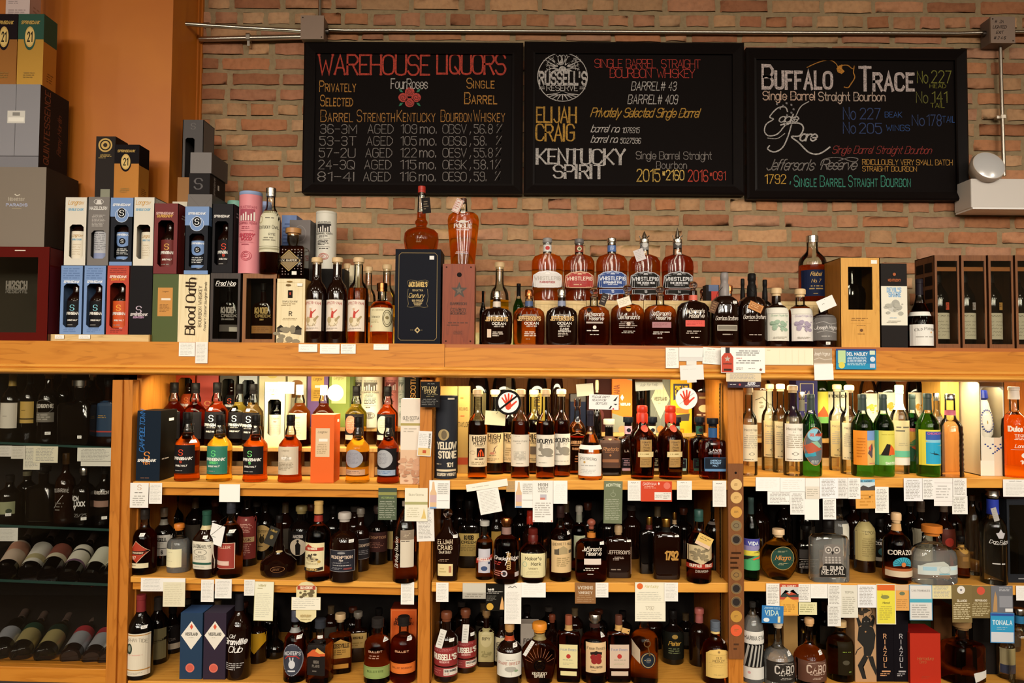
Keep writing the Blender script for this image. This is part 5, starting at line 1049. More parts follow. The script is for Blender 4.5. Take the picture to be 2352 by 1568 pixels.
# --- black presentation box,wooden star box and the decanters on them
_,zj,_b = carton(907,1012,572,'top',2.535,.13,'#0d0f1a','large navy black box with a thin gold border and ornate gold lettering',side='#090a12',grp=GI,name='gift_box',
    art=[('s',[(.13,.04),(.87,.04),(.92,.065),(.92,.935),(.87,.96),(.13,.96),(.08,.935),(.08,.065),(.13,.04)],.008,'#a88c54'),('r',.75,.89,.85,.93,'#e8e6e2'),('t','JACK DANIEL\'S',.5,.628,.045,'#c8a864','cond',.42),('t','SINATRA',.5,.565,.018,'#a89468','wide',.24),('t','Century',.48,.51,.045,'#c0a468','it',.36),('t','100 PROOF',.5,.455,.018,'#b09a6c','b',.26),('t','TENNESSEE',.5,.43,.013,'#b09a6c','b',.2),('t','WHISKEY',.5,.412,.013,'#b09a6c','b',.16),
     ('s',[(.29,.62),(.27,.66),(.34,.675),(.5,.66),(.66,.675),(.73,.66),(.71,.62)],.006,'#8a784e'),('s',[(.29,.58),(.27,.50),(.3,.42),(.27,.39),(.36,.385),(.5,.395),(.64,.385),(.73,.39),(.70,.42),(.73,.50),(.71,.58)],.007,'#8a784e'),('diamond',.5,.145,.065,.034,'#b8a070'),('diamond',.5,.145,.03,.016,'#0d0f1a'),('l',.34,.14,.42,.15,1,'#8a784e'),('l',.58,.14,.66,.15,1,'#8a784e')])
bottle(968,81,428,zj,2.60,'sin','deep','red','bulbous long necked whiskey decanter standing on the navy black box',lab=(.06,.22),lw=.5,fill=.60,art=[('l',.3,.3,.7,.6,2,'#8a6a4c')],tag_=(.36,.66,.03,.055,6,'#1c1614',[('l',.2,.2,.8,.8,4,'#6a5a44')]))
_,zs,_b = carton(1016,1090,606,'top',2.54,.10,'#7a3a1c','reddish cedar box with a finger hole and a grey star',mat=CEDAR(),side=wood('cedar2','#7a3517','#6b2c12','#5c240e',1.4,'Z'),grp=GI,art=[('c',.52,.865,.075,'#120a08'),('star',.52,.67,.27,'#4a4038'),('star',.52,.67,.12,'#6a5a4c'),('t','GARRISON',.5,.505,.03,'#4c2c20','b',.6),('t','COWBOY',.5,.43,.04,'#4c2c20','bserif',.5),('t','BOURBON',.5,.385,.03,'#4c2c20','bserif',.5),('l',.15,.22,.85,.28,2,'#5a3020'),('l',.35,.12,.65,.17,3,'#5a3020')] + [('c',a,b,.025,'#3a2018') for a in (.12,.88) for b in (.04,.96)])
bottle(1064,73,456,zs,2.60,'pogue','amber','brown','tall flat amber flask with white lettering on its shoulder, standing on the cedar box',lab=(.14,.76),lw=.9,art=[('e',.5,.80,.16,.03,'#d8ccc0'),('s',[(.26,.83),(.36,.80),(.44,.83),(.56,.83),(.64,.80),(.74,.83)],.02,'#d8ccc0'),('t','POGUE',.5,.70,.09,'#efe4d8','serif',.72),('t',"Master's Select",.5,.62,.04,'#e8dccc','it',.44),('l',.25,.04,.75,.10,2,'#d8c4b0')],st=(0.0,.76),tag_=(-.32,.86,.026,.05,-24,'#d8c8c0',[('f',.06,.04,.94,.96,.06,'#b85a4c'),('l',.2,.2,.8,.8,4,'#b06a60')]))
# --- flat shouldered bottles in front
GJ = 'flat shouldered bourbon bottles along the ledge'
OCE = [('p',[(.24,.80),(.76,.80),(.70,.84),(.30,.84)],'#8a8078'),('s',[(.4,.84),(.42,.93),(.44,.84)],.012,'#8a8078'),('s',[(.54,.84),(.57,.96),(.6,.84)],.012,'#8a8078'),('t',"JEFFERSON'S",.5,.715,.115,'#c9a46c','cond',.90),('t','OCEAN',.58,.57,.065,'#e4dcd0','wide',.48),('t','AGED AT SEA',.58,.485,.035,'#c8beb0','bit',.44)]
RES = [('t',"Jefferson's",.5,.82,.11,'#e4d8c8','it',.66),('t','Reserve',.56,.70,.11,'#e4d8c8','it',.52)]
small = [('l',.34,.16,.74,.33,3,'#d8ccbc'),('l',.36,.07,.7,.11,1,'#b8a898')]
def resv(h,a): return RES + [('r',.2,.42,.82,.58,h),('l',.24,.45,.78,.55,3,a),('l',.22,.22,.8,.32,2,'#d8ccbc'),('l',.34,.11,.68,.16,1,'#c8bcac')]
NS = [.70,.79]
for x,w,t,lq,cap,ck,l,art,nl in (
    (1141,71,668,'dark','silver','metal','dark flat bottle with a gold ship name and pale sticker, nearest the cedar box',OCE + [('r',.18,.14,.32,.40,'#d8c0a8')] + [('l',.36,.16,.74,.33,3,'#d8ccbc')],(.70,.80,'#d8c8b8')),
    (1215,72,665,'deep','copper','metal','amber flat bottle with a gold ship name, second from the cedar box',OCE + small,(.70,.79,'#4a5c80')),
    (1290,72,664,'dark','silver','metal','flat bottle with gold ship name and extra cask lines, third from the cedar box',OCE + [('t','CASK',.58,.40,.05,'#e4dcd0','wide',.3),('t','STRENGTH',.58,.33,.045,'#e4dcd0','wide',.42),('l',.36,.16,.74,.28,3,'#d8ccbc')],(.70,.79,'#8a90a8')),
    (1364,73,660,'deep','clearball','ball','flat bottle with script name and a dark wax dot, glass ball stopper',RES + [('c',.32,.94,.08,'#2a211c'),('r',.22,.55,.78,.60,'#b8a89c'),('c',.5,.44,.06,'#e8dccc'),('l',.22,.30,.8,.37,1,'#d8ccbc'),('l',.34,.2,.68,.25,1,'#d8ccbc')],None),
    (1441,77,653,'deep','glass','ball','flat bottle with a gold leaf mark and white strip over its stopper',[('e',.5,.93,.08,.085,'#c89a4c'),('t',"Jefferson's",.52,.70,.11,'#e4d8c8','it',.7),('c',.5,.52,.06,'#c8b8a8'),('l',.2,.38,.8,.58,4,'#b8a494'),('l',.28,.24,.74,.33,2,'#d8ccbc')],None),
    (1516,75,656,'deep','clearball','ball','flat bottle with script name over a dusty pink rectangle',resv('#a87478','#8a5458'),None),
    (1592,76,645,'dark','clearball','ball','dark flat bottle with script name over a bright coral rectangle',resv('#d8584c','#b83a34'),(.70,.78,'#d86a58'))):
    bottle(x,w,t,'top',2.575,'jeff',lq,cap,l,art,None,lw=.92,grp=GJ,capk=ck,nl=nl,lab=(.05,.64),
           tag_=(-.28,.70,.045,.03,18,'#e6dcc8',[('l',.1,.2,.9,.8,3,'#c8bca4')]) if x == 1441 else (.55,.78,.022,.042,-20,'#3a3230',[('l',.2,.2,.8,.8,3,'#8a8078')]) if x == 1364 else None)
bottle(1613,40,662,'top',2.86,'jeff','red','amberball','small brown bottle with a ball stopper peeping out behind the coral one',None,grp=GJ,capk='ball')
# --- crates and second row
GC = 'pale wooden crates behind the flat bottles'
zcr = 0
for x0,x1,t,l in ((1228,1346,690,'left pale wooden crate under the white and red labelled bottles'),(1347,1478,690,'middle pale wooden crate under the blue labelled bottle'),(1479,1650,690,'long right pale wooden crate under the black labelled bottles'),(1784,1912,692,'pale wooden crate behind the dark bottles beside the honey box')):
    _,zcr,_b = carton(x0,x1,t,'top',2.65,.14,'#cdb684',l,mat=PINE(),side=PINE(),name='wooden_crate',cat='crate',grp=GC,art=[('f',.02,.08,.98,.92,.012,'#bba06c')] + [('r',.1 + .08 * i,.1,.105 + .08 * i,.9,'#b89c68') for i in range(11)])
def wp(bg,edge,big,sub,tc,two):
    a = [('p',[(0,.30),(.03,.82),(.2,.94),(.5,1),(.8,.94),(.97,.82),(1,.30),(.86,.27),(.14,.27)],edge),('p',[(.03,.33),(.06,.80),(.22,.915),(.5,.97),(.78,.915),(.94,.80),(.97,.33),(.85,.30),(.15,.30)],bg),('p',[(.42,.84),(.58,.84),(.55,.92),(.45,.92)],edge),('s',[(.3,.88),(.42,.90)],.015,edge),('s',[(.58,.90),(.7,.88)],.015,edge),('t','WHISTLEPIG',.5,.67,.14,tc,'bserif',.86),('t',sub,.5,.50,.075,tc if two else '#a84848','b',.66),('l',.3,.36,.7,.44,1,edge)]
    if two: a += [('p',[(.08,.02),(.08,.22),(.92,.22),(.92,.02),(.6,.02),(.5,-.03),(.4,.02)],edge),('p',[(.10,.04),(.10,.20),(.90,.20),(.90,.04),(.6,.04),(.5,-.01),(.4,.04)],bg),('t',two,.5,.12,.09,edge,'b',.6)]
    return a
GW = 'round shouldered rye bottles on the crates'
for x,w,t,lq,cap,l,lb,nl,st,tg in (
    (1257,73,547,'amber','#8c8886','golden amber bottle with a white crest label on the left crate',wp('#dcd6d2','#ece8e4','','FARMSTOCK','#b8b0a8',None),(.78,.89,'#d8d4d0',[('c',.5,.5,.3,'#b83434')]),None,None),
    (1330,72,549,'deep','#6c6664','brown bottle with a red crest label on the left crate',wp('#a83430','#d8b08c','','OLD WORLD','#ecd8c4',None),(.78,.89,'#8a3828',[('c',.5,.5,.32,'#e0d4b4'),('c',.5,.5,.2,'#4a5a34')]),None,None),
    (1405,73,547,'deep','silver','brown bottle with a blue crest label on the middle crate',wp('#2c4684','#b8c0d4','','STRAIGHT RYE','#e8ecf4','15'),(.78,.88,'#5470a8',[('l',.2,.2,.8,.8,4,'#c8d4e8')]),None,None),
    (1480,74,531,'deep','silver','brown bottle with a black crest label and a white paper tag',wp('#23211f','#b0aeb0','','THE BOSS HOG','#d8d6d8','13'),(.73,.85,'#8a8684',[('c',.5,.55,.4,'#c8c4c0')]),(.36,.72),(-.40,.64,.036,.042,20,'#cfc6c6')),
    (1556,74,523,'red','silver','dark brown bottle with a black crest label and tall silver figure stopper',wp('#23211f','#b0aeb0','','THE BOSS HOG','#d8d6d8','14'),(.72,.84,'#4a4644',[('c',.5,.55,.4,'#b8b4b0')]),(.05,.62),None)):
    fig = t < 540; s_ = dict(S['whistle']); key = 'whistle'
    if fig:
        k = (690 - 549) / (690 - t); S['whistle2'] = dict(s_,p=[(z * k,r) for z,r in s_['p']],cap=(.9 * k,1.0 * k,.3,'metal'),lab=(.12 * k,.46 * k),fill=.73 * k); key = 'whistle2'
    b_ = bottle(x,w,t,zcr,2.70,key,lq,cap,l,lb,None,lw=.94,grp=GW,nl=nl,st=st,tag_=tg,lab=(.10 * (k if fig else 1),.47 * (k if fig else 1)))
    if fig:
        H = LOG[-1][5]; m = M(); q = .94 * k; sv = metal('#c8c4be',.2)
        m.lathe([(q * H,.004),((q + .02) * H,.009),((q + .05) * H,.008),((q + .06) * H,.005),((q + .08) * H,.0095),((q + .105) * H,.008),(H,.001)],sv,14)
        for sx in (-1,1): m.tube([(sx * .006,0,(q + .06) * H),(sx * .014,-.002,(q + .07 + .02 * sx) * H),(sx * .018,-.002,(q + .10) * H)],.0022,sv,6)
        m.obj('figure_stopper',b_,smooth=50)
bottle(1147,43,602,'top',2.84,'hw','yellow','cork','cork topped bottle of bright yellow liqueur behind the first flat bottle',None,grp=GB,fill=.55)
bottle(1191,26,651,'top',2.80,'wine','dgreen','black','slim wine bottle with a black capsule behind the flat bottles',None,grp=GB)
bottle(1109,16,668,'top',2.80,'wine','black','black','black capped bottle squeezed in behind the cedar box',None,grp=GB)
# --- wax topped pair and the right hand group
GX = 'dark bottles right of the coral label'
gar = lambda k: [('t','Garrison Brothers',.5,.78 if k else .84,.13,'#d8ccc0','it',.92),('l',.2,.68,.8,.73,1,'#a89c90')] + ([('r',.1,.34,.9,.54,'#b8b0a0'),('r',.13,.37,.87,.51,'#7a7264')] if k else []) + [('l',.25,.16,.75,.24,1,'#a89c90')]
bottle(1664,62,626,'top',2.575,'garr','dark','#8c8482','dark bottle sealed in smooth grey wax with a small brown tag',gar(1),None,lw=.9,grp=GX,st=(.55,.57),tag_=(-1.05,.52,.022,.042,-22,'#5c3a20',[('l',.15,.1,.85,.9,4,'#8a6440')]))
bottle(1727,62,628,'top',2.58,'garr','dark','#1a1817','dark bottle sealed in black wax with an orange tan tag on its shoulder',gar(0),None,lw=.9,grp=GX,tag_=(-.02,.53,.05,.028,-24,'#a86a34',[('f',.05,.1,.95,.9,.04,'#d89c5c'),('l',.15,.3,.85,.75,2,'#d8a870')]))
bottle(1706,30,640,'top',2.72,'garr','black','#1a1817','black wax sealed bottle behind the tan tagged one, left side',None,grp=GX)
bottle(1757,34,642,'top',2.70,'garr','black','#1a1817','black wax sealed bottle behind the green printed label',None,grp=GX)
carton(1622,1652,654,'top',2.78,.05,'#1f1a1c','tilted black carton with a red patch behind the grey wax bottle',grp=GI,art=[('r',.4,.62,.95,.9,'#c8382a'),('r',.2,.9,.95,1,'#5a6a8c')])
bottle(1676,30,655,'top',2.74,'rus','dark','copper','small brown bottle hidden behind the grey wax bottle',None,grp=GX)
FARM = lambda c: [('r',0,.82,1,.99,'#e4e0d4'),('r',.02,.815,.98,.825,'#9a968a'),('t','Sweet Maple Rye',.5,.76,.06,c,'it',.8),('blot',.5,.45,.33,26,c),('l',.2,.06,.8,.13,2,'#a8a498')]
bottle(1783,54,661,'top',2.58,'rus','dark','cork','dark bottle with a white label printed in soft green',FARM('#9ab49c'),'#e2e0d2',lab=(.10,.655),lw=.9,grp=GX,st=(.2,.70))
bottle(1838,54,663,'top',2.58,'rus','deep','cork','amber bottle with a white label printed in soft violet',FARM('#a89ab0'),'#e6e0da',lab=(.10,.655),lw=.9,grp=GX)
bottle(1891,56,689,'top',2.57,'rus','dark','cork','squat dark bottle with a silver grey engraved label and white folded tag',[('s',[(0,.62),(.3,.70),(.6,.60),(1,.68)],.02,'#b8b4b0'),('t','Joseph Magnus',.5,.48,.13,'#e0dcd8','it',.94),('s',[(.1,.30),(.4,.36),(.9,.28)],.02,'#b8b4b0'),('l',.2,.12,.8,.18,1,'#c0bcb8')],'#6c6866',lab=(.14,.70),lw=.97,grp=GX,shape='arch',st=(-.05,.05),tag_=(-.22,.90,.060,.040,24,'#ecebe6',[('h',.25,.4,.5,.7,1,'#8a8680')]))
bottle(1866,61,542,zcr,2.70,'slim','red','silver','long necked bottle with a navy label and gold script on the right crate',[('t','Rebel',.45,.84,.14,'#c8a45c','it',.6),('t','No. 7',.45,.58,.12,'#c8a45c','it',.6),('l',.2,.22,.75,.42,2,'#a88c54'),('l',.3,.06,.65,.12,1,'#a88c54'),('r',.84,0,1,1,'#9a98a0')],'#1c2440',lab=(.08,.47),lw=.96,grp=GX,fill=.55)
# --- honey box,striped carton,last bottle and the walnut cases
_,zz,bx = carton(1930,2022,592,'top',2.535,.13,'#d8a04a','honey coloured wooden box with a tall dark window',mat=HONEY(),side=wood('honey2','#b87a30','#a86c26','#985e1e',1.4,'Z'),win=(.20,.42,.81,.90),glass=True,grp=GI,art=[('r',.78,.935,.93,.975,'#f2efe8'),('l',.26,.29,.74,.33,2,'#8a5c24'),('r',.25,.265,.75,.268,'#b8802f'),('l',.4,.235,.66,.25,1,'#8a5c24'),('c',.52,.19,.04,'#6a4420'),('l',.4,.14,.64,.155,1,'#8a5c24')])
inbox(bx,None,'dark waisted bottle standing in the honey coloured window box','pogue','black','clearball',zt=.90,k=.75,lab=(.1,.6),art=[('t','ANGELS ENVY',.5,.62,.07,'#a89c90','cond',.94)])
carton(2024,2084,605,'top',2.545,.08,'#231f1e','black carton wrapped in a wide white band with a light blue title',grp=GI,tops='#171413',art=[('r',0,.265,1,.73,'#e6e2d2'),('t',"DEVIL'S",.5,.685,.05,'#8ab0d4','cond',.6),('t','SHARE',.52,.63,.05,'#8ab0d4','cond',.54),('e',.5,.48,.26,.06,'#c8c6bc'),('e',.55,.52,.16,.05,'#a8a69c'),('blot',.5,.46,.32,16,'#b0aea2'),('l',.3,.345,.8,.36,1,'#8ab0d4'),('l',.2,.29,.9,.325,2,'#c0bcb0'),('c',.5,.87,.06,'#a8582c'),('t','KENTUCKY',.5,.80,.025,'#a8582c','b',.5)])
bottle(2112,55,641,'top',2.56,'pot','deep','#241f26','bottle with a spiral striped black neck and plain white label',[('t','OLD POTRERO',.55,.80,.13,'#5a5650','sserif',.9,.5),('c',.72,.62,.04,'#d8a464'),('l',.1,.34,.9,.46,1,'#a8a49c')],'#e6e4de',lab=(.03,.335),lw=.97,nl=(.46,.52,'#e8e6e0'))
GK = 'open walnut cases at the right end of the ledge'
Yw = 2.53
for i,(x0,x1,tc,l,bl) in enumerate(((2146,2206,'#c8482a','walnut window case with vent slots in its side, leftmost of the row at right','dark bottle with an orange tag inside the leftmost walnut case'),(2207.5,2268,'#a8a0a0','walnut window case, second from left in the row at right','dark bottle with a grey tag inside the second walnut case'),(2269.5,2330,'#b8863c','walnut window case, third in the row and nearly at the picture edge','dark bottle with a gold tag inside the third walnut case'),(2331.5,2392,'#a8a0a0','walnut window case cut off by the right picture edge','dark bottle inside the walnut case cut off by the picture edge'))):
    _,zz,bx = carton(x0,x1,586,'top',Yw,.12,'#6b4023',l,mat=wood('walnutf','#7a4c2a','#6b4023','#5a341b',1.5,'Z'),side=WALN(),win=(.12,.045,.90,.94),glass=True,grp=GK,name='display_case',cat='case',inner='#1a1210',
        sart=[('r',.08 + .46 * a,.10 + .145 * j,.46 + .46 * a,.20 + .145 * j,'#17100d') for a in (0,1) for j in range(6)] if i == 0 else None)
    t = inbox(bx,None,bl,'wine','black','black',zt=.90,k=.80,paper='#d8ceb8',lab=(.10,.42),lw=.96,art=[('h',.05,.8,.95,.95,1,'#4a4438'),('h',.05,.08,.95,.72,5,'#8a8474')],grp='bottles inside walnut cases')
    X,Yf,zb,W,H,dep = bx
    m = M(); m.box(-W * .38,W * .40,-dep / 2 + .006,-dep / 2 + .009,H * .83,H * .875,wood('slat','#a8642c','#94561f','#824a18',2)); m.obj('front_slat',bpy.data.objects[_.name])
    g = D(lambda u,v,l: (u,-.034 - l,v + .5 * LOG[-1][5]),.02,.02); g.lay = 2; g.rect(-.002,-.012,.021,.014,col(tc)); g.filler(.001,-.009,.018,.010,3,col('#5a3a24')); g.obj('hang_tag',t)
# --- cards on the fascia
GF = 'cards pinned to the fascia'
yo = dict(Y=YF - .0165,grp=GF,name='fascia_card'); y2 = dict(Y=YF - .038,grp=GF,name='fascia_card'); y1 = dict(Y=YF - .0145,grp=GF,name='fascia_card')
card(411,786,448,818,'#eeebe4','short white handwritten card on the fascia below the cream wooden box','hand',**y1)
card(449,785,477,834,'#eae6de','narrow tall handwritten card right of the short one below the cream box','hand',**yo)
card(686,790,729,808,'#f2f0ea','leftmost of four little price cards below the rider bottles','faint',**yo); card(735,790,780,812,'#f4f2ec','second of four little price cards below the rider bottles','faint',**yo)
card(783,790,817,812,'#f2f0ea','third of four little price cards below the rider bottles','hand',**yo); card(858,790,893,803,'#f2f0ea','price card standing apart below the squat wheel label bottle','faint',**yo)
card(1529,798,1559,845,'#eeebe4','leftmost handwritten card of the fascia group below the grey wax bottle','note',**yo)
card(1560,798,1615,829,'#e8e6e2','blank white folded card with a tape tab, second in the fascia group',[('r',0,0,1,.28,'#d6d4d0'),('r',0,.28,1,.30,'#c0bebb'),('r',.3,-.28,.72,0,'#dcdad4')],**y1)
card(1562,838,1616,872,'#e4e2de','tilted blank white card hanging over the moulding',[('h',.1,.6,.9,.8,1,'#d0cec8'),('r',.28,-.18,.68,0,'#dcdad4')],ang=3,**y2)
card(1614,798,1656,836,'#eeebe4','handwritten card just left of the red bottle advert','note',ang=-3,**y1)
card(1656,798,1757,856,'#f2f0ec','large white advert card with a red star bottle',[('p',[(.01,.02),(.28,.02),(.28,.62),(.22,.78),(.08,.78),(.01,.62)],'#c0442c'),('r',.10,.78,.20,1.0,'#3a3436'),('star',.145,.55,.075,'#b8a89c'),('t','GARRISON',.145,.36,.05,'#5a2a20','b',.22),('r',.06,.08,.24,.16,'#3a2a26'),('l',.34,.66,.93,.90,3,'#8a8884'),('l',.34,.55,.5,.6,1,'#c84c3c'),('l',.34,.34,.93,.52,2,'#8a8884'),('l',.34,.10,.5,.22,2,'#a8a49e'),('l',.62,.14,.85,.2,1,'#a8a49e'),('star',.90,.13,.045,'#8a4c34')],**y2)
card(1757,799,1868,838,'#efe8cc','long blank cream card right of the red bottle advert',[('r',.0,.03,.97,.05,'#d8cfae'),('l',.04,.78,.12,.92,1,'#d0c8a8')] + [('r',.3 + .13 * i,.05,.304 + .13 * i,.9,'#ddd4b4') for i in range(5)],**y1)
card(1869,800,1911,837,'#a89884','grey brown engraved label card on the fascia',[('t','Joseph Magnus',.45,.68,.2,'#e4dcd0','it',.9),('s',[(0,.3),(.3,.42),(.6,.3),(1,.36)],.05,'#c8bcac'),('r',0,0,1,.1,'#cfc4b4')],**yo)
card(1870,836,1914,872,'#f2f0ec','plain white card hanging below the engraved label card',None,ang=2,**y2)
card(1920,801,2012,848,'#1c74a8','blue printed card with yellow and green seals on the fascia',[('r',.0,.9,1,1,'#2a3c7c'),('r',0,0,1,.28,'#1a8cb8'),('r',.05,.30,.24,.92,'#b8d49c'),('c',.14,.2,.08,'#d8cc54'),('t','DEL MAGUEY',.53,.75,.13,'#f0f4f4','wide',.52),('l',.28,.18,.8,.62,6,'#cfe4ee'),('r',.84,.72,.97,.92,'#cfe0c4'),('c',.91,.5,.065,'#cfdce8'),('r',.84,.08,.97,.28,'#b8c4d8')],**yo)
card(1668,857,1748,876,'#dccbaa','tan text card hanging over the moulding above the post','print',**y2)
card(1671,876,1747,890,'#3a2f3c','dark purple strip card with white numerals above the right post',[('l',.05,.4,.3,.6,1,'#d8d4d8'),('star',.37,.5,.05,'#c84c4c'),('t','6,000',.72,.7,.35,'#f0ecf0','bit',.4),('l',.52,.15,.97,.45,2,'#d0ccd0')],**y2)
# ================================================================= lit top shelves
EB = [('t','S',.5,.76,.22,'#c8d4d8','goth'),('t','SPRINGBANK',.5,.52,.09,'#e8e4dc','bit',.92),('l',.2,.38,.8,.44,1,'#b8b4ac'),('t','SINGLE MALT',.5,.28,.05,'#e8e4dc','bit',.6)]
GS = 'malt bottles with black caps on the lit left shelf'
SB = '#1e1b1c'
carton(314,368,943,'L1',2.51,.12,'#16212e','dark blue carton with an orange letter emblem, far left on the lit shelf',side='#15120f',grp='cartons on the lit left shelf',art=[('v','CAMPBELTOWN',.22,.72,.2,'#2a6ab0','it'),('t','S',.44,.36,.10,'#d8843a','goth'),('t','SPRINGBANK',.45,.29,.034,'#e8e4dc','bit',.8),('t','TEN',.42,.25,.028,'#d8843a','wide',.3),('l',.15,.03,.7,.05,1,'#8a5a3c')],sart=[('r',.5,.84,.8,.88,'#ece8e0'),('l',.1,.28,.9,.32,1,'#d8d4cc')])
for x,w,t,lq,pp,art,l,st in (
    (431,54,947,'deep',SB,S_lab('#d8482c','10'),'amber malt bottle with a red letter on a black label, beside the blue carton',(.75,.56)),
    (505,55,951,'gold','#2f7560',S_lab('#6ad87c','GREEN'),'golden malt bottle with a teal green label in the front row',None),
    (587,54,952,'deep',SB,S_lab('#7ad878','15'),'amber malt bottle with a green letter on a black label in the front row',None),
    (667,53,952,'red','#cfc0a8',[('t','Longrow',.5,.87,.06,'#8a7a60','it',.6),('r',.3,.55,.78,.64,'#ece6da'),('blot',.5,.60,.18,10,'#b8ae9c'),('l',.15,.15,.85,.45,6,'#9a8c74')],'dark amber bottle with a plain cream label, left of the orange carton',None),
    (822,53,956,'gold',None,[('e',.46,.62,.44,.33,'#9a98a0'),('l',.2,.42,.72,.84,9,'#82808a'),('r',.02,.02,.96,.22,'#c89a78'),('l',.15,.06,.85,.18,2,'#8a6a5c')],'golden bottle with a round silver label, right of the orange carton',None),
    (892,50,957,'red',SB,[('e',.42,.62,.44,.33,'#a8a8ac'),('l',.16,.42,.68,.84,9,'#86868c'),('r',.02,.02,.96,.22,'#9aa8bc'),('l',.15,.06,.85,.18,2,'#5c78a0')],'dark bottle with a round silver label, next to the pale tall carton',None)):
    bottle(x,w,t,'L1',2.545,'scot',lq,'black',l,art,pp,rot=-9,grp=GS,st=st,lab=(.115,.53),lw=.9)
carton(714,767,952,'L1',2.515,.085,'#e0601c','bright orange carton with a pale label panel in the front row',side='#d4520f',tops='#e0a878',grp='cartons on the lit left shelf',art=[('r',.2,.38,.81,.80,'#d8bc98'),('t','Longrow',.5,.745,.03,'#6a5a44','it',.45),('r',.34,.605,.72,.645,'#ece4d8'),('l',.26,.42,.74,.57,6,'#a8906c')],sart=[('r',.5,.88,.8,.92,'#f0ece4')])
carton(920,965,916,'L1',2.512,.07,'#e0d4c4','tall pale carton with an olive band and a faint ship drawing against the post',grp='cartons on the lit left shelf',art=[('r',0,.0,1,.40,'#d8b494'),('r',0,.685,1,.715,'#a89858'),('t','GLEN SCOTIA',.52,.775,.035,'#4a443c','serif',.82),('l',.2,.73,.8,.75,1,'#a8a094'),('l',.15,.60,.85,.66,2,'#b8ac9c'),('s',[(.3,.12),(.29,.33)],.012,'#8a5c44'),('s',[(.6,.12),(.61,.30)],.012,'#a87858'),('s',[(0,.14),(1,.15)],.02,'#b8805c'),('blot',.5,.22,.5,22,'#c89878'),('blot',.6,.07,.5,14,'#b88464')])
for x,w,t,lq,pp,art,l,cp in (
    (399,52,878,'red',SB,[('r',.1,.2,.4,.3,'#c8c4bc')],'dark malt bottle standing behind the dark blue carton on the step','black'),(448,52,879,'deep',SB,[('l',.2,.3,.8,.6,3,'#3a3632')],'amber malt bottle on the step, behind the red letter bottle','black'),
    (498,52,878,'light',SB,EB,'pale amber malt bottle on the step, behind the teal label','black'),(549,47,881,'gold',SB,EB,'golden malt bottle on the step with a square white sticker','black'),(581,46,881,'light',SB,EB,'malt bottle on the step overlapping the sticker bottle, right side','black'),
    (688,50,883,'deep','#dccfa8',[('t','Longrow',.5,.84,.08,'#8a7444','it',.6),('h',.15,.1,.85,.7,6,'#b09a6c')],'cream labelled bottle on the step, behind the plain cream front bottle','white'),(743,48,884,'deep',None,None,'bottle on the step hidden behind the orange carton','white'),
    (818,50,886,'gold',SB,[('e',.38,.6,.33,.34,'#c87a5c'),('l',.2,.4,.6,.8,6,'#e0a890'),('r',.05,.02,.6,.2,'#d8b8a0')],'golden bottle with a round copper label on the step','black'),(890,49,887,'amber',SB,[('e',.40,.6,.35,.34,'#b8b8a0'),('l',.2,.4,.6,.8,6,'#9a9a84'),('r',.05,.02,.6,.2,'#c8c4b0')],'amber bottle with a round grey label on the step near the post','black')):
    bottle(x,w,t,ZL2,{549: 2.738,581: 2.688}.get(x,2.71),'scot',lq,cp,l,art,pp,rot=-7,grp=GS,st=(-.1,.56) if x in (498,549,581) else None,lab=(.11,.54))
_,zz,bx = carton(606,655,877,ZL2,2.66,.075,'#dcd0ac','cream white window carton standing on the step among the malt bottles',win=(.18,.17,.80,.73),grp='cartons on the lit left shelf',art=[('t','Longrow',.4,.88,.05,'#b89a5c','it',.6),('l',.3,.79,.6,.82,1,'#d8b04c')])
inbox(bx,None,'cream labelled bottle inside the white carton on the step',liq='red',art=[('t','Longrow',.5,.84,.08,'#a88a4c','it',.7),('t','RED',.5,.68,.05,'#d8685c','b',.4),('h',.15,.1,.85,.55,5,'#b8a47c')],paper='#e0d4b4',k=.84,lab=(.16,.52))
GB3 = 'coloured cartons along the back of the lit left shelf'
def bk(x0,x1,h,l,art=None,win=None,t=852,**k): return carton(x0,x1,t,ZL3,2.80,.08,h,l,art=art,win=win,grp=GB3,**k)
_,zz,bx = bk(400,449,'#b8401c','orange red window carton at the back, leftmost of the coloured row',None,(.18,.30,.82,.88)); inbox(bx,None,'bottle with a red orange label inside the leftmost back carton',liq='dark',art=S_lab('#e8843c',''),paper='#b8481c',lab=(.14,.62),k=.8)
bk(452,501,'#b04438','brick red carton at the back with a gold letter',[('r',.1,.0,.9,.52,'#a83c2c'),('t','S',.5,.38,.14,'#c8864c','goth'),('t','SPRINGBANK',.5,.26,.05,'#d8a890','bit',.8)])
_,zz,bx = bk(503,544,'#4a4438','dark olive window carton at the back with a red letter bottle',None,(.17,.28,.83,.86)); inbox(bx,None,'black labelled bottle inside the dark olive back carton',liq='dark',art=S_lab('#d8502c',''),paper='#1f1a18',lab=(.14,.60),k=.8)
_,zz,bx = bk(547,592,'#b8bcbc','pale grey window carton at the back',None,(.2,.30,.82,.84)); inbox(bx,None,'bottle inside the pale grey back carton',liq='gold',art=EB,paper='#1e1c1c',k=.8)
bk(595,655,'#d8cba0','cream yellow carton rising above the white window carton',[('e',.5,.93,.2,.06,'#d8c068')]); bk(660,703,'#dcd2ac','pale cream carton with a brown arched window at the back',[('r',.2,.52,.8,.80,'#8a5a24'),('e',.5,.78,.3,.06,'#8a5a24')])
bk(706,753,'#7c5a8c','purple carton with a gold label at the back',[('r',.18,.46,.80,1,'#d8aa44'),('t','Longrow',.5,.86,.05,'#6a4a1c','it',.44),('r',.36,.70,.68,.745,'#efe6d4'),('l',.3,.5,.7,.66,4,'#a87c2c')])
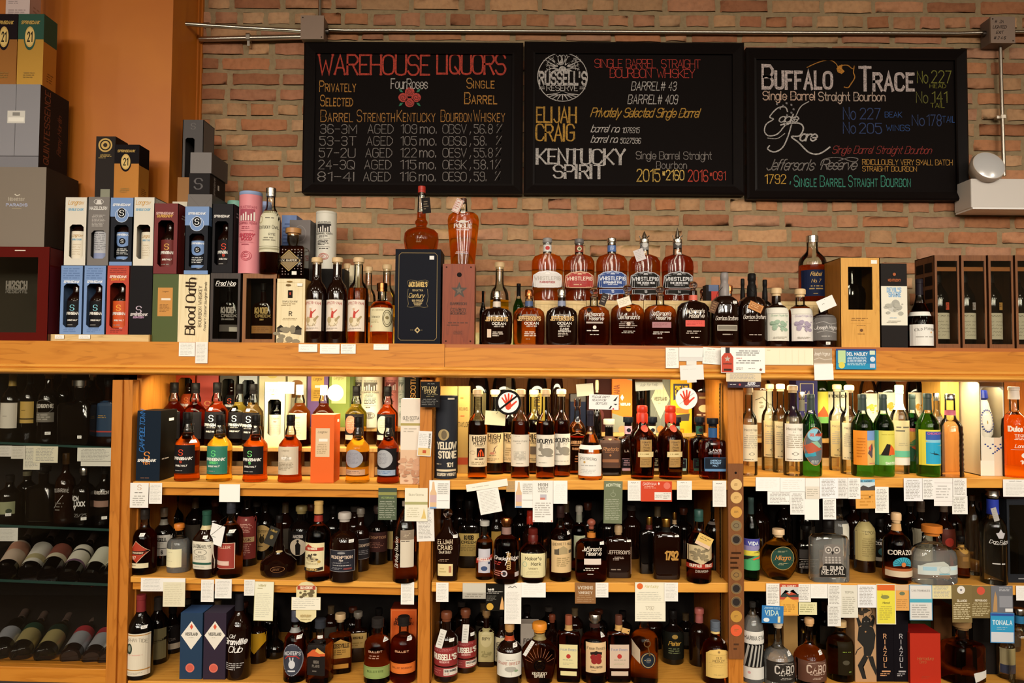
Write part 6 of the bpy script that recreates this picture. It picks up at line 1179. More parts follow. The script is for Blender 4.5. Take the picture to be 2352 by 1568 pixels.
bk(756,811,'#8a9a44','olive green carton with a pale yellow label at the back',[('r',.1,.42,.70,1,'#e4dc90'),('t','Longrow',.4,.88,.05,'#a8a05c','it',.44),('l',.2,.5,.6,.6,3,'#b8b068'),('r',.86,0,1,1,'#5c6a2c')])
for x,w,h,l,c in ((829,34,'#e4dcc0','left cream tube with dark arches at the back','#5a5248'),(854,47,'#ece4c8','wide cream tube stamped with a round age mark at the back','#6a6256'),(899,33,'#d8867c','pink tube with arches at the back beside the black carton','#7a3c3c'),(922,16,'#c8d0c4','pale grey green tube squeezed beside the black carton','#7a8078')):
    tube(x,w,848,ZL3,2.815 if w > 40 else 2.86,h,l,kil(c,None,c) + ([('t','12',.5,.21,.05,c,'serif',.3)] if w > 40 else []),grp=GB3)
carton(930,961,850,ZL3,2.80,.1,'#15110f','black carton with gold lettering running up it beside the post',grp=GB3,art=[('v','GLEN SCOTIA',.6,.55,.34,'#c8964c','serif')])
# ---- lit middle shelf
GM = 'cork topped whiskey bottles on the lit middle shelf'
tube(1025,50,908,'C1',2.555,'#2b2d33','dark slate tube with big cream slanted lettering beside the post',[('c',.42,.53,.26,'#a89468'),('e',.44,.53,.13,.055,'#6a5c44'),('t','YELLOW',.55,.40,.075,'#d8cdb4','cond',.92,.0),('t','STONE',.58,.29,.075,'#d8cdb4','cond',.84),('l',.1,.16,.5,.19,1,'#b8ac90'),('t','101',.72,.17,.045,'#d8cdb4','b',.3),('r',.1,.09,.98,.115,'#d8c8a8'),('t','BOURBON WHISKEY',.55,.055,.03,'#d8cdb4','b',.86),('r',.6,.955,.9,.975,'#c8bca4')],'#24262b')
for x0,x1,l in ((1011,1050,'left tan carton with faint lettering behind the slate tube'),(1052,1078,'right tan carton with faint lettering, left of the first cork topped bottle')): carton(x0,x1,887,'C1',2.66,.07,'#b89450',l,grp='tan cartons behind the slate tube',art=[('t','TAYLOR',.5,.56,.05,'#4a3a1c','serif',.96),('l',.1,.84,.9,.88,1,'#c86a2c'),('t','COLONEL',.5,.74,.03,'#5c4a28','serif',.8),('l',.2,.64,.8,.67,1,'#c85a2c'),('r',0,.1,1,.18,'#a8441f')])
HWL = lambda g: [('t','HIGH',.5,.88,.125,'#3a2a1c','bserif',.86),('t','WEST',.5,.745,.10,'#3a2a1c','bserif',.82),('t','WHISKEY',.5,.655,.045,'#6a5438','serif',.84),('l',.1,.05,.9,.16,2,'#9a8460')] + g
BUN = [('t','BOURYE',.5,.80,.12,'#3a3632','b',.90),('bunny',.5,.46,.42,'#8f887a'),('l',.5,.62,.85,.72,2,'#b8b0a0'),('l',.08,.10,.92,.15,1,'#a8a294')]
PAPT = '#d8bc8c'
for x,w,t,Y,art,pp,rot,l in (
    (1097,44,893,2.555,HWL([('r',.36,.30,.80,.58,'#2a1814'),('p',[(.4,.32),(.76,.32),(.72,.44),(.58,.56),(.46,.46)],'#d8501c'),('r',.48,.32,.53,.46,'#2a1410'),('r',.6,.32,.65,.48,'#2a1410'),('o',.16,.44,.12,.06,.012,'#a88c64'),('l',.25,.2,.85,.27,1,'#4a3424')]),'#e0caa4',14,'cork topped bottle with an orange desert picture on its label, first in the row'),
    (1137,42,894,2.66,HWL([('s',[(.42,.30),(.58,.54)],.04,'#7a5c48'),('s',[(.6,.32),(.5,.48),(.68,.58)],.03,'#7a5c48'),('e',.4,.32,.14,.04,'#c88468'),('l',.15,.22,.85,.27,1,'#7a6444')]),PAPT,-4,'cork topped bottle with a brush drawing on tan paper, below the yellow note'),
    (1172,38,894,2.68,HWL([('l',.2,.2,.8,.5,4,'#a88c60')]),PAPT,0,'cork topped bottle behind the round no touching sign'),
    (1195,43,893,2.56,[('l',.1,.93,.9,.97,1,'#b8ae9c'),('t','American Prairie',.5,.80,.05,'#9a9284','it',.9),('l',.3,.70,.7,.74,1,'#a8a090'),('f',.18,.20,.82,.48,.015,'#b8b0a0'),('blot',.5,.34,.26,22,'#c0b8a8'),('l',.3,.08,.7,.12,1,'#b8b0a0')],'#dcd2c0',-3,'cork topped bottle with a pale grey printed label in the front row'),
    (1226,40,894,2.67,HWL([('r',.25,.28,.75,.54,'#6a5a4c')]),PAPT,4,'cork topped bottle with a small brown picture, behind the hare label'),
    (1253,43,893,2.555,BUN,'#e0d8c8',-5,'cork topped bottle with a grey hare drawn on its label, left one'),(1289,41,893,2.60,BUN,'#e0d8c8',6,'cork topped bottle with a grey hare drawn on its label, right one partly hidden')):
    bottle(x,w,t,'C1',Y,'hw','deep' if x != 1097 else 'amber','cork',l,art,pp,rot=rot,grp=GM,lw=.94,lab=(.135,.49),tag_=(.55,.60,.026,.024,40,'#e8dca0') if x == 1226 else None)
GMB = 'second row on the lit middle shelf'
bottle(1326,42,915,'C1',2.66,'std','deep','glass','amber bottle with orange printed lettering, right of the hare labels',[('t','ANGELS ENVY',.5,.62,.07,'#d8a06c','cond',.9),('r',.1,.54,.9,.55,'#c88c5c'),('t','FINISHED RYE',.5,.46,.05,'#c88c5c','cond',.7),('s',[(.1,.80),(.5,.86),(.9,.80)],.02,'#d8a06c'),('l',.3,.1,.7,.3,3,'#a8683c')],lab=(.10,.62),capk='disc',grp=GMB)
bottle(1356,57,942,'C1',2.535,'pot','orange','#2a2630','onion shouldered amber bottle with spiral black neck foil and white label',[('t','POTRERO',.46,.80,.14,'#6a665e','sserif',.9,.3),('c',.3,.62,.05,'#c8a05c'),('l',.1,.42,.8,.5,1,'#a8a49c'),('l',.1,.1,.9,.3,3,'#c8c4bc')],'#e6e2da',lab=(.06,.38),lw=.9,rot=-12,nl=(.44,.50,'#e8e4dc'),st=(.15,.405),grp=GMB)
bottle(1399,57,962,'C1',2.635,'square','black','#b8ac98','square black decanter with an ornate copper brown label',[('s',[(.5,.88),(.42,.92)],.03,'#c89468'),('p',[(.4,.92),(.5,.85),(.6,.92)],'#c89468'),('t','Rhetoric',.52,.60,.11,'#b07c50','it',.84),('c',.5,.40,.05,'#a87448'),('l',.2,.46,.8,.53,1,'#8a5c3c'),('r',.1,.18,.9,.28,'#8a5c3c'),('f',.05,.03,.95,.97,.015,'#6a4830')],'#4a3022',lab=(.14,.70),lw=.80,grp=GMB)
for x,c,l in ((1443,'#c8a0b0','square bottle with a dusty pink neck label behind the left red wax bottle'),(1498,'#d8d0b0','square bottle with a cream neck label between the red wax bottles'),(1553,'#8ab0a8','square bottle behind the right red wax bottle'),(1607,'#1f4a3e','square bottle with a dark green neck label and teal strip')):
    bottle(x,50,957,'C1',2.66,'square','red' if x == 1607 else 'dark','#12151c',l,[('t','LAWS',.5,.72,.07,'#b8a89c','wide',.5),('r',.08,.10,.92,.45,'#17141a'),('f',.08,.10,.92,.45,.02,c),('r',.10,.02,.90,.09,c),('l',.2,.18,.8,.4,3,c)],grp=GMB,nl=(.70,.84,c,[('c',.5,.5,.34,'#23222a')]),lw=.9)
for x,rt,l in ((1475,6,'left bottle sealed with dripping red wax and a tan paper strip'),(1540,8,'right bottle sealed with dripping red wax and a tan paper strip')):
    bottle(x,61,931,'C1',2.55,'makers','red','#c8341c',l,[('r',.28,.02,.76,.98,'#a8834c'),('t',"Maker's",.52,.90,.07,'#4a3420','it',.38),('t','Mark',.52,.81,.07,'#4a3420','it',.30),('t','Private',.52,.71,.06,'#4a3420','it',.38),('t','Select',.52,.62,.06,'#4a3420','it',.34),('r',.20,.38,.84,.56,'#dcc690'),('l',.25,.42,.8,.52,1,'#9a8450'),('l',.32,.08,.72,.32,4,'#8a6a3c'),('c',.52,1.36,.14,'#d8503c')],rot=rt,grp='red wax sealed bottles',lab=(.16,.55),lw=.9)
bottle(1637,58,960,'C1',2.55,'square','red','#12151c','square bottle with a blue neck label and navy front label, end of shelf',[('t','LAWS',.5,.76,.07,'#c8c0c0','wide',.5),('l',.2,.62,.8,.70,2,'#a8a0a4'),('r',.04,.14,.96,.52,'#1c2430'),('f',.04,.14,.96,.52,.015,'#4a78a8'),('t','AMERICAN',.5,.42,.05,'#8ab0d4','b',.66),('t','STRAIGHT',.5,.34,.05,'#8ab0d4','b',.66),('t','MALT',.5,.26,.05,'#8ab0d4','b',.4),('r',.05,.07,.95,.14,'#5c86b0')],lab=(.10,.60),lw=.9,nl=(.68,.84,'#2c5484'),grp=GMB)
GMG = 'big bottles at the back of the lit middle shelf'
for x,w,c,lb,l in ((1099,50,'black','#6a5c38','big round shouldered black bottle behind the first cork topped bottles'),(1158,58,'black',None,'big black bottle behind the round no touching sign'),(1233,50,'black','#a08630','big black bottle with a yellow upright label behind the hare labels'),(1279,30,'dark',None,'dark bottle at the back right of the yellow upright label')):
    bottle(x,w,800,'C1',2.80,'jug',c,'black',l,[('v','REDEMPTION',.5,.5,.3,'#4a3a14','cond')] if lb else None,lb,lab=(.40,.63),lw=.7,grp=GMG)
carton(1310,1345,905,'C1',2.78,.08,'#1c2030','dark navy carton behind the orange lettered bottle',grp=GMG,art=[('t','Rye',.5,.55,.08,'#c8c8d0','it',.4),('r',0,.9,1,1,'#4a4440'),('r',.0,.42,1,.44,'#a83434')])
carton(1348,1404,868,ZC3 - .03,2.80,.08,'#3a1a14','dark maroon carton behind the do not reach note',grp=GMG,art=[('e',.5,.4,.2,.1,'#5c2420')])
bottle(1371,22,872,'C1',2.74,'std','black','#d8c49c','small dark bottle with a pale cork above the do not reach note',None,grp=GMG,capk='cork')
WE = lambda c: [('diamond',.5,.60,.46,.36,'#d8d0a8'),('diamond',.5,.86,.07,.055,c),('t','WESTLAND',.5,.60,.055,'#6a6450','cond',.66),('l',.35,.50,.65,.53,1,'#a8a080')]
carton(1406,1452,864,ZC3,2.785,.08,'#e8781c','orange and grey carton with a white upright name at the back',grp=GMG,art=[('p',[(0,0),(1,0),(1,.22),(0,.34)],'#8a8a78'),('p',[(.2,1),(1,1),(1,.92)],'#9a9484'),('v','GARRYANA',.22,.62,.26,'#8a4a1c','cond'),('diamond',.5,.62,.09,.06,'#f4ece0'),('t','WESTLAND',.66,.50,.04,'#f4ece0','cond',.5),('c',.5,.05,.18,'#e08a5c')])
bottle(1472,42,800,ZC3,2.82,'jug','black','black','tall black bottle between the orange and grey cartons',None,grp=GMG)
carton(1494,1540,864,ZC3,2.785,.08,'#77786a','grey carton with a cream diamond label at the back',grp=GMG,art=WE('#c8682c') + [('c',.5,.06,.17,'#e07a34')] + [('s',[(.1 + .2 * i,.05),(.3 + .1 * i,.5),(.05 + .22 * i,.95)],.006,'#9a9a8c') for i in range(4)])
carton(1541,1589,864,'C1',2.775,.08,'#efb81c','yellow carton with a dark banner and orange seal at the back',grp=GMG,art=[('p',[(.12,.74),(.6,.78),(.88,.72),(.88,.92),(.12,.92)],'#3a3a4a'),('t','PEAT',.5,.86,.06,'#efb81c','bc',.6),('t','WEEK',.5,.78,.06,'#efb81c','bc',.6),('r',.25,.60,.85,.66,'#d8782c'),('p',[(.2,.58),(.9,.60),(.85,.52),(.25,.52)],'#4a4438'),('t','LE!',.45,.40,.06,'#c88a14','cond',.4),('c',.55,.26,.2,'#e89a2c')])
bottle(1612,42,840,ZC3,2.82,'jug','dark','black','big bourbon bottle with a brown label behind the round hand sign',[('l',.15,.75,.85,.9,1,'#a88c54'),('e',.5,.5,.3,.12,'#d8c48c'),('l',.1,.12,.9,.35,2,'#d8b890')],'#5c2c14',lab=(.12,.60),lw=.94,grp=GMG)
# ---- signs in the middle bay
def sign(x,y,r,l,ring,slash,Y=YF - .02):
    o = P(x,y,Y); rr = r * PXM(Y); d = D(lambda u,v,l_: (u - rr,-l_,v - rr),2 * rr,2 * rr); d.lathe([(0,rr),(.002,rr)],col('#f0ece8'),40); k = len(d.v); d.v = [(q[0],-q[2] + .002,q[1]) for q in d.v]; d.lay = 3
    d.ell(rr,rr,rr * .98,rr * .98,col('#f4efec'),40)
    if ring: d.ring(rr,rr,rr,rr,rr * .19,col('#17120f'),48)
    hand_print(d,rr,rr * .98,rr * (.84 if ring else .92),col('#d8401f'))
    a = R(38); L = rr * .84; d.line([(rr - L * cos(a),rr - L * sin(a)),(rr + L * cos(a),rr + L * sin(a))],rr * (.15 if ring else .02),col('#17120f'))
    t = d.obj('hand_sign'); t.location = o; tag(t,l,'sign','round hand signs hung from the ledge')
    if ring: m = M(); m.box(-.009,.009,0,.001,rr * .96,rr + (y - r - 866) * PXM(Y),thin('tape',(.86,.86,.8),haze=.35)); m.obj('tape_strip',t)
sign(1168,924,29,'round sign with a red hand crossed out in a black ring',True,True); sign(1577,915,25,'round white sign with a red hand and a thin black line',False,True,YF - .002)
NT = dict(grp='notes hung among the bottles',name='paper_note',cat='note')
card(1114,944,1161,976,'#eee6b8','blank pale yellow note hung on a cork topped bottle below the crossed out hand',[('s',[(.55,.82),(.6,.98)],.02,'#4a4438')],ang=-4,Y=2.535,**NT)
card(1324,881,1363,909,'#f2ecc4','blank pale yellow note under the ledge, left of the do not reach note',None,ang=5,Y=2.53,**NT)
card(1353,906,1421,940,'#eeeae6','white note in a clear holder asking not to reach for bottles',[('t',"PLEASE DON'T",.40,.84,.14,'#3a3434','it',.7),('t','REACH FOR',.34,.62,.14,'#3a3434','it',.54),('t','BOTTLES',.42,.40,.14,'#3a3434','it',.44),('p',[(.80,.58),(.92,.84),(.97,.92),(.90,.60)],'#2f2c2c'),('p',[(.82,.40),(.96,.40),(.90,.30)],'#2f2c2c'),('p',[(.66,.06),(.74,.28),(.78,.24),(.72,.06)],'#2f2c2c'),('c',.82,.06,.03,'#c84c5c')],ang=-1,Y=2.525,**NT)
card(1459,870,1522,896,'#f0eccc','tilted cream note under the ledge asking for help in pencil',[('t','Ask for help',.5,.5,.24,'#b8b49a','it',.8)],ang=4,Y=2.53,**NT)
card(638,877,676,904,'#e4d4cc','pale pink folded card under the ledge above the white window carton',[('p',[(0,.9),(1,.3),(1,.9)],'#d4c0bc')],Y=2.60,**NT)
card(752,883,789,921,'#efe6e0','round plain white disc hanging above the orange carton',None,Y=2.60,shape='round',**NT)
# ---- lit right shelf
GR = 'clear spirit bottles on the lit right shelf'; GRG = 'green bottles on the lit right shelf'
MV = [('t','Mezcal Vago',.45,.86,.06,'#8a7c68','serif',.8),('l',.3,.76,.6,.79,1,'#8a8070'),('l',.05,.34,.95,.72,7,'#b0a48e'),('o',.45,.20,.12,.05,.02,'#8a8070'),('c',.3,.2,.03,'#4a443c'),('c',.6,.2,.03,'#4a443c'),('l',.05,.03,.95,.07,1,'#6a6254')]
MVB = '#e2d4b4'
for x,w,t,Y,pp,l in ((1720,37,889,2.555,MVB,'clear bottle with a cream ruled label right beside the post'),(1768,36,881,2.68,'#d8c28c','clear bottle with a tan ruled label, second row beside a taller twin'),(1793,36,881,2.63,'#e0d0a4','clear bottle with a tan ruled label, behind the white ruled one'),(1821,43,884,2.555,'#ece6d8','clear bottle with a white ruled label left of the oval label green one'),(1923,37,882,2.69,'#d0ba84','clear bottle with a tan ruled label between green bottles'),(1951,40,884,2.605,'#e0d2ac','clear bottle with a pale ruled label tucked behind the orange label')):
    bottle(x,w,t,'R1',Y,'hw','pale','cork',l,MV,pp,lw=.95,lab=(.16,.575),grp=GR,rot=8 if x < 1800 else 0)
bottle(1842,30,900,'R1',2.66,'slim','pale','silver','clear bottle with a dark printed neck behind the white ruled label',None,grp=GR,nl=(.76,.9,'#4a463c'),capk='disc')
MAG = lambda art: art
gb = [
 (1863,46,905,2.552,None,[('e',.5,.5,.48,.5,'#c87848'),('e',.5,.5,.46,.48,'#5c6870'),('e',.5,.80,.34,.16,'#8ac4d8'),('p',[(.5,.78),(.68,.94),(.9,.74)],'#3a3a40'),('p',[(.04,.52),(.4,.62),(.85,.42),(.2,.28)],'#b8583c'),('p',[(.3,.62),(.6,.64),(.85,.5),(.7,.46)],'#8ab89c'),('p',[(.06,.30),(.5,.36),(.55,.26),(.1,.20)],'#3a9ab0'),('t','DEL MAGUEY',.6,.80,.06,'#d8543c','bit',.7),('l',.3,.05,.7,.14,3,'#d8d4cc')],'green bottle with an oval painted landscape label',(.13,.60)),
 (1981,49,905,2.552,'#e8902c',[('r',.48,0,1,1,'#d8b46c'),('r',.48,.72,1,1,'#7a9ad0'),('p',[(.5,.35),(.72,.65),(.8,.4),(.7,.2)],'#5a4a54'),('p',[(.52,.5),(.68,.62),(.62,.4)],'#d8543c'),('e',.85,.3,.12,.25,'#e8c07c'),('l',.08,.2,.4,.8,7,'#c8741c'),('l',.5,.03,.95,.07,1,'#c85c6c')],'green bottle with an orange label and a side picture',(.14,.56)),
 (2029,45,905,2.552,'#e0d45c',[('r',0,0,1,.30,'#8ac46c'),('p',[(.15,.28),(.42,.62),(.6,.6),(.62,.28)],'#2a2420'),('p',[(.5,.28),(.62,.6),(.85,.45),(.88,.3)],'#e0642c'),('r',0,0,.1,1,'#5ab48c'),('l',.2,.86,.9,.9,1,'#b8a83c'),('t','SANTO',.6,.06,.06,'#e8f0d8','b',.6)],'green bottle with a yellow label showing a dark hill and orange glow',(.14,.56)),
 (2096,38,905,2.64,'#d8a84c',[('r',0,0,.9,.45,'#2c6450'),('p',[(0,.5),(.4,.68),(.8,.6),(.5,.4)],'#4a8a5c'),('p',[(.2,.42),(.5,.55),(.85,.5),(.4,.35)],'#d8602c'),('s',[(.3,.05),(.5,.45)],.03,'#8a6a4c'),('r',0,.9,.9,1,'#c86c6c')],'green bottle with a jungle picture label half hidden behind the blue one',(.15,.57)),
 (2131,50,903,2.552,'#e4d84c',[('r',.18,.04,.98,.95,'#2aa4cc'),('r',.18,.70,.98,.95,'#3a5cac'),('r',.18,.64,.98,.72,'#8ac8dc'),('p',[(.18,.66),(.6,.68),(.18,.70)],'#e0c85c'),('p',[(.65,.56),(.98,.60),(.98,.52)],'#d8c46c'),('p',[(.3,.36),(.6,.34),(.85,.27),(.55,.30)],'#2a3a40'),('s',[(.5,.3),(.48,.4)],.02,'#2a3a40'),('t','CHICHICAPA',.58,.90,.05,'#c86c9c','b',.7)],'green bottle with a bright blue water picture in a yellow frame',(.14,.565))]
for x,w,t,Y,pp,art,l,la in gb: bottle(x,w,t,'R1',Y,'wine','green' if x != 2096 else 'dgreen','#3a4642',l,art,pp,lab=la,lw=.97,grp=GRG)
bottle(2066,40,884,'R1',2.62,'slim','pale','#9ad0b0','frosted bottle with a mint neck strip and tall cream label',[('l',.1,.72,.9,.88,2,'#6a6454'),('l',.2,.42,.8,.5,2,'#b8ac84'),('r',0,.18,1,.32,'#6ac09c'),('r',0,0,1,.16,'#e8e4d8')],'#d4c694',lab=(.10,.60),lw=.95,grp=GR,nl=(.72,.92,'#b0dcc0'))
bottle(2183,53,904,'R1',2.552,'rib','pink','silver','ribbed clear pink bottle with a red neck seal, right of the blue picture label',None,lw=.5,grp=GR,nl=(.74,.80,'#c8687c'))
bottle(2152,30,902,'R1',2.66,'slim','clear','silver','clear bottle behind the ribbed pink one',None,grp=GR)
bottle(2330,52,888,'R1',2.552,'rus','orange','#dccfc0','orange bottle with white tequila lettering at the right edge of the lit shelf',[('t','Dulce Vida',.5,.80,.10,'#e8dcd0','cond',.92),('t','TEQUILA',.55,.66,.055,'#e8d8c8','serif',.8),('l',.2,.56,.95,.62,2,'#e0d0bc'),('t','Lone Star',.6,.44,.07,'#e8dcd0','it',.8),('r',.1,.36,.95,.365,'#e8dcd0'),('e',.62,.24,.18,.06,'#e8dcd0'),('t','100',.62,.10,.07,'#e8dcd0','wide',.5)],lab=(.12,.64),lw=.96,grp=GR,capk='foil')
GRB = 'big bottles at the back of the lit right shelf'
for x,w,t,lq,pp,art,l in ((1748,46,830,'pale','#e6e0c4',[('blot',.6,.5,.3,14,'#a8a484'),('s',[(.1,.7),(.4,.8),(.7,.6)],.03,'#4a4838')],'big clear jug with a white label behind the leftmost clear bottle'),(1885,32,834,'green','#d8d04c',[('p',[(.0,.2),(.5,.55),(1,.2)],'#d8602c'),('r',0,0,1,.2,'#7ab45c')],'big green bottle with a yellow sunset label at the back'),(1922,50,834,'green','#e0dcc4',[('t','FIDENCIO',.4,.86,.08,'#4a4a3c','b',.8),('c',.5,.4,.2,'#b8b49c')],'big green jug with a pale label at the back'),
    (1994,38,840,'pale','#ece8cc',[('blot',.5,.5,.36,18,'#d8c04c')],'big clear jug with yellow flowers on its label, left of two'),(2036,48,836,'black','#ece8cc',[('blot',.5,.5,.36,18,'#e0a83c')],'big black jug with orange flowers on its label'),(2100,36,836,'black','#ece8cc',[('blot',.5,.5,.36,16,'#d8a03c')],'black jug behind the jungle picture bottle'),(2138,38,834,'dgreen',None,None,'big dark green jug behind the blue picture bottle')):
    bottle(x,w,t,ZR3 if x < 2150 else 'R1',2.83,'jug',lq,'black',l,art,pp,lab=(.2,.62),lw=.94,grp=GRB)
carton(1829,1878,872,ZR3,2.79,.07,'#2a2460','purple carton with a cream stepped frame at the back',grp=GRB,art=[('f',.18,.60,.82,.94,.03,'#b8a884'),('t','LA',.5,.78,.06,'#c8b890','it',.4),('v','TEQUILA',.65,.28,.2,'#d8d0c0','serif')])
# wooden cubby display with a dim bottle,and the ceramic bottle in a white window box
wb = empty('display_case',(P(2204,900,2.72).x,2.72,lev('R1',1.6) + .0006),label='open honey wood cubby case with a small shelf, right of the ribbed pink bottle',cat='case')
xa,xb = P(2160,900,2.66).x - wb.location.x,P(2250,900,2.66).x - wb.location.x; hh = P(2204,866,2.66).z - wb.location.z; HN = HONEY()
for nm,q in (('side_wall',(xa,xa + .066,-.06,.06,0,hh)),('side_wall',(xb - .012,xb,-.06,.06,0,hh)),('back_wall',(xa + .066,xb - .012,.052,.06,0,hh)),('base_wall',(xa + .066,xb - .012,-.06,.052,0,.014)),('inner_shelf',(xa + .10,xb - .012,-.05,.052,hh * .72,hh * .74))): m = M(); m.box(*q,HN); m.obj(nm,wb)
bottle(2222,30,892,wb.location.z + .0145,2.685,'rus','orange','#6a6254','small brown bottle with a tan label inside the wood cubby case',[('e',.5,.8,.2,.08,'#d8a44c'),('l',.1,.1,.9,.5,4,'#8a5c34')],'#b07c48',lab=(.1,.56),lw=.94,grp=GR)
_,zz,bx = carton(2251,2308,874,'R1',2.56,.12,'#e2d8c4','white window box with a dark blue lining holding a ceramic bottle',side='#c8b898',win=(.06,.40,.94,.93),glass=False,grp='cartons on the lit right shelf',inner='#12143a',art=[('r',0,0,1,.16,'#e8e0d0'),('r',.55,0,1,.40,'#e0c4a8')] + [('e',.2 + .1 * i,.33 - .02 * (i % 3),.04,.008,'#2a3a84') for i in range(7)] + [('e',.5 + .08 * i,.235 + .015 * i,.035,.008,'#2a3a84') for i in range(6)])
X,Yf,zb,W,H,dep = bx; t = empty('ceramic_bottle',(X - .004,Yf + dep / 2 - .01,zb + .004),label='white ceramic bottle painted with blue leaves inside the white window box',cat='bottle',group=GR); CE = col('#ece2cc',.15)
r_ = W * .40; d = D(lambda u,v,l: (u - r_,-math.sqrt(max(0,(r_ * (.62 + .38 * min(1,max(0,(1.25 - (v / H + .40) / .5)))) + l + .002) ** 2 - (u - r_) ** 2)),v + H * .40),2 * r_,H * .40)
m = D(lambda u,v,l: (u - r_,-.0,v),2 * r_,H); m.lathe([(0,r_ * .9),(H * .2,r_ * .95),(H * .36,r_ * .7),(H * .42,r_ * .95),(H * .52,r_),(H * .62,r_ * .9),(H * .74,r_ * .62),(H * .78,r_ * .5)],CE,32)
pr = [(0,.9),(.2,.95),(.36,.7),(.42,.95),(.52,1),(.62,.9),(.74,.62),(.78,.5)]
m.at = lambda u,v,l: (u,-math.sqrt(max(1e-9,(r_ * prof_at(pr,v / H) + l + .0005) ** 2 - u * u)),v); m.step = .004; BLU = col('#2a3a84',.2)
m.ell(-.002,H * .55,r_ * .42,H * .085,col('#f2ead8',.15)); m.ell(-.002,H * .545,r_ * .06,H * .02,col('#b89a4c'))
for k in range(22):
    a = 2 * pi * k / 22; m.ell(r_ * .62 * cos(a),H * .56 + H * .115 * sin(a),r_ * .08,H * .008,BLU,8)
m.obj('ceramic_body',t,smooth=40); m = M(); m.lathe([(H * .78,r_ * .42),(H * .80,r_ * .6),(H * .88,r_ * .5),(H * .885,r_ * .36)],col('#1c2a7c',.2),24); m.obj('stopper',t,smooth=40)
# ================================================================= middle shelves
ORD = ['first','second','third','fourth','fifth','sixth','seventh','eighth','ninth','tenth','eleventh','twelfth','thirteenth']
def dim(lv,xs,where,Y=2.84,w=46,top=0,sty=('std','slim','wine','rus')):
    for i,x in enumerate(xs):
        bottle(x,w - (i * 7) % 9,top + (i * 37) % 34,lv,Y,sty[i % len(sty)],'black' if i % 3 else 'dark',('black','#3a3430','#5a4a34','brown')[i % 4],f'{ORD[i]} from left of the dim bottles at the back of {where}',None,'#3a342c' if i % 4 == 2 else None,detail=False,lw=.8,grp='dim bottles at the back of the lower shelves')
GL2 = 'bottles on the middle left shelf'
B_ = bottle
B_(332,54,1168,'L2',2.55,'std','red','#2a2420','dark bottle with a red diamond label and black banner, far left on the middle shelf',[('p',[(.05,.45),(.45,.95),(.95,.60),(.5,.18)],'#a83a24'),('s',[(.05,.45),(.45,.95),(.95,.60),(.5,.18)],.02,'#d8c0a0'),('p',[(.0,.52),(.3,.60),(.9,.64),(.95,.58),(.7,.48),(.1,.44)],'#17110f'),('t','STRANAHAN',.48,.54,.055,'#d8c8a8','bit',.74),('t','97',.38,.36,.10,'#e0d4bc','serif'),('r',0,0,.92,.17,'#d8cca8'),('l',.1,.05,.8,.12,1,'#6a6048')],lab=(.11,.55),lw=.95,grp=GL2,st=(.3,.60),rot=-8)
B_(376,44,1165,'L2',2.66,'std','black','#6a5a48','dark bottle with a white block letter label behind the red diamond bottle',[('t','RUSSELL',.5,.78,.16,'#3a3633','cond',.98),('r',0,.34,1,.37,'#2a2623'),('t','6',.65,.17,.16,'#2a2623','bc'),('l',.1,.5,.8,.62,2,'#a8a49c')],'#d8d4ca',lab=(.18,.54),lw=.98,grp=GL2,nl=(.70,.80,'#8a8478'))
B_(411,50,1201,'L2',2.58,'rus','clear','orange','small clear bottle with a cream label and orange stopper',[('l',.2,.78,.8,.84,1,'#b8ae8c'),('l',.1,.3,.9,.36,1,'#b8ae8c'),('l',.1,.5,.6,.56,1,'#c8be9c')],'#ddd6b0',lab=(.12,.50),lw=.78,grp=GL2,rot=-14)
B_(474,54,1172,'L2',2.52,'maker1','dark','#23483a','square shouldered bottle with a green neck and cream label edged in green',[('t','JACK',.32,.84,.12,'#2a2823','serif',.4),('t',"DANIEL'S",.66,.82,.10,'#2a2823','serif',.56),('o',.5,.62,.3,.12,.02,'#6a675c'),('t','RYE',.5,.62,.05,'#4a473f','serif'),('l',.2,.34,.8,.48,3,'#8a867a'),('r',.06,.17,.94,.25,'#2a5444'),('l',.2,.05,.8,.12,1,'#a8a498')],'#d8d0bc',lab=(.14,.56),lw=.95,grp=GL2,capk='foil',rot=-10,st=(.35,.60),nl=(.72,.80,'#c8b88c'))
B_(530,54,1150,'L2',2.53,'std','orange','#33343a','amber bottle with a brick red label and an open white tag',[('t','WELLER',.5,.84,.10,'#d8b8a0','serif',.86),('f',0,0,1,1,.02,'#e0c8b4'),('r',.04,.13,.80,.30,'#d8b8a8')],'#983a30',lab=(.13,.47),lw=.84,grp=GL2,rot=-16,tag_=(-.5,.58,.052,.068,-12,'#eceae6',[('s',[(.1,.4),(.9,1.1)],.03,'#4a4438'),('l',.2,.3,.5,.4,1,'#a8b0a8')]),st=(.55,.60))
B_(568,46,1130,'L2',2.68,'slim','black','#3a2a24','bottle with a tall dusty red label behind the white tagged one',[('c',.6,.93,.05,'#d8b0a0'),('l',.3,.62,.9,.84,6,'#d8a898'),('r',.2,.40,.95,.52,'#c8a878'),('t','CASK',.58,.46,.06,'#5a2a20','bserif',.6),('l',.2,.08,.9,.36,6,'#d0a090')],'#83332e',lab=(.10,.68),lw=.96,grp=GL2)
B_(609,44,1136,'L2',2.77,'std','black','black','dark bottle with a tan oval label printed with a pointing hand',[('t',"MICHTER'S",.5,.76,.09,'#4a3a1c','serif',.7,.4),('e',.5,.44,.14,.14,'#3a2f1c'),('s',[(.45,.52),(.42,.66)],.05,'#3a2f1c'),('s',[(.55,.52),(.6,.64)],.05,'#3a2f1c'),('l',.3,.14,.7,.22,1,'#4a3a1c')],'#b8975c',lab=(.14,.55),lw=.96,shape='oval',grp=GL2)
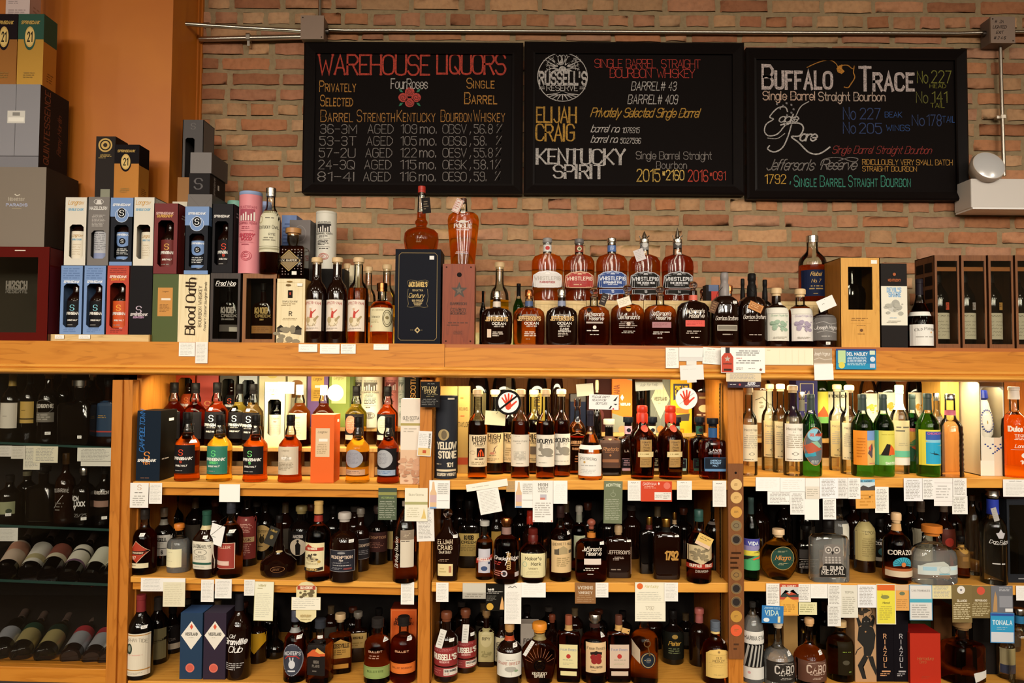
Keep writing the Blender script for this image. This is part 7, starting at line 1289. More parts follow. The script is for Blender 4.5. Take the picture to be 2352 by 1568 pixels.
B_(641,82,1183,'L2',2.56,'onion','dark','black','squat onion shaped decanter with a gold medallion and tilted dark tag',[('e',.55,1.9,.09,.12,'#b8a070'),('o',.62,.35,.2,.3,.012,'#8a5c34'),('l',.48,.25,.76,.45,2,'#8a5c34')],lab=(.10,.26),lw=.9,grp=GL2,tag_=(-.05,.72,.035,.062,-22,'#2e2c28',[('t','Willett',.5,.80,.11,'#b8984c','it',.7),('e',.5,.45,.16,.12,'#8a7440')]))
B_(692,56,1160,'L2',2.72,'rus','black','#8a7a4c','black labelled bottle showing a figure in a coat, behind the buckskin label',[('t','MACEDO',.5,.80,.11,'#b8b0a8','cond',.8),('e',.5,.36,.34,.34,'#c8b8a0'),('p',[(.42,.05),(.4,.45),(.5,.6),(.62,.45),(.6,.05)],'#1a1614'),('c',.5,.62,.05,'#1a1614')],'#161312',lab=(.16,.58),lw=.96,grp=GL2)
B_(731,56,1150,'L2',2.52,'std','deep','#b8965c','bottle with a gold foil cap and cream label with a red ribbon and bull',[('p',[(.02,.80),(.3,.95),(.7,.82),(.98,.84),(.98,.72),(.7,.70),(.3,.82),(.02,.68)],'#a83c2c'),('t','OLD MEDICINE',.5,.80,.06,'#e8dcc0','cond',.86),('e',.5,.42,.30,.09,'#b8a880'),('blot',.5,.50,.26,12,'#4a4034'),('c',.82,.35,.06,'#b8964c'),('t','KENTUCKY',.5,.28,.06,'#b8a880','serif',.6),('p',[(.04,.10),(.5,.04),(.96,.16),(.96,.06),(.5,-.02),(.04,0)],'#2a2420'),('t','BOURBON',.5,.07,.06,'#c8a45c','b',.7)],'#dccfa4',lab=(.13,.49),lw=.84,rot=-14,grp=GL2,capk='foil',nl=(.74,.82,'#8a2c24'))
B_(791,64,1175,'L2',2.52,'rus','dark','#a8a098','wide shouldered bottle with a slate label in a thin frame, cream serif name',[('f',0,0,1,1,.012,'#a8a4a4'),('e',.5,.88,.16,.05,'#8a8888'),('t','REDEMPTION',.5,.68,.12,'#e0c8b4','bserif',.84),('t','Rye',.5,.54,.09,'#e0d4c8','it',.2),('l',.1,.36,.9,.44,2,'#8a888c'),('l',.12,.26,.88,.31,1,'#d8d4d0'),('r',.6,.10,.9,.18,'#7a3a3a'),('l',.1,.08,.55,.2,2,'#8a888c')],'#2b2b33',lab=(.16,.47),lw=.86,grp=GL2,st=(.62,.58))
B_(828,40,1166,'L2',2.64,'rus','dark','#6a6258','bottle with a dark framed label turned aside behind the slate label',[('f',0,0,1,1,.02,'#a8a4a4'),('t','REDEMPTION',.5,.68,.12,'#d8c0a8','bserif',.9),('l',.1,.2,.9,.45,3,'#8a888c')],'#2e2c30',lab=(.2,.52),lw=.9,rot=35,grp=GL2)
B_(868,46,1160,'L2',2.74,'rus','black','#4a3a34','dim bottle with a brown label left of the hanging green card',[('t','REDEMPTION',.5,.74,.12,'#a87c5c','bserif',.9),('l',.1,.2,.9,.5,4,'#8a5c4c')],'#3c2320',lab=(.22,.56),lw=.96,grp=GL2)
B_(900,20,1150,'L2',2.78,'slim','black','black','dim narrow bottle with a tan strip label right of the hanging green card',None,'#a8925c',lab=(.2,.5),lw=.9,grp=GL2)
B_(931,56,1150,'L2',2.52,'jug','deep','#8a7a6c','tapered bottle with a narrow tall cream label and side script beside the post',[('r',.36,0,.92,1,'#d0c4b0'),('r',.36,.74,.92,1,'#8a7a68'),('l',.38,.68,.9,.72,1,'#4a4034'),('blot',.64,.87,.12,8,'#b8a890'),('v','Birthday Bourbon',.2,.4,.14,'#d8ccbc','it')],lab=(.20,.66),lw=.92,grp=GL2,fill=.5)
dim('L2',[348,400,448,494,545,590,655,715,765,815,870,930],'the middle left shelf',top=1135)
GC2 = 'bottles on the middle centre shelf'
B_(1028,60,1166,'C2',2.53,'elijah','dark','glass','flare shouldered bottle with cream block name and small pale square label',[('t','ELIJAH',.42,.87,.10,'#dcc8a8','serif',.6),('t','CRAIG',.42,.73,.10,'#dcc8a8','serif',.6),('t','Small Batch',.42,.62,.06,'#d8c8b0','it',.5),('l',.16,.38,.70,.45,2,'#a88c74'),('r',.14,.04,.74,.33,'#d8c490'),('r',.58,.12,.68,.28,'#a86a4c'),('l',.2,.1,.5,.24,2,'#b8a470')],lab=(.05,.62),lw=.92,grp=GC2,capk='ball',st=(.6,.60))
B_(1078,48,1148,'C2',2.70,'square','black','black','square dark bottle with a parchment label in heavy black capitals',[('t','KNOB',.5,.82,.17,'#2a2114','bc',.86),('t','CREEK',.5,.62,.10,'#2a2114','wide',.9),('l',.1,.2,.9,.5,4,'#8a7440')],'#b89c58',lab=(.18,.52),lw=.94,grp=GC2)
B_(1113,40,1195,'C2',2.55,'hw','orange','#b0aca4','slim amber bottle crossed by a red banner over a pale blue label',[('r',.14,.05,.86,.95,'#c0bcc4'),('p',[(0,.38),(1,.56),(1,.74),(0,.56)],'#b83c2c'),('t','DAD LILLA',.5,.56,.09,'#e8d4c8','bit',.9),('e',.5,.22,.2,.09,'#3a4a70'),('r',.74,.38,.84,.46,'#26304c')],lab=(.10,.56),lw=.9,grp=GC2,capk='screw')
B_(1163,57,1187,'C2',2.515,'rus','deep','copper','bottle with big white handwriting across it and gold upright letters',[('v','COLORADO',.60,.5,.14,'#b8945c','cond'),('t','Breckenridge',.5,.58,.10,'#eadfd8','it',1.0),('s',[(.48,.75),(.6,.78),(.52,.5),(.46,.38)],.03,'#eadfd8'),('c',.42,.14,.13,'#c8bcc0'),('c',.42,.14,.08,'#3a3034'),('l',.02,.04,.4,.22,3,'#c87868'),('r',.84,.03,1,.16,'#c8b8b8'),('l',.02,.36,.3,.48,2,'#b83c34')],lab=(.09,.62),lw=.96,grp=GC2,nl=(.74,.85,'#8a6c64'))
B_(1224,62,1213,'C2',2.52,'maker1','deep','#5a1a14','squat square bottle with a big cream label and dark maroon wax',[('t',"Maker's",.5,.80,.13,'#4a3f2c','serif',.74),('t','Mark',.60,.58,.13,'#4a3f2c','serif',.5),('o',.2,.56,.08,.11,.015,'#8aa890'),('t','WHISKY',.5,.38,.07,'#7a6c4c','serif',.5),('l',.25,.12,.75,.28,3,'#c0b48c')],'#dcd0a0',lab=(.11,.57),lw=.99,grp=GC2)
B_(1287,50,1160,'C2',2.54,'std','red','#2a1a18','tall bottle with a buff barn picture label',[('t','BENNETT MILL',.5,.90,.07,'#5a4a34','serif',.92,.4),('p',[(.1,.56),(.1,.72),(.3,.76),(.3,.56)],'#5a5040'),('p',[(.3,.56),(.3,.76),(.5,.84),(.72,.74),(.72,.58)],'#a8946c'),('r',.78,.6,.95,.7,'#5a5040'),('l',.2,.18,.85,.48,5,'#9a8458')],'#d4b483',lab=(.12,.55),lw=.92,rot=12,grp=GC2,st=(.6,.62))
B_(1330,36,1160,'C2',2.66,'rus','red','#8a8478','dark bottle with a pale green tag label tucked behind the round stopper bottle',None,'#b8bc9c',lab=(.2,.55),lw=.7,grp=GC2,nl=(.74,.86,'#7a7a6c'))
B_(1358,73,1190,'C2',2.52,'jeff','red','#8a4a3a','round shouldered bottle with script name, white sticker and brown ball stopper',RES + [('r',.24,.40,.80,.56,'#d8c8bc'),('l',.22,.22,.8,.32,2,'#d8ccbc'),('l',.34,.11,.68,.16,1,'#c8bcac')],lab=(.05,.64),lw=.92,grp=GC2,capk='ball',nl=(.70,.78,'#b8702c'),st=(.6,.60))
B_(1420,58,1205,'C2',2.57,'flask','dark','#a88c68','boxy dark bottle with small serif capitals, below the hanging green card',[('t',"JEFFERSON'S",.5,.72,.11,'#c8b8a8','serif',.9),('l',.25,.44,.75,.58,3,'#a8988c'),('l',.12,.1,.88,.18,1,'#8a7c70'),('r',.97,0,1,.9,'#8a6a54')],lab=(.08,.66),lw=.94,grp=GC2,capk='cork',st=(.75,.70))
B_(1491,46,1186,'C2',2.62,'flask','black','gold','smoky bottle with a gold stopper and maroon neck, left of the numbered bottle',None,grp=GC2,capk='disc',nl=(.78,.86,'#4a1c18'))
B_(1530,60,1190,'C2',2.555,'flask','dark','gold','smoky bottle with a gold stopper and gold year numerals',[('t','1792',.66,.55,.22,'#b0813c','cond',.56)],lab=(.08,.66),lw=.96,grp=GC2,capk='disc',nl=(.78,.86,'#1c1a18'),st=(.7,.71))
B_(1549,30,1176,'C2',2.72,'flask','black','gold','gold stoppered bottle further back behind the gold year numerals',None,grp=GC2,capk='disc',nl=(.78,.86,'#a88c68'))
B_(1605,56,1170,'C2',2.525,'std','red','#2a4a44','bottle with a dark green cap, torn cream buffalo label and tilted yellow tag',[('p',[(0,.44),(.3,.38),(.5,.30),(.7,.40),(1,.46),(1,.96),(.5,1),(0,.98)],'#c8b48c'),('blot',.45,.66,.3,26,'#8a7c60'),('r',0,.18,1,.34,'#a02c1c'),('t','BUFFALO',.28,.28,.085,'#d8c8b4','cond',.46),('t','TRACE',.75,.28,.085,'#d8c8b4','cond',.38),('l',.25,.03,.8,.14,3,'#b8a898')],lab=(.14,.54),lw=.98,grp=GC2,tag_=(.15,.60,.052,.038,-26,'#d8b464',[('l',.15,.5,.85,.85,2,'#8a6c34'),('r',0,0,1,.3,'#d8b89c')]))
B_(1640,40,1150,'C2',2.68,'std','black','black','tall black bottle in the corner behind the buffalo label',None,grp=GC2,nl=(.66,.7,'#8a8078'))
B_(1217,36,1172,'C2',2.70,'makers','dark','#c83420','bottle with bright red dripping wax half hidden behind the square cream label',[('t','46',.6,.5,.3,'#b8a48c','it',.5)],grp=GC2)
B_(1140,30,1160,'C2',2.68,'slim','black','#5a5450','dim bottle with a tan label beside the white handwriting bottle',None,'#a8843c',lab=(.3,.6),grp=GC2,lw=.7)
dim('C2',[1020,1055,1105,1150,1195,1250,1300,1350,1395,1450,1510,1570,1625],'the middle centre shelf',top=1132)
GR2 = 'bottles on the middle right shelf'
B_(1725,36,1142,'R2',2.53,'wine','dgreen','#2c3a38','slim green bottle with a rainbow striped label beside the leather strip',[('r',0,.78,1,1,'#4a4a9c'),('r',0,.62,1,.78,'#8a84b0'),('r',0,.46,1,.62,'#d8cc4c'),('p',[(0,.42),(1,.70),(1,.56),(0,.30)],'#2a2a20'),('p',[(.4,.36),(1,.46),(1,.38),(.5,.32)],'#d8602c'),('r',0,0,1,.32,'#4aa86c'),('t','VIDA',.5,.86,.10,'#d8e0e8','b',.8)],'#4a9a64',lab=(.13,.51),lw=.98,grp=GR2)
B_(1788,90,1214,'R2',2.55,'round','gold','#d8b890','round flat flask of golden liquor with a circular dark green label',[('c',.54,.5,.32,'#a88a4c'),('c',.54,.5,.305,'#26443a'),('t','Milagro',.54,.52,.15,'#c8843c','it',.52),('l',.4,.70,.7,.78,2,'#b0a880'),('l',.4,.24,.68,.34,2,'#b0a880')],lab=(.16,.72),lw=.92,grp=GR2)
B_(1852,50,1205,'R2',2.63,'square','black','black','square black tin bottle with grey print behind the owl flask',[('r',.05,.5,.5,.85,'#3a3634'),('l',.05,.1,.9,.4,5,'#8a8480'),('r',.05,.44,.9,.46,'#b8b0a8')],lab=(.06,.6),lw=.98,grp=GR2)
OWL = [('p',[(.16,.08),(.12,.50),(.2,.88),(.3,.84),(.5,.92),(.7,.84),(.8,.88),(.88,.50),(.84,.08)],'#77706a'),('c',.35,.74,.13,'#b8b0a8'),('c',.65,.74,.13,'#b8b0a8'),('c',.35,.74,.085,'#57504a'),('c',.65,.74,.085,'#57504a'),('c',.35,.74,.04,'#c8c0b8'),('c',.65,.74,.04,'#c8c0b8'),('p',[(.44,.70),(.56,.70),(.5,.60)],'#2a2624')] + [('e',.26 + .12 * (i % 5),.52 - .07 * (i // 5),.045,.025,'#b0a8a0') for i in range(15)] + [('p',[(.04,-.04),(.04,.20),(.2,.34),(.8,.34),(.96,.20),(.96,-.04)],'#26231f'),('t','EL BUHO',.5,.22,.10,'#b8b0a8','b',.74),('t','MEZCAL',.5,.09,.11,'#c0b8b0','bserif',.84)]
B_(1903,84,1193,'R2',2.53,'flask','clear','black','clear flat flask printed with a grey owl over a black plaque',OWL,lab=(.12,.68),lw=.72,grp=GR2)
B_(1926,44,1146,'R2',2.70,'slim','clear','#4a4640','clear bottle with a white side label behind the owl flask',None,'#d8d4c4',lab=(.2,.66),lw=.5,rot=30,grp=GR2)
B_(1985,46,1160,'R2',2.66,'slim','dark','#2a2622','tall bottle with a full height old gold label behind the owl flask',[('t','TEPOA',.5,.74,.07,'#4a4028','serif',.86),('l',.2,.1,.8,.6,9,'#9a8a58')],'#b8a870',lab=(.18,.76),lw=.98,grp=GR2)
B_(2021,44,1190,'R2',2.73,'std','black','black','dark bottle with a framed picture label half behind the peacock label',[('t','CORAZON',.5,.84,.12,'#c8c0b8','b',.96),('e',.5,.45,.3,.2,'#3a6a6c'),('r',0,0,1,.18,'#c8bca8')],'#23201e',lab=(.14,.58),lw=.98,grp=GR2)
B_(2059,60,1176,'R2',2.535,'std','deep','#d8b488','brown bottle with a blue peacock fan and cream base band',[('t','CORAZON',.5,.74,.12,'#e0d4c4','bserif',.92,.25)] + [('p',[(.5 + .06 * cos(R(a)),.36 + .03 * sin(R(a))),(.5 + .34 * cos(R(a - 9)),.38 + .22 * sin(R(a - 9))),(.5 + .34 * cos(R(a + 9)),.38 + .22 * sin(R(a + 9)))],'#3aa0b8' if a % 40 else '#8ac8cc') for a in range(-10,200,20)] + [('e',.5,.38,.08,.07,'#c8743c'),('r',0,.18,1,.26,'#a8582c'),('r',0,0,1,.18,'#d0bca0')],lab=(.10,.58),lw=.97,grp=GR2,capk='cork',nl=(.74,.84,'#c89c68'))
B_(2141,101,1205,'R2',2.53,'broad','clear','orange','wide clear decanter with a broad wooden stopper and pale blue label band',[('r',0,.18,1,.55,'#c4ccc8'),('r',.1,.36,.42,.52,'#9cc0d0'),('r',.78,.38,.96,.50,'#b4d0d8'),('o',.62,.40,.14,.16,.01,'#a8b0ac'),('r',.48,.20,.74,.25,'#6aa0b0'),('p',[(.05,.55),(.2,.68),(.4,.60),(.6,.74),(.72,.60),(.72,.55)],'#b8bcb4')],lab=(.10,.52),lw=.88,grp=GR2)
for x,l,c in ((2115,'grey ceramic looking bottle with leaf pattern behind the wide clear decanter','#8a8470'),(2168,'dark red bottle with a red dot label behind the wide clear decanter','#5a2418')):
    B_(x,46,1150,'R2',2.72,'std','dark' if x > 2150 else 'black','#6a5a4c',l,[('c',.5,.6,.22,'#b83a2c')] if x > 2150 else [('blot',.5,.5,.3,18,'#5a5648')],c,lab=(.12,.6),lw=.95,grp=GR2)
B_(2207,36,1230,'R2',2.60,'rus','amber','black','small skull shaped gold bottle between the decanter and tall clear bottles',[('c',.5,.8,.28,'#a8803c'),('c',.38,.84,.07,'#2a1c10'),('c',.62,.84,.07,'#2a1c10'),('r',.3,.3,.7,.5,'#8a6430')],'#6a4c24',lab=(.25,.8),lw=.9,grp=GR2)
B_(2234,42,1138,'R2',2.64,'jug','pale','#4a3424','clear straight bottle left of the tall engraved one',None,grp=GR2)
B_(2281,55,1124,'R2',2.53,'hw','pale','silver','tall clear engraved bottle with a cobalt blue neck',[('p',[(.4,.78),(.3,.9),(.42,.92),(.5,1),(.58,.92),(.7,.9),(.6,.78)],'#b8b4b8'),('t','Don Fulano',.5,.70,.08,'#c8c4c0','it',.86),('l',.2,.62,.8,.66,1,'#a8a4a0'),('l',.1,.16,.9,.22,1,'#c8c4c0')],lab=(.14,.60),lw=.9,grp=GR2,capk='metal',nl=(.74,.90,'#27389c'),tag_=(-.55,.76,.018,.045,16,'#a8a4a0'))
_,zz,bx = carton(2312,2368,1146,'R2',2.53,.13,'#23252a','dark grey window case with a bottle at the right picture edge',win=(.13,.10,.9,.93),glass=True,grp=GR2,name='display_case',cat='case',art=[('l',.4,.03,.9,.06,1,'#8a8c90')])
inbox(bx,None,'gold labelled clear bottle inside the dark grey window case','std','gold','black',zt=.86,k=.85)
dim('R2',[1745,1800,1850,1960,2040,2090,2190,2260],'the middle right shelf',top=1132)
# ================================================================= bottom shelves
GL3 = 'bottles on the bottom left shelf'
B_(323,55,1365,'L3',2.535,'wine','black','#7a2a2c','black bottle with a maroon capsule and tall cream label, far left at the bottom',[('r',0,.95,1,.97,'#b8843c'),('e',.28,.64,.13,.13,'#3a4438'),('e',.28,.65,.07,.08,'#8a8c7c'),('t','ORPHAN TIDE',.5,.86,.08,'#8a8070','thin',.9,.8),('l',.2,.46,.8,.52,1,'#d8b0a0'),('r',0,.13,1,.155,'#b8843c'),('l',.1,.03,.9,.09,2,'#a09888')],'#ddd2bc',lab=(.055,.565),lw=.97,grp=GL3,st=(.6,.62))
B_(362,46,1370,'L3',2.66,'wine','black','#3a3430','dark bottle with an olive label behind the maroon capsule bottle',[('p',[(0,.55),(1,.7),(1,.6),(0,.4)],'#17130f')],'#7a7250',lab=(.08,.55),lw=.97,grp=GL3)
B_(396,46,1390,'L3',2.76,'std','black','black','dark bottle with a white numeral label, behind and left of the navy carton',[('t','7',.5,.78,.3,'#c8c4c0','bit',.4),('r',0,.05,1,.28,'#b8ac98'),('l',.1,.34,.9,.5,3,'#8a8078')],'#1c1817',lab=(.08,.62),lw=.97,grp=GL3)
WB = lambda c: [('diamond',.5,.66,.47,.215,'#e4ddd0'),('diamond',.5,.79,.08,.045,'#d8583c'),('t','WESTLAND',.5,.68,.04,'#6a665c','cond',.62),('l',.35,.615,.65,.635,1,'#c0b8a8'),('c',.47,.17,.20,'#d8705c'),('c',.47,.17,.15,'#c85c4c')]
carton(414,464,1407,'L3',2.515,.085,'#233a54','navy blue carton with a white diamond label, left of a matching pair',tops='#3a5a88',grp=GL3,art=WB(0)); carton(468,518,1407,'L3',2.515,.085,'#342a38','dark plum carton with a white diamond label, right of a matching pair',tops='#4a4454',grp=GL3,art=WB(0))
B_(549,53,1362,'L3',2.545,'wine','dark','#242226','dark bottle with bold white slanted club lettering',[('t','Old',.4,.93,.09,'#dcd8d4','it',.3),('t','Granville',.5,.79,.13,'#e8e4e0','bit',.96),('t','Club',.52,.60,.15,'#e8e4e0','it',.68),('l',.05,.06,.9,.26,4,'#b0acaa')],lab=(.09,.56),lw=.95,grp=GL3)
B_(592,44,1405,'L3',2.68,'rus','dark','black','bottle with a yellow pointed label behind the club lettering bottle',[('p',[(0,.9),(.5,.3),(1,.9),(1,.5),(.5,0),(0,.45)],'#c8981c')],lab=(.2,.66),lw=.96,grp=GL3)
B_(633,44,1400,'L3',2.72,'onion','black','black','dark round shouldered flask at the back right of the yellow label',None,grp=GL3)
B_(678,50,1400,'L3',2.53,'std','red','#4a4c58','bottle with a grey oval label showing a pointing hand, under the barrel shaped card',[('o',.5,.5,.5,.5,.04,'#8a8c94'),('t',"MICHTER'S",.5,.72,.10,'#d0d0d4','bserif',.80,.5),('e',.5,.36,.16,.13,'#c8c8cc'),('s',[(.44,.44),(.40,.58)],.06,'#c8c8cc'),('s',[(.54,.44),(.56,.58)],.06,'#c8c8cc'),('s',[(.16,.52),(.3,.62),(.7,.62),(.84,.52)],.05,'#a83434'),('l',.3,.10,.7,.2,1,'#d0d0d4')],'#3a3c48',lab=(.10,.56),lw=.9,shape='oval',grp=GL3,nl=(.69,.76,'#8a8a88'),st=(.5,.62))
B_(735,55,1420,'L3',2.52,'square','orange','#2e3036','square amber bottle with a black label showing an orange mountain ridge',[('p',[(0,.62),(.3,.76),(.45,.72),(.55,.82),(1,.66),(1,.58),(0,.52)],'#c8582c'),('p',[(.45,.72),(.55,.82),(1,.66),(.7,.64)],'#d8a85c'),('t','HIGH',.5,.40,.08,'#6a625a','bc',.5),('t','PLAINS',.5,.28,.07,'#6a625a','bc',.6),('l',.3,.08,.7,.16,1,'#6a625a')],'#211c1a',lab=(.14,.68),lw=.74,rot=-8,grp=GL3,capk='foil',st=(.1,.70))
B_(781,52,1408,'L3',2.60,'square','orange','#b89c74','amber square bottle turned aside with a gold arched label',[('p',[(0,.35),(0,.85),(.5,1),(1,.85),(1,.35)],'#a8803c'),('t','ROSSVILLE',.5,.78,.13,'#4a3414','cond',.88),('l',.15,.45,.85,.65,3,'#6a4c1c'),('r',.1,0,.9,.15,'#a8742c')],lab=(.10,.60),lw=.84,rot=16,grp=GL3)
B_(822,44,1404,'L3',2.70,'square','dark','#6a6258','dim bottle with a gold arched label behind the turned amber bottle',[('t','ROSSVILLE',.5,.7,.14,'#3a2810','cond',.9),('l',.1,.1,.9,.4,2,'#8a6c34')],'#a88a50',lab=(.3,.6),lw=.86,rot=12,grp=GL3)
B_(867,60,1418,'L3',2.53,'rus','deep','#2a2624','embossed bottle with a green strip label near the bottom',[('t','BULLEIT',.5,.82,.05,'#c89c80','wide',.7),('l',.25,.58,.75,.72,2,'#a87c64'),('r',0,0,1,.36,'#8a9c58'),('f',.02,.03,.98,.33,.008,'#5c6c38'),('t','BULLEIT RYE',.5,.22,.055,'#3a4420','serif',.66)],lab=(.10,.62),lw=.96,grp=GL3,capk='screw',st=(.66,.66))
carton(897,956,1398,'L3',2.62,.08,'#c8561c','orange carton with dark western lettering behind the orange strip bottle',tops='#5a1c0c',grp=GL3,art=[('t','BULLEIT',.5,.84,.05,'#4a1c0c','b',.8,.5),('t','BOURBON',.5,.76,.05,'#4a1c0c','b',.8),('f',.02,.02,.98,.98,.02,'#d8743c')])
B_(927,58,1414,'L3',2.54,'rus','orange','#211e1c','embossed bottle with an orange strip label beside the post',[('t','BULLEIT',.5,.78,.05,'#d89c74','wide',.7),('r',0,.12,1,.42,'#d8702c'),('f',.02,.145,.98,.395,.008,'#a84c1c'),('t','BULLEIT BOURBON',.5,.29,.045,'#6a2c14','serif',.8)],lab=(.10,.62),lw=.96,grp=GL3,capk='screw',st=(.5,.66))
dim('L3',[350,430,500,560,620,700,760,810,870,930],'the bottom left shelf',top=1372)
GC3 = 'bottles on the bottom centre shelf'
RUS = [('r',0,.36,1,1,'#8a2c2c'),('r',0,0,1,.31,'#8a3434'),('l',.05,.84,.95,.96,3,'#b87070'),('t',"RUSSELL'S",.5,.67,.17,'#e4dccc','cond',.96),('t','RESERVE',.5,.50,.055,'#d8a8a0','b',.6),('r',.48,.05,1,.27,'#d8d0c4'),('t','SINGLE BARREL',.74,.2,.06,'#4a4440','cond',.46),('l',.5,.07,.95,.13,1,'#b85c54'),('h',.05,.08,.42,.25,2,'#c87c74')]
for x,w,t,Y,r_,l,dx in ((1025,54,1403,2.545,-4,'dark bottle with a wide red label and folded white tag, nearest the post',-.25),(1069,50,1397,2.62,8,'dark bottle with a wide red label and flat white tag, second from the post',-.1)):
    B_(x,w,t,'C3',Y,'rus','dark','#6a3a24',l,RUS,lab=(.09,.52),lw=.97,rot=r_,grp=GC3,st=(.55,.60),tag_=(dx,.66,.022,.062,-16 if x < 1040 else -4,'#d8d4cc',[('l',.2,.1,.8,.8,5,'#b0aca4')]))
B_(1117,40,1400,'C3',2.66,'square','dark','#8a6a44','dark square bottle with a tall ornate cream label',[('e',.5,.70,.38,.24,'#b8ac80'),('t','RIPY',.5,.72,.08,'#3a3424','serif',.6),('f',.04,.02,.96,.98,.03,'#8a8054'),('blot',.5,.25,.3,16,'#8a8054')],'#a89c6c',lab=(.10,.68),lw=.84,grp=GC3)
B_(1152,30,1415,'C3',2.66,'std','dark','black','bottle with a pale label edge showing behind the rare bird label',[('v','BONDED',.5,.5,.4,'#6a6454','cond')],'#c8bc9c',lab=(.1,.6),lw=.8,rot=-25,grp=GC3)
B_(1170,58,1430,'C3',2.52,'std','dark','#b08450','bottle with a square white label of a faint perched bird',[('t','RARE BREED',.5,.58,.11,'#a85a44','serif',.88),('l',.35,.70,.75,.75,1,'#8a847c'),('e',.55,.34,.24,.12,'#a8a49a'),('s',[(.6,.25),(.6,.08)],.012,'#a8a49a'),('s',[(.35,.45),(.34,.85)],.008,'#c8c4ba'),('e',.78,.26,.08,.05,'#8aa07c')],'#dcd8cc',lab=(.16,.55),lw=.92,grp=GC3,nl=(.72,.80,'#a84424'),st=(.42,.64),capk='cork')
B_(1239,80,1428,'C3',2.53,'fan','deep','#d8882c','fan shaped crystal style bottle with an orange mushroom stopper',[('c',.5,.38,.18,'#2a1a14'),('c',.5,.38,.15,'#d8c080'),('t','WILD',.5,.43,.09,'#3a2a18','bserif',.2),('t','TURKEY',.5,.33,.07,'#3a2a18','bserif',.26),('t','KENTUCKY',.5,.14,.07,'#d8c8b0','bserif',.46),('t','SPIRIT',.5,.06,.07,'#d8c8b0','bserif',.34)] + [('s',[(.5 + .24 * cos(R(a)),.42 + .22 * sin(R(a))),(.5 + .46 * cos(R(a)),.42 + .5 * sin(R(a)))],.008,'#b8704c') for a in range(20,165,16)],lab=(.10,.66),lw=.9,grp=GC3,nl=(.72,.82,'#8a7a50'),tag_=(-.62,.62,.012,.055,-32,'#d8d4cc'))
B_(1268,36,1410,'C3',2.68,'fan','dark','#6a3420','dark bottle with a maroon mushroom stopper behind the fan shaped bottle',None,grp=GC3)
carton(1196,1238,1432,'C3',2.64,.05,'#b8aca0','grey white upright name card carton behind the fan shaped bottle',grp=GC3,art=[('t','FORD',.5,.60,.10,'#3a3634','bserif',.7),('l',.1,.3,.9,.5,3,'#8a847c')])
FR = lambda pp: [('r',0,.24,1,1,pp),('t','Four Roses',.5,.84,.075,'#6a7a9c','sserif',.86),('c',.5,.62,.12,'#b0342c'),('l',.15,.48,.85,.52,1,'#8a8470'),('l',.2,.34,.8,.42,2,'#b0a888'),('r',.08,0,.95,.14,pp)]
B_(1306,53,1412,'C3',2.53,'flask','red','#8a4a34','rounded bottle with a pale yellow rose label and cord bound neck',FR('#d8cc98'),lab=(.11,.58),lw=.76,rot=-6,grp=GC3,capk='disc',nl=(.78,.86,'#b8925c'))
B_(1366,63,1408,'C3',2.545,'rus','red','silver','bottle with a scalloped cream label of four dark red roses',[('t','Four Roses',.5,.82,.09,'#3a2c20','sserif',.9),('p',[(.2,.68),(.5,.74),(.8,.68),(.78,.60),(.22,.60)],'#2a201c')] + [('c',a,b,.15,'#8a2420') for a,b in ((.36,.52),(.62,.54),(.40,.40),(.62,.40))] + [('t','SMALL BATCH',.5,.20,.06,'#5a4838','b',.6),('l',.25,.05,.75,.12,1,'#a88c6c')],'#d4b488',lab=(.17,.62),lw=.70,grp=GC3,st=(.5,.68),nl=(.80,.86,'#3a2420'),capk='disc')
B_(1421,53,1412,'C3',2.53,'flask','deep','#5a3428','rounded bottle with a pink grey rose label and tan neck tie',FR('#c8b09c'),lab=(.11,.58),lw=.80,grp=GC3,capk='disc',nl=(.78,.86,'#c89c5c'),tag_=(.5,.80,.026,.016,-14,'#c89c5c',[('c',.85,.5,.08,'#2a2018')]))
B_(1480,62,1400,'C3',2.53,'rus','orange','#26282e','amber bottle with a dark round seal and a dangling brass key',[('c',.56,.44,.30,'#1f2630'),('o',.56,.44,.26,.19,.03,'#a88c5c'),('c',.56,.44,.10,'#4a4c50'),('l',.4,.42,.72,.46,1,'#a88c5c'),('p',[(0,.5),(0,.9),(.26,.70),(.26,.34)],'#b8a48c')],lab=(.12,.66),lw=.95,grp=GC3)
key = empty('brass_key',P(1487,1478,2.475),label='brass key hanging in front of the bottle with a dark round seal',cat='key'); m = M(); BR = metal('#c8a068',.3); s_ = PXM(2.475)
m.tube([(7 * s_ * cos(a * pi / 8),0,7 * s_ * sin(a * pi / 8)) for a in range(17)],.0018,BR,6); m.obj('key_bow',key,smooth=40); m = M(); m.tube([(1 * s_,0,-6 * s_),(6 * s_,0,-27 * s_)],.002,BR,6); m.box(3 * s_,6 * s_,-.0015,.0015,-27 * s_,-23 * s_,BR); m.obj('key_shaft',key,smooth=40)
B_(1545,50,1400,'C3',2.70,'std','black','black','dim black bottle with gold script alone at the back',[('t','Pelter',.5,.6,.14,'#b8903c','it',.8),('e',.5,.85,.14,.08,'#8a6c2c'),('l',.2,.2,.8,.44,3,'#5c6444')],'#14140f',lab=(.10,.62),lw=.92,grp=GC3)
B_(1606,46,1395,'C3',2.68,'rus','dark','#a85c54','dark bottle with a pinkish neck strip leaning shadow side near the leather strip',None,grp=GC3,nl=(.74,.86,'#a8605c'))
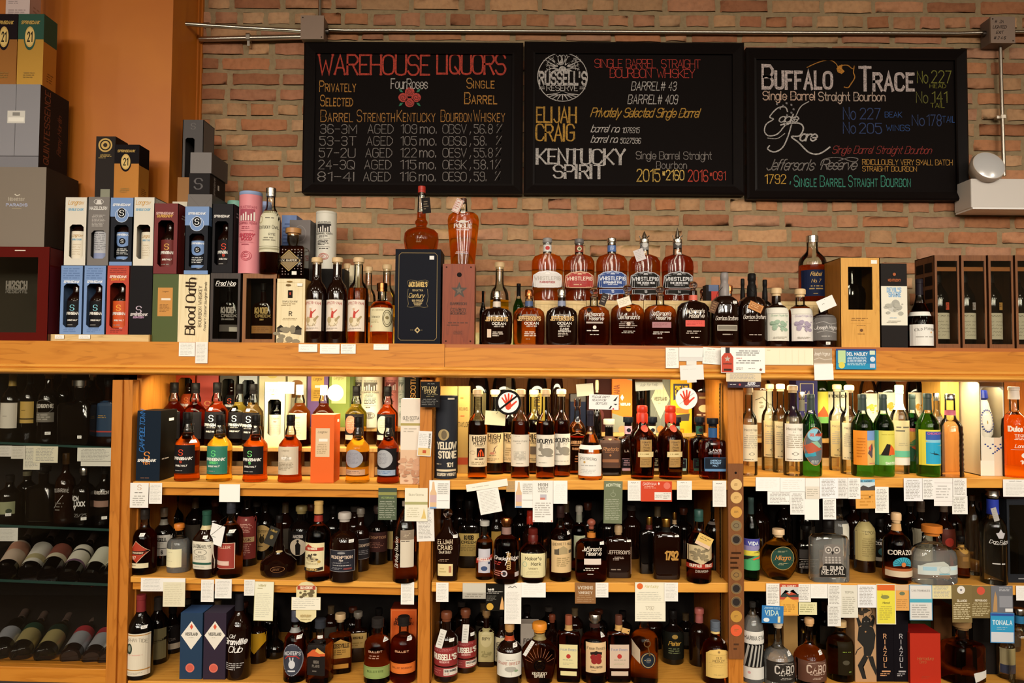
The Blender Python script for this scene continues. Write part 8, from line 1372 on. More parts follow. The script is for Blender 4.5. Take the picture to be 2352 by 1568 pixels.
B_(1643,60,1425,'C3',2.535,'std','deep','#5c6470','bottle with a honey yellow arched label in plain capitals',[('t','OLD',.5,.70,.075,'#6a5434','serif',.5),('t','MEDLEY',.5,.59,.075,'#6a5434','serif',.84),('r',.1,.79,.9,.795,'#8a7044'),('r',.1,.51,.9,.515,'#8a7044'),('h',.15,.36,.85,.47,2,'#a88c54'),('l',.25,.08,.75,.14,1,'#b89c5c'),('c',.5,.90,.05,'#8a6c3c')],'#d8b466',lab=(.12,.60),lw=.84,shape='arch',grp=GC3,nl=(.80,.905,'#d8bc7c',[('l',.2,.2,.8,.8,2,'#6a5434')]),st=(.62,.66))
dim('C3',[1015,1060,1110,1165,1210,1260,1320,1375,1430,1500,1575,1635],'the bottom centre shelf',top=1378)
GR3 = 'bottles on the bottom right shelf'
B_(1729,48,1382,'R3',2.53,'jug','clear','#2a2826','clear bottle wrapped in a zebra striped sleeve beside the leather strip',[('r',0,.74,1,1,'#d8d4cc'),('t','MARINA STAR',.5,.87,.08,'#2a2826','serif',.98),('r',0,.26,1,.74,'#1c1a19')] + [('p',[(-.02 + .17 * i,.26),(.05 + .17 * i,.26),(.22 + .16 * i,.70),(.15 + .16 * i,.74)],'#a8a49c') for i in range(5)] + [('r',0,0,1,.25,'#d4d0c8'),('c',.2,.14,.06,'#c89494')],lab=(.06,.66),lw=.98,grp=GR3)
CAB = lambda h,c: [('r',0,.05,1,.95,h),('t','CABO',.56,.62,.30,c,'bserif',.66),('l',.3,.34,.85,.42,1,c),('s',[(.28,.84),(.56,.90),(.84,.84)],.01,c),('l',.4,.18,.8,.28,2,c)]
B_(1787,71,1423,'R3',2.52,'bell','clear','#c8b8a0','clear bell shaped bottle with a charcoal label reading in white capitals',CAB('#2c2723','#c0b8b0'),lab=(.06,.42),lw=.98,grp=GR3,st=(.5,.48),fill=.56); B_(1859,71,1418,'R3',2.525,'bell','orange','#c89c6c','amber bell shaped bottle with a brown label reading in white capitals',CAB('#5c3a2c','#c0a898'),lab=(.06,.42),lw=.98,grp=GR3,st=(.45,.48),fill=.56)
B_(1930,60,1424,'R3',2.56,'slim','gold','#c8a878','golden bottle with an embossed dark front panel left of the horned figure box',[('r',.2,.10,.82,.92,'#211a0c'),('l',.35,.66,.75,.70,1,'#8aa03c'),('e',.5,.42,.14,.06,'#4a4434'),('l',.6,.16,.8,.2,1,'#8ab04c')],lab=(.06,.74),lw=.9,grp=GR3)
DV = '#2a2826'
carton(1964,2012,1392,'R3',2.525,.085,'#b08a64','kraft brown box printed with a black horned figure',grp=GR3,art=[('p',[(.12,.55),(.18,.72),(.5,.76),(.86,.72),(.98,.62),(.9,.45),(.74,.34),(.42,.34),(.40,.46)],DV),('p',[(.3,.74),(.36,.84),(.55,.88),(.74,.83),(.78,.74)],DV),('p',[(.18,.72),(.08,.84),(.14,.88),(.34,.76)],DV),('p',[(.86,.72),(.96,.84),(.90,.88),(.7,.76)],DV),('s',[(.42,.86),(.38,.95),(.44,.97)],.03,DV),('s',[(.66,.86),(.84,.92),(.80,.98)],.03,DV),('p',[(.42,.36),(.12,.22),(.34,.04),(.52,.04),(.34,.20),(.62,.32)],DV),('p',[(.6,.34),(.74,.22),(.98,.08),(1,.16),(.84,.34)],DV),('s',[(.3,.46),(.1,.42),(.02,.36)],.04,DV),('c',.5,.665,.04,'#a87c54'),('c',.46,.80,.025,'#8a8480'),('c',.62,.80,.025,'#8a8480'),('blot',.5,.95,.4,10,'#3a332c')])
for x0,x1,c,l in ((2013,2052,'#c8946c','black carton with copper upright letters right of the horned figure box'),(2053,2086,'#a8a4a8','black carton with silver upright letters left of the red carton')):
    carton(x0,x1,1402,'R3',2.53,.08,'#120f14',l,grp=GR3,art=[('t',ch,.5,.64 - .082 * i,.058,c,'serif',.5) for i,ch in enumerate('RIAZUL')] + [('r',.3,.135,.8,.155,c),('l',.2,.07,.85,.12,2,c)])
carton(2091,2160,1454,'R3',2.515,.095,'#b02a16','bright red carton with faint gold lettering on the bottom shelf',side='#8a1f10',tops='#8a1410',grp=GR3,art=[('t','Herradura',.5,.50,.06,'#a85c34','it',.7),('t','Ultra',.42,.43,.05,'#a85c34','it',.3),('l',.35,.1,.65,.15,2,'#9a3c24')])
B_(2210,84,1424,'R3',2.55,'square','amber','#8a6a44','angular amber decanter with a tilted white card on its foot',[('p',[(.45,.02),(.95,.10),(.95,.32),(.38,.30)],'#d4d0c8')],lab=(.04,.60),lw=.9,rot=22,grp=GR3,capk='disc')
carton(2236,2292,1410,'R3',2.60,.09,'#1f1b19','plain black carton right of the angular amber decanter',grp=GR3,art=[('l',.1,.12,.4,.14,1,'#5a5450')])
B_(2310,36,1440,'R3',2.58,'slim','pale','black','clear bottle with a cream and slate label below the bright blue card',[('r',0,0,1,.35,'#3a4058')],'#a89c78',lab=(.12,.62),lw=.95,grp=GR3); B_(2342,44,1395,'R3',2.53,'hw','pale','silver','tall clear bottle at the right picture edge on the bottom shelf',None,grp=GR3,nl=(.8,.9,'#2a6a94'))
for x0,x1,t,h,l in ((1800,1832,1400,'#a8824c','plain tan carton behind the clear bell shaped bottle'),(2092,2138,1395,'#2c3c22','dark green carton behind the bright red carton'),(2146,2186,1390,'#6a4424','brown printed carton behind the angular amber decanter')): carton(x0,x1,t,'R3',2.72,.07,h,l,grp=GR3)
dim('R3',[1740,1840,1895,1950,2070,2240,2320],'the bottom right shelf',top=1375)
# ================================================================= the glass cabinet's bottles
GG = 'bottles in the glass wine cabinet'
yd = 2.62
for x, w, t, lv, sty, lq, cap, l, pp, art, la, Y in (
    (28, 44, 856, 'G1', 'wine', 'black', '#b8964c', 'dark bottle with a gold capsule and wide white label,top of the glass cabinet', '#cfc6b8', [('l', .3, .44, .9, .5, 1, '#8a8278')], (.17, .55), yd), (68, 36, 850, 'G1', 'wine', 'black', '#2a2622', 'dark bottle with a yellow tan label on the top glass shelf', '#b8964c', [('r', 0, .17, 1, .22, '#17120c'), ('l', .2, .55, .8, .62, 1, '#6a5424')], (.24, .55), 2.63),
    (112, 46, 846, 'G1', 'rus', 'black', '#c8a45c', 'bottle with a grey engraved label beside the tan labelled one', None, [('r', 0, .25, 1, .55, '#6a645a'), ('t', 'GLENGOYNE', .5, .75, .10, '#b8b0a4', 'cond', .96), ('o', .5, .72, .48, .22, .012, '#8a847a'), ('l', .1, .3, .9, .5, 3, '#a8a094')], (.16, .60), 2.60), (186, 74, 872, 'G1', 'harper', 'black', 'silver', 'wide square black decanter with a silver stopper on the top glass shelf', None, None, None, 2.58),
    (248, 40, 868, 'G1', 'square', 'dark', 'black', 'dark bottle with a blue label against the cabinet stile', '#1e3650', [('l', .1, .5, .7, .6, 2, '#a8843c'), ('r', 0, .12, 1, .16, '#a83c34')], (.12, .66), 2.60), (146, 36, 860, 'G1', 'jug', 'black', '#8a6a3c', 'dim brown bottle behind the grey engraved label bottle', None, None, None, 2.80), (212, 60, 850, 'G1', 'round', 'amber', 'silver', 'ribbed crystal decanter behind the square black decanter', None, None, None, 2.80),
    (22, 50, 1090, 'G2', 'std', 'black', 'black', 'dark bottle with a pale green label on the second glass shelf', '#8a8c6a', [('c', .8, .25, .12, '#3a4434')], (.14, .42), yd), (62, 40, 1082, 'G2', 'slim', 'black', '#5a5440', 'dim slim bottle second on the second glass shelf', None, None, None, 2.72), (100, 62, 1070, 'G2', 'square', 'black', '#2a2624', 'wrapped dark decanter in the middle of the second glass shelf', None, None, None, 2.62),
    (150, 42, 1040, 'G2', 'std', 'dark', '#5a3c1c', 'dark bottle with curved white lettering on the second glass shelf', None, [('t', 'TULLIBARDINE', .5, .75, .1, '#b8b0a8', 'serif', .9, .3), ('s', [(.1, .2), (.7, .6)], .03, '#c8c4c0'), ('l', .2, .1, .8, .4, 3, '#5a544c')], (.12, .6), 2.60), (193, 46, 1072, 'G2', 'rus', 'black', 'silver', 'black bottle with white roman numerals on the second glass shelf', None, [('t', 'MCM', .3, .72, .14, '#d8d4d0', 'b', .46), ('t', 'LXXX', .55, .54, .14, '#d8d4d0', 'b', .6), ('t', 'V', .3, .40, .12, '#d8d4d0', 'b'), ('t', '25/25', .6, .16, .10, '#8a8680', 'thin', .7)], (.1, .62), 2.58),
    (240, 42, 1066, 'G2', 'std', 'black', 'black', 'dark bottle with a tan band label against the stile,second glass shelf', None, [('t', 'BENROMACH', .5, .84, .1, '#a8a098', 'cond', .9), ('r', .05, .34, .95, .56, '#8a6a5c')], (.14, .62), 2.60)):
    bottle(x, w, t, lv, Y, sty, lq, cap, l, art, pp, lab=la, grp=GG, st=(.5, .10) if x in (112, 186, 193, 240, 22) else None)
def lying(px, py, px2, py2, w, lq, l, bands, Y0=2.54, Y1=2.80):
    """a wine bottle lying in the rack, base towards the glass and neck up and back to the right"""
    a, b = P(px, py, Y0), P(px2, py2, Y1); r = w / 2 * PXM(Y0); ax = (b - a).normalized(); Lb = .30
    t = empty('wine_bottle', a, 0, l, 'bottle', GG); t.rotation_mode = 'QUATERNION'; t.rotation_quaternion = Vector((0, 0, 1)).rotation_difference(ax)
    m = M(); m.lathe([(0, r * .8), (.006, r), (.17, r), (.195, r * .85), (.215, r * .5), (.23, r * .36), (.27, r * .34)], LIQ[lq](), 36); m.obj('glass_body', t, smooth=35)
    m = M(); m.lathe([(.245, r * .39), (.285, r * .39), (.288, r * .42), (.30, r * .42)], col('#4a3a34'), 20); m.obj('cap', t, smooth=40)
    m = M()
    for z0, z1, h in bands: m.lathe([(z0 + (z1 - z0) * k / 6, r + .0006 + (.0003 if len(m.f) else 0)) for k in range(7)], col(h) if isinstance(h, str) else h, 36, cap0=False, cap1=False)
    m.obj('label', t, smooth=40)
GU = .001
def row(pts, Y0, dx, dy, w, specs):
    for (x, y), (lq, l, bands) in zip(pts, specs): lying(x, y, x + dx, y + dy, w, lq, l, bands, Y0)
row([(12, 1314), (64, 1318), (108, 1322), (155, 1328), (206, 1330), (246, 1334)], 2.545, 58, -92, 44, [
    ('black', 'lying bottle with a pinkish patterned label,first in the upper tilted row', [(.03, .16, '#c8b09c'), (.10, .15, '#b8846c')]), ('black', 'lying bottle with a grey white label and olive band,second in the upper tilted row', [(.03, .16, '#cfc8bc'), (.05, .08, '#a89c74')]), ('black', 'lying bottle with a dark red crest label,third in the upper tilted row', [(.07, .16, '#7a4438'), (.07, .095, '#c0b49c')]),
    ('black', 'lying bottle with a white label and purple edge,fourth in the upper tilted row', [(.06, .17, '#d4ccbc'), (.06, .072, '#6a4a64'), (.13, .14, '#2a2624')]), ('black', 'lying bottle with a plain off white label,fifth in the upper tilted row', [(.06, .16, '#d0cdba')]), ('black', 'lying bottle cut by the stile,last in the upper tilted row', [(.07, .16, '#c8c4b0')])])
SV, GO = col('#c0c0c8', .25, .35, .5), col('#ccb87c', .25, .35, .5)
row([(0, 1496), (44, 1502), (100, 1506), (160, 1510), (210, 1514), (246, 1518)], 2.545, 54, -84, 44, [
    ('dgreen', 'lying bottle with a pale metallic label,first in the lower tilted row', [(.04, .12, SV)]), ('gold', 'lying bottle with a gold label and dark green collar,second in the lower tilted row', [(.04, .16, GO), (.125, .165, '#1f3c2c')]), ('gold', 'lying bottle with a gold label and black green collar,third in the lower tilted row', [(.04, .16, GO), (.125, .165, '#1a2a20')]),
    ('dark', 'lying bottle with a silver label and red collar,fourth in the lower tilted row', [(.04, .16, SV), (.125, .165, '#a02c34')]), ('dark', 'lying bottle with a silver label and red collar,fifth in the lower tilted row', [(.04, .16, SV), (.125, .165, '#983038')]), ('dark', 'lying bottle with a white label cut by the stile,last in the lower tilted row', [(.05, .13, '#d4d0c4')])])
for nm, lv, l, yy in (('bottle_rack', 'G3', 'dark tilted rack board under the upper row of lying bottles', 1), ('bottle_rack', 'G4', 'dark tilted rack board under the lower row of lying bottles', 1)):
    zb = lev(lv, -1.5); t = empty(nm, (-1.6, 2.7, zb + .001), label=l, cat='rack'); m = M(); s0 = .012
    m.add([(XL + 1.62, -.10, 0), (XA + 1.6, -.10, 0.012), (XA + 1.6, .24, .10), (XL + 1.62, .24, .10), (XL + 1.62, -.10, -.0005), (XA + 1.6, -.10, -.0005), (XA + 1.6, .24, -.0005), (XL + 1.62, .24, -.0005)], [(0, 1, 2, 3), (7, 6, 5, 4), (0, 4, 5, 1), (1, 5, 6, 2), (2, 6, 7, 3), (3, 7, 4, 0)], DARKSHADE()); m.obj('rack_board', t)
# ================================================================= cards and notes along the shelf edges
gy = dict(grp='cards in the glass cabinet', Y=2.522)
for x0, y0, x1, y1, h, a, l in ((-10, 1023, 27, 1048, '#d8d0c8', 'hand', 'pinkish written card at the far left of the top glass shelf'), (26, 1024, 58, 1053, '#d4ccc0', 'hand', 'written card second from left on the top glass shelf'), (54, 1024, 92, 1078, '#ddd6c4', 'print', 'taller printed card with a round mark on the top glass shelf'), (77, 1025, 133, 1062, '#e0d8c0', 'print', 'wide pale card overlapping the tall printed one on the top glass shelf'), (178, 1028, 262, 1059, '#d8d4c8', 'print', 'wide typed card near the stile on the top glass shelf'), (186, 1058, 262, 1070, '#dcd8cc', None, 'second typed card peeping below the wide one near the stile'), (-8, 1212, 41, 1242, '#d4d0c8', 'hand', 'written card hanging alone on the second glass shelf')):
    card(x0, y0, x1, y1, h, l, a, **dict(gy, Y=2.522 - (.002 if x0 in (26, 77) else 0)))
W1, W2 = '#e9e5de', '#e2dccf'
def CC(*r):
    for q in r: card(q[0], q[1], q[2], q[3], q[4], q[6], q[5], q[7] if len(q) > 7 else 0, q[8] if len(q) > 8 else 0)
BOT = [('p', [(.04, .04), (.36, .04), (.36, .55), (.28, .68), (.24, .95), (.16, .95), (.12, .68), (.04, .55)], '#d8b48c'), ('r', .04, .22, .36, .48, '#c8a8a8'), ('r', .04, .0, .36, .06, '#7a9cc8'), ('r', .4, .5, .95, .9, '#dcdad4'), ('l', .42, .5, .93, .9, 6, '#a8a6a0'), ('r', .4, .28, .95, .29, '#6a6864')]
CC((299, 1109, 341, 1165, W1, [('t', 'S', .5, .82, .2, '#c8a890', 'goth'), ('l', .2, .56, .8, .64, 1, '#8a8680'), ('l', .15, .06, .85, .5, 5, '#b0aca4')], 'white card with a curly letter emblem,far left below the lit left shelf'),
  (343, 1109, 372, 1156, W1, 'hand', 'narrow white card right of the curly letter card'), (504, 1112, 551, 1152, '#f0eee8', None, 'plain white square card under the teal label bottle'),
  (869, 1121, 911, 1193, '#4e5a44', [('r', 0, .88, 1, 1, '#3f4c3c'), ('r', 0, .78, 1, .87, '#8a8a4c'), ('t', 'VICTORIANA', .5, .70, .05, '#8a9a5c', 'b', .84), ('h', .06, .05, .94, .6, 8, '#d4d4c4')], 'tall green card with white handwriting below the round label bottle'),
  (930, 1121, 982, 1196, '#e4dec8', [('t', 'GLEN SCOTIA', .5, .80, .06, '#8a7c5c', 'sserif', .72), ('r', 0, .50, 1, .585, '#a8a470'), ('l', .1, .1, .68, .42, 5, '#c8c0a4'), ('p', [(.72, .08), (.94, .08), (.90, .24), (.84, .4), (.80, .24)], '#d8bc74')], 'cream card with an olive band hanging by the first post', 0, 2),
  (957, 1166, 997, 1242, '#e2ded8', 'print', 'long typed white strip hanging down the first post', 2, 0), (986, 1103, 1033, 1167, '#ece8e4', BOT, 'white card with a small pink bottle picture right of the first post', 0, 3),
  (1099, 1122, 1149, 1178, W1, 'hand', 'tilted handwritten card below the slanting strip', 11, 0), (1071, 1106, 1166, 1122, '#ece6d8', [('l', .1, .3, .9, .6, 1, '#c8c2b4')], 'long slanting blank strip taped to the middle shelf edge', 9, 1), (1163, 1104, 1186, 1129, '#b8925c', 'hand', 'small kraft brown handwritten card beside the bottle picture card'),
  (1183, 1104, 1226, 1165, '#ebe7e2', BOT, 'white card with a small amber bottle and gold medal', 0, 1), (1224, 1104, 1270, 1198, '#e9e5df', [('t', 'HIGH', .5, .90, .07, '#8a867c', 'bserif', .7), ('t', 'WEST', .5, .81, .06, '#8a867c', 'bserif', .66), ('t', 'WHISKEY', .5, .74, .04, '#8a867c', 'serif', .66), ('r', .36, .54, .68, .67, '#b8b4bc'), ('r', .36, .54, .6, .59, '#c87c6c'), ('l', .1, .1, .9, .48, 7, '#b0aca4'), ('c', .06, .03, .03, '#c84c3c'), ('c', .94, .03, .03, '#c84c3c')], 'long white card with grey capitals and a tiny landscape', 0, 2), (1271, 1104, 1303, 1156, '#eeebe6', 'faint', 'blank looking white card right of the grey capitals card', 0, 1),
  (1387, 1105, 1429, 1201, '#6c7458', [('t', 'MCINTYRE', .5, .91, .06, '#c8ccb4', 'b', .8, .3), ('o', .5, .68, .14, .05, .02, '#9aa088'), ('s', [(.5, .72), (.5, .80)], .02, '#9aa088'), ('h', .07, .08, .93, .58, 12, '#dcdccc')], 'tall olive green card covered in white handwriting', -1), (1442, 1104, 1473, 1149, W1, 'note', 'white handwritten card touching the red printed card'), (1472, 1105, 1543, 1151, '#c84020', [('t', 'GARRYANA', .28, .86, .12, '#e8d0c4', 'it', .44), ('diamond', .58, .88, .03, .08, '#f0e0d8'), ('l', .1, .62, .5, .76, 2, '#e0a894'), ('c', .84, .78, .11, '#d8705c'), ('r', .44, .08, .98, .46, '#e0dcd4'), ('t', '2017', .58, .26, .14, '#a8a49c', 'serif', .24), ('l', .72, .12, .96, .42, 4, '#a8a49c')], 'bright red printed card with a pale corner panel', 0, 1),
  (1555, 1104, 1589, 1147, W1, 'note', 'white handwritten card right of the red printed card'), (1637, 1104, 1668, 1163, W1, 'note', 'long white handwritten card left of the leather strip'))
WR = 'cards below the lit right shelf'
CC((1736, 1096, 1792, 1127, '#efece8', 'faint', 'first wide card below the lit right shelf,beside the leather strip'), (1792, 1097, 1849, 1129, '#efece8', 'faint', 'second wide card below the lit right shelf', 0, 1), (1763, 1128, 1818, 1158, '#eeebe7', 'print', 'wide card hanging lower under the first two wide cards'), (1815, 1129, 1849, 1181, '#ebe8e4', 'print', 'narrow card hanging lower beside the low wide card', 0, 1),
  (1850, 1098, 1884, 1145, '#ece7e0', [('r', 0, 0, 1, .6, '#dfd6c8'), ('l', .1, .1, .9, .5, 4, '#b8b0a0')], 'card with a beige lower half third along the right shelf'), (1848, 1146, 1881, 1193, '#efece6', None, 'plain narrow card hanging under the beige half card'), (1883, 1097, 1924, 1144, '#ecebee', 'print', 'bluish white typed card in the middle of the right shelf', 0, 1), (1890, 1144, 1920, 1192, '#eae8e4', 'print', 'typed card hanging under the bluish white one'), (1923, 1097, 1949, 1144, '#e6e3e0', 'print', 'narrow typed card right of the bluish white one'), (1948, 1097, 1976, 1145, '#edeae6', 'print', 'narrow typed card left of the orange picture card', 0, 1),
  (1965, 1101, 2010, 1167, '#e0a24c', [('r', .1, .72, 1, 1, '#c8d4d8'), ('p', [(.1, .66), (.4, .80), (.7, .72), (1, .80), (1, .62), (.1, .62)], '#4a4440'), ('r', .1, .9, 1, 1, '#6ab4d0'), ('t', 'DEL MAGUEY', .55, .94, .05, '#3a4a5c', 'b', .8), ('c', .72, .40, .05, '#6a4c24'), ('l', .2, .06, .9, .5, 4, '#c88a34')], 'orange card with a desert picture across its top', 1), (2010, 1118, 2041, 1177, '#ece9e2', 'print', 'typed card hung low right of the orange desert card'),
  (2076, 1098, 2120, 1150, '#e9e8ea', 'print', 'first of four joined typed cards at right'), (2119, 1098, 2146, 1146, '#ebe9e6', 'print', 'second of four joined typed cards at right', 0, 1), (2145, 1098, 2190, 1161, '#eae7e4', [('r', 0, .82, 1, .83, '#b8a8a8'), ('r', 0, .16, 1, .17, '#b8a8a8'), ('l', .1, .25, .9, .75, 5, '#c0bcb8')], 'third of four joined typed cards,the longest'), (2189, 1098, 2220, 1140, '#ebe8e4', 'print', 'last of four joined typed cards at right', 0, 1), (2187, 1139, 2222, 1180, '#eae8e2', 'print', 'typed card hanging under the last of the joined cards'), (2304, 1101, 2362, 1140, '#ebe8e4', 'note', 'handwritten card at the right picture edge below the orange bottle'),
  (324, 1327, 377, 1357, W1, 'hand', 'wide handwritten card far left on the middle shelf edge'), (375, 1328, 425, 1392, '#e0d8bc', [('r', 0, .86, 1, 1, '#ebe8e2'), ('h', .06, .06, .94, .82, 12, '#a89c7c')], 'tall yellowed card with dense writing,second on the middle shelf edge', 0, 1), (462, 1331, 491, 1381, W1, 'hand', 'narrow handwritten card below the green neck bottle'), (494, 1330, 532, 1373, W1, 'hand', 'handwritten card below the brick red label bottle'), (561, 1331, 585, 1367, '#e4e1da', 'hand', 'tiny handwritten card left of the long framed one'), (584, 1336, 628, 1424, '#e6e2c8', [('f', 0, 0, 1, 1, .02, '#b0a878'), ('t', 'Willett', .4, .90, .06, '#a89c64', 'it', .6), ('l', .15, .80, .7, .84, 1, '#b0a878'), ('h', .08, .08, .9, .72, 13, '#a09c90')], 'long handwritten card in a thin frame below the onion decanter', -1, 1), (921, 1337, 951, 1387, W1, 'hand', 'narrow handwritten card below the tapered bottle by the post'))
card(679, 1336, 728, 1428, '#dccfa0', 'barrel shaped cream card with a red ribbon and bull drawing', [('r', .08, .80, .92, .90, '#a84434'), ('t', 'OLD MEDICINE', .5, .85, .05, '#e8d8c0', 'cond', .7), ('blot', .5, .68, .3, 22, '#6a5c40'), ('t', 'KENTUCKY', .5, .17, .05, '#b8a06c', 'b', .5), ('l', .25, .06, .75, .11, 1, '#b8a878')], shape='barrel'); card(670, 1371, 736, 1400, '#e8e2cf', 'white handwritten strip across the barrel shaped card', [('f', 0, 0, 1, 1, .01, '#c8b888'), ('h', .05, .1, .95, .9, 5, '#8a867c')], k=1)
CC((1002, 1338, 1030, 1381, W1, 'hand', 'narrow handwritten card below the flare shouldered bottle'), (1063, 1339, 1117, 1374, '#c4beb0', [('r', 0, 0, 1, .4, '#aaa498'), ('l', .1, .06, .9, .34, 2, '#8a8478')], 'grey card printed with a pale landscape'), (1116, 1340, 1160, 1402, '#17140f', [('t', 'Knob Hill', .26, .78, .06, '#dcd8d0', 'cond', .42), ('l', .04, .62, .92, .72, 2, '#c8c4bc'), ('l', .04, .36, .58, .56, 5, '#6a665e'), ('c', .22, .16, .18, '#c89c3c'), ('p', [(.72, .06), (.94, .06), (.92, .32), (.84, .54), (.78, .32)], '#d8a468')], 'black card with a gold seal and small amber bottle', 0, 1), (1159, 1339, 1197, 1431, W1, 'note', 'very long handwritten card right of the black gold seal card', 0, 2), (1197, 1338, 1253, 1371, '#eeebe6', 'faint', 'wide nearly blank card below the big cream label', 0, 1),
  (1321, 1338, 1368, 1385, '#8a6038', [('t', 'WYOMING', .5, .76, .14, '#dcd0bc', 'serif', .74), ('t', 'WHISKEY', .5, .52, .12, '#dcd0bc', 'serif', .68), ('h', .1, .06, .9, .42, 4, '#c8b090')], 'brown card lettered in white capitals below the ball stopper bottle'), (1368, 1338, 1397, 1371, W1, 'hand', 'small white card right of the brown lettered card', 0, 1), (1459, 1338, 1528, 1425, '#e6e0cc', [('c', .16, .90, .10, '#d8662c'), ('t', 'Kentucky', .55, .90, .07, '#c8bc84', 'it', .5), ('h', .06, .52, .94, .76, 5, '#8a867c'), ('r', 0, .49, 1, .494, '#c8c2b0'), ('t', '1792', .48, .34, .09, '#a89c84', 'thin', .34), ('h', .06, .04, .94, .24, 4, '#9a9488')], 'large cream card with an orange dot and a penned year'), (1526, 1338, 1557, 1380, W1, 'hand', 'white card tucked right of the large orange dot card', 0, 1),
  (1760, 1340, 1792, 1391, '#e8e5de', 'print', 'first typed card on the right middle shelf edge'), (1791, 1341, 1834, 1412, '#d89a44', [('r', 0, .5, 1, 1, '#b84c34'), ('p', [(.05, .62), (.3, .80), (.5, .68), (.72, .82), (1, .64), (1, .9), (.05, .9)], '#c8c8c4'), ('p', [(.05, .62), (.3, .72), (.5, .62), (1, .68), (1, .58), (.05, .58)], '#3a4440'), ('p', [(.05, .40), (.4, .60), (.95, .40), (.95, .05), (.05, .05)], '#e0a848'), ('t', 'DEL MAGUEY', .5, .93, .05, '#e8ccbc', 'b', .8), ('l', .15, .1, .85, .36, 4, '#b07c34')], 'orange and red card with a white mountain picture', 0, 1), (1833, 1341, 1862, 1381, '#e8e5df', 'print', 'typed card right of the mountain picture card'), (1833, 1383, 1876, 1411, '#dcd6a8', [('l', .1, .15, .9, .85, 4, '#a8a478')], 'yellowish card hanging below the typed card', 0, 1), (1862, 1341, 1904, 1373, '#e9e7e2', 'faint', 'wide pale card in the middle of the right shelf edge'), (1902, 1342, 1932, 1391, '#e4e2dc', 'print', 'typed card above a second hanging one', 0, 1), (1901, 1390, 1931, 1437, '#e2e0da', 'print', 'typed card hanging far down in front of the golden bottle'), (1931, 1344, 1970, 1417, '#dcd8ca', [('t', 'TEPOA', .5, .78, .06, '#8a8674', 'serif', .66), ('l', .1, .1, .9, .65, 9, '#b0ac9c')], 'tall cream card with a small name near its top'), (1970, 1343, 2012, 1394, '#e6e6e8', 'print', 'bluish typed card above the horned figure box', 0, 1),
  (2013, 1342, 2057, 1432, '#e0d444', [('r', .05, .84, .95, .98, '#d8662c'), ('f', 0, 0, 1, 1, .04, '#d8d0b8'), ('e', .45, .68, .22, .05, '#8a8a4c'), ('s', [(.3, .7), (.3, .76)], .02, '#5a5a34'), ('t', 'Mezcal', .5, .54, .05, '#6a6434', 'it', .5), ('l', .15, .1, .85, .46, 7, '#b8ac44')], 'tall yellow card with an orange head'), (2056, 1343, 2088, 1401, '#dca258', [('r', 0, .78, 1, 1, '#d0b494'), ('e', .5, .66, .2, .07, '#6a7458'), ('l', .1, .08, .9, .45, 5, '#c08848')], 'orange tan card with a plant emblem'), (2089, 1343, 2141, 1423, '#d8d6d2', [('f', 0, 0, 1, 1, .03, '#5c94b8'), ('t', 'Los Nahuales', .5, .84, .06, '#7a7874', 'sserif', .84), ('r', 0, .50, 1, .60, '#4aa4bc'), ('l', .1, .06, .9, .45, 6, '#a8a6a2')], 'white card with a turquoise band and blue frame', 0, 1), (2140, 1344, 2187, 1374, '#dccf9c', 'print', 'pale yellow typed card right of the turquoise banded one'), (2187, 1344, 2232, 1428, '#77663f', [('c', .46, .87, .2, '#dcd8d4'), ('star', .46, .87, .08, '#4a4a54'), ('t', 'BLANCO', .5, .58, .05, '#d8d0bc', 'b', .5), ('l', .06, .08, .94, .52, 9, '#c8bc98')], 'olive brown card with a white disc', 0, 1), (2230, 1345, 2276, 1418, '#73623c', [('c', .5, .84, .2, '#c8503c'), ('t', 'REPOSADO', .5, .54, .05, '#d8d0bc', 'b', .6), ('l', .06, .06, .94, .48, 8, '#c0b48c')], 'olive brown card with a red disc'), (2276, 1345, 2326, 1406, '#6a6c74', [('l', .38, .78, .96, .94, 3, '#b0b2b8'), ('p', [(.08, .04), (.28, .04), (.28, .55), (.2, .8), (.14, .55)], '#b08a5c'), ('r', .38, .2, .96, .62, '#8a8c94'), ('r', .64, .04, .98, .16, '#d8d8d8')], 'grey card with a tall bottle picture'), (2275, 1408, 2329, 1475, '#2e94c4', [('r', 0, .90, 1, 1, '#2c4a94'), ('r', .03, .03, .97, .36, '#c8ccd4'), ('t', 'TONALA', .5, .68, .13, '#cfe4ec', 'bserif', .84), ('f', 0, 0, 1, 1, .025, '#4a84bc'), ('l', .25, .42, .75, .54, 2, '#8ab8d0')], 'bright blue card hanging below the grey bottle picture card', -1, 1), (1750, 1391, 1799, 1430, '#2a72b0', [('t', 'VIDA', .46, .60, .26, '#c8e0d0', 'serif', .66), ('l', .1, .78, .92, .92, 2, '#9cc0d8'), ('e', .22, .18, .14, .12, '#d8e0e4'), ('r', .74, .05, .86, .4, '#d8d0a8'), ('l', .2, .38, .7, .44, 1, '#c8d8e0')], 'bright blue card with white capitals below the first typed card', -2, 2), (2334, 1345, 2368, 1378, '#e8e6e4', 'faint', 'white card corner at the right picture edge'))
card(960, 990, 991, 1047, '#e4e0dc', 'white card with an orange square pinned halfway up the first post', [('r', .05, .03, .95, .33, '#d8b878'), ('r', .38, .12, .64, .24, '#b8502c'), ('v', 'PINHOOK RYE', .85, .62, .12, '#6a6864', 'b'), ('l', .08, .4, .7, .9, 7, '#c8c6c2')], ang=-3, k=2)
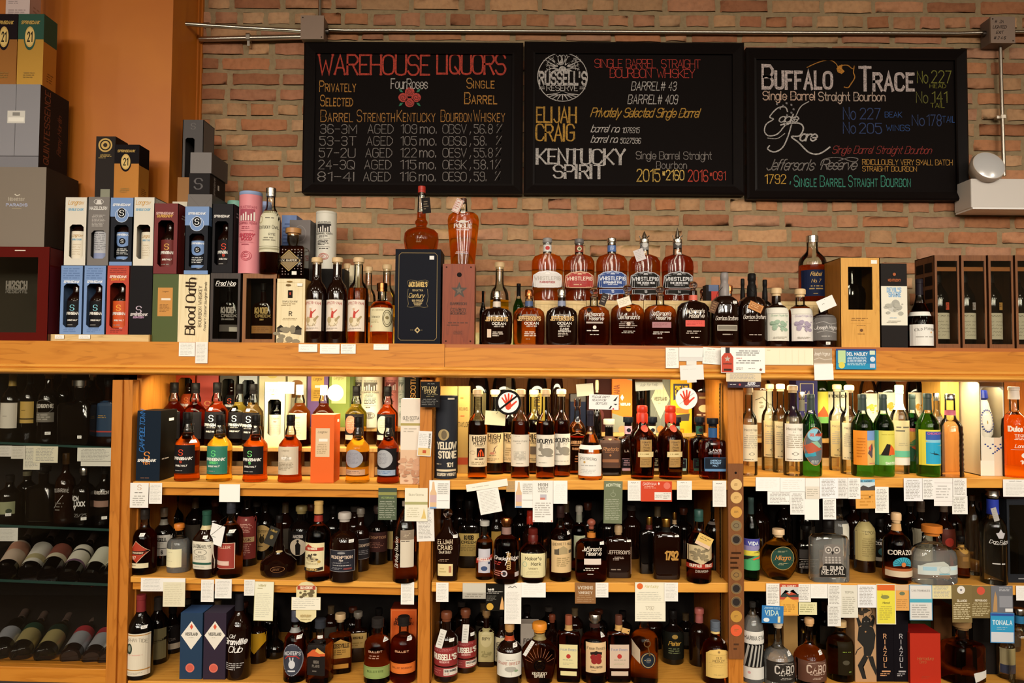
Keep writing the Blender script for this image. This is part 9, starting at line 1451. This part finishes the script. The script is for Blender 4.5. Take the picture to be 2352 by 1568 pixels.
card(966, 876, 1010, 935, '#1c1a1a', 'black card with white and gold handwriting at the top of the first post', [('t', 'YELLOW', .45, .74, .12, '#c8b078', 'serif', .8), ('t', 'STONE', .5, .60, .11, '#c8b078', 'serif', .64), ('h', .3, .86, .95, .95, 1, '#c8c4bc'), ('h', .06, .06, .94, .34, 4, '#d0ccc4'), ('h', .3, .38, .94, .52, 2, '#b8a878')], Y=YF - .040)
# leather sample strip on the second post
ls = empty('leather_strip', P(1690, 1287, YF - .012), label='long brown leather strip set with round discs on the right hand post', cat='display strip')
Yq = YF - .012; w_ = 17.5 * PXM(Yq); h_ = 219 * PXM(Yq); LE = wood('leather', '#7a4a26', '#6f421f', '#653a1a', 3, 'Z', .6); m = D(lambda u, v, l: (u - w_, -.004 - l, v - h_), 2 * w_, 2 * h_); m.box(-w_, w_, -.004, .002, -h_, h_, LE)
py = lambda y: (1506.5 - y) / 439
m.art([('c', .5, py(1088), .08, '#17100c'), ('l', .12, py(1309), .9, py(1265), 4, '#3a2212'), ('l', .3, py(1490), .7, py(1470), 2, '#4a2c18')]); m.obj('strap', ls)
for y, h, ic in ((1112, '#d8b478', 0), (1142, '#d0a868', 0), (1175, '#c89444', 0), (1206, '#7a6a4c', 1), (1238, '#6a5a48', 2), (1319, '#8a6a3c', 1), (1350, '#6a5a44', 2), (1381, '#5c4e3c', 2), (1414, '#b88a3c', 0), (1446, '#d85a34', 0)):
    c = P(1690, y, Yq) - Vector(ls.location); r = 13 * PXM(Yq); d = D(lambda u, v, l: (c.x + u, -.0055 - l, c.z + v), 1, 1); d.ell(0, 0, r, r, col(h, .5)); d.ring(0, 0, r, r, r * .14, col('#8a6434' if ic else h, .5)); d.ring(0, 0, r * .5, r * .42, r * .1, col('#4a3a28', .5)) if ic else d.filler(-r * .4, -r * .2, r * .4, r * .25, 2, col('#8a6430'))
    if ic == 2: d.ell(0, 0, r * .62, r * .62, col('#2f2a28', .4))
    d.lathe([(0, r), (.0015, r)], col(h, .5), 24); k = len(d.v); d.v[k - 48:] = [(c.x + q[0], -.0055 + q[2], c.z + q[1]) for q in d.v[k - 48:]]; d.obj('disc', ls)
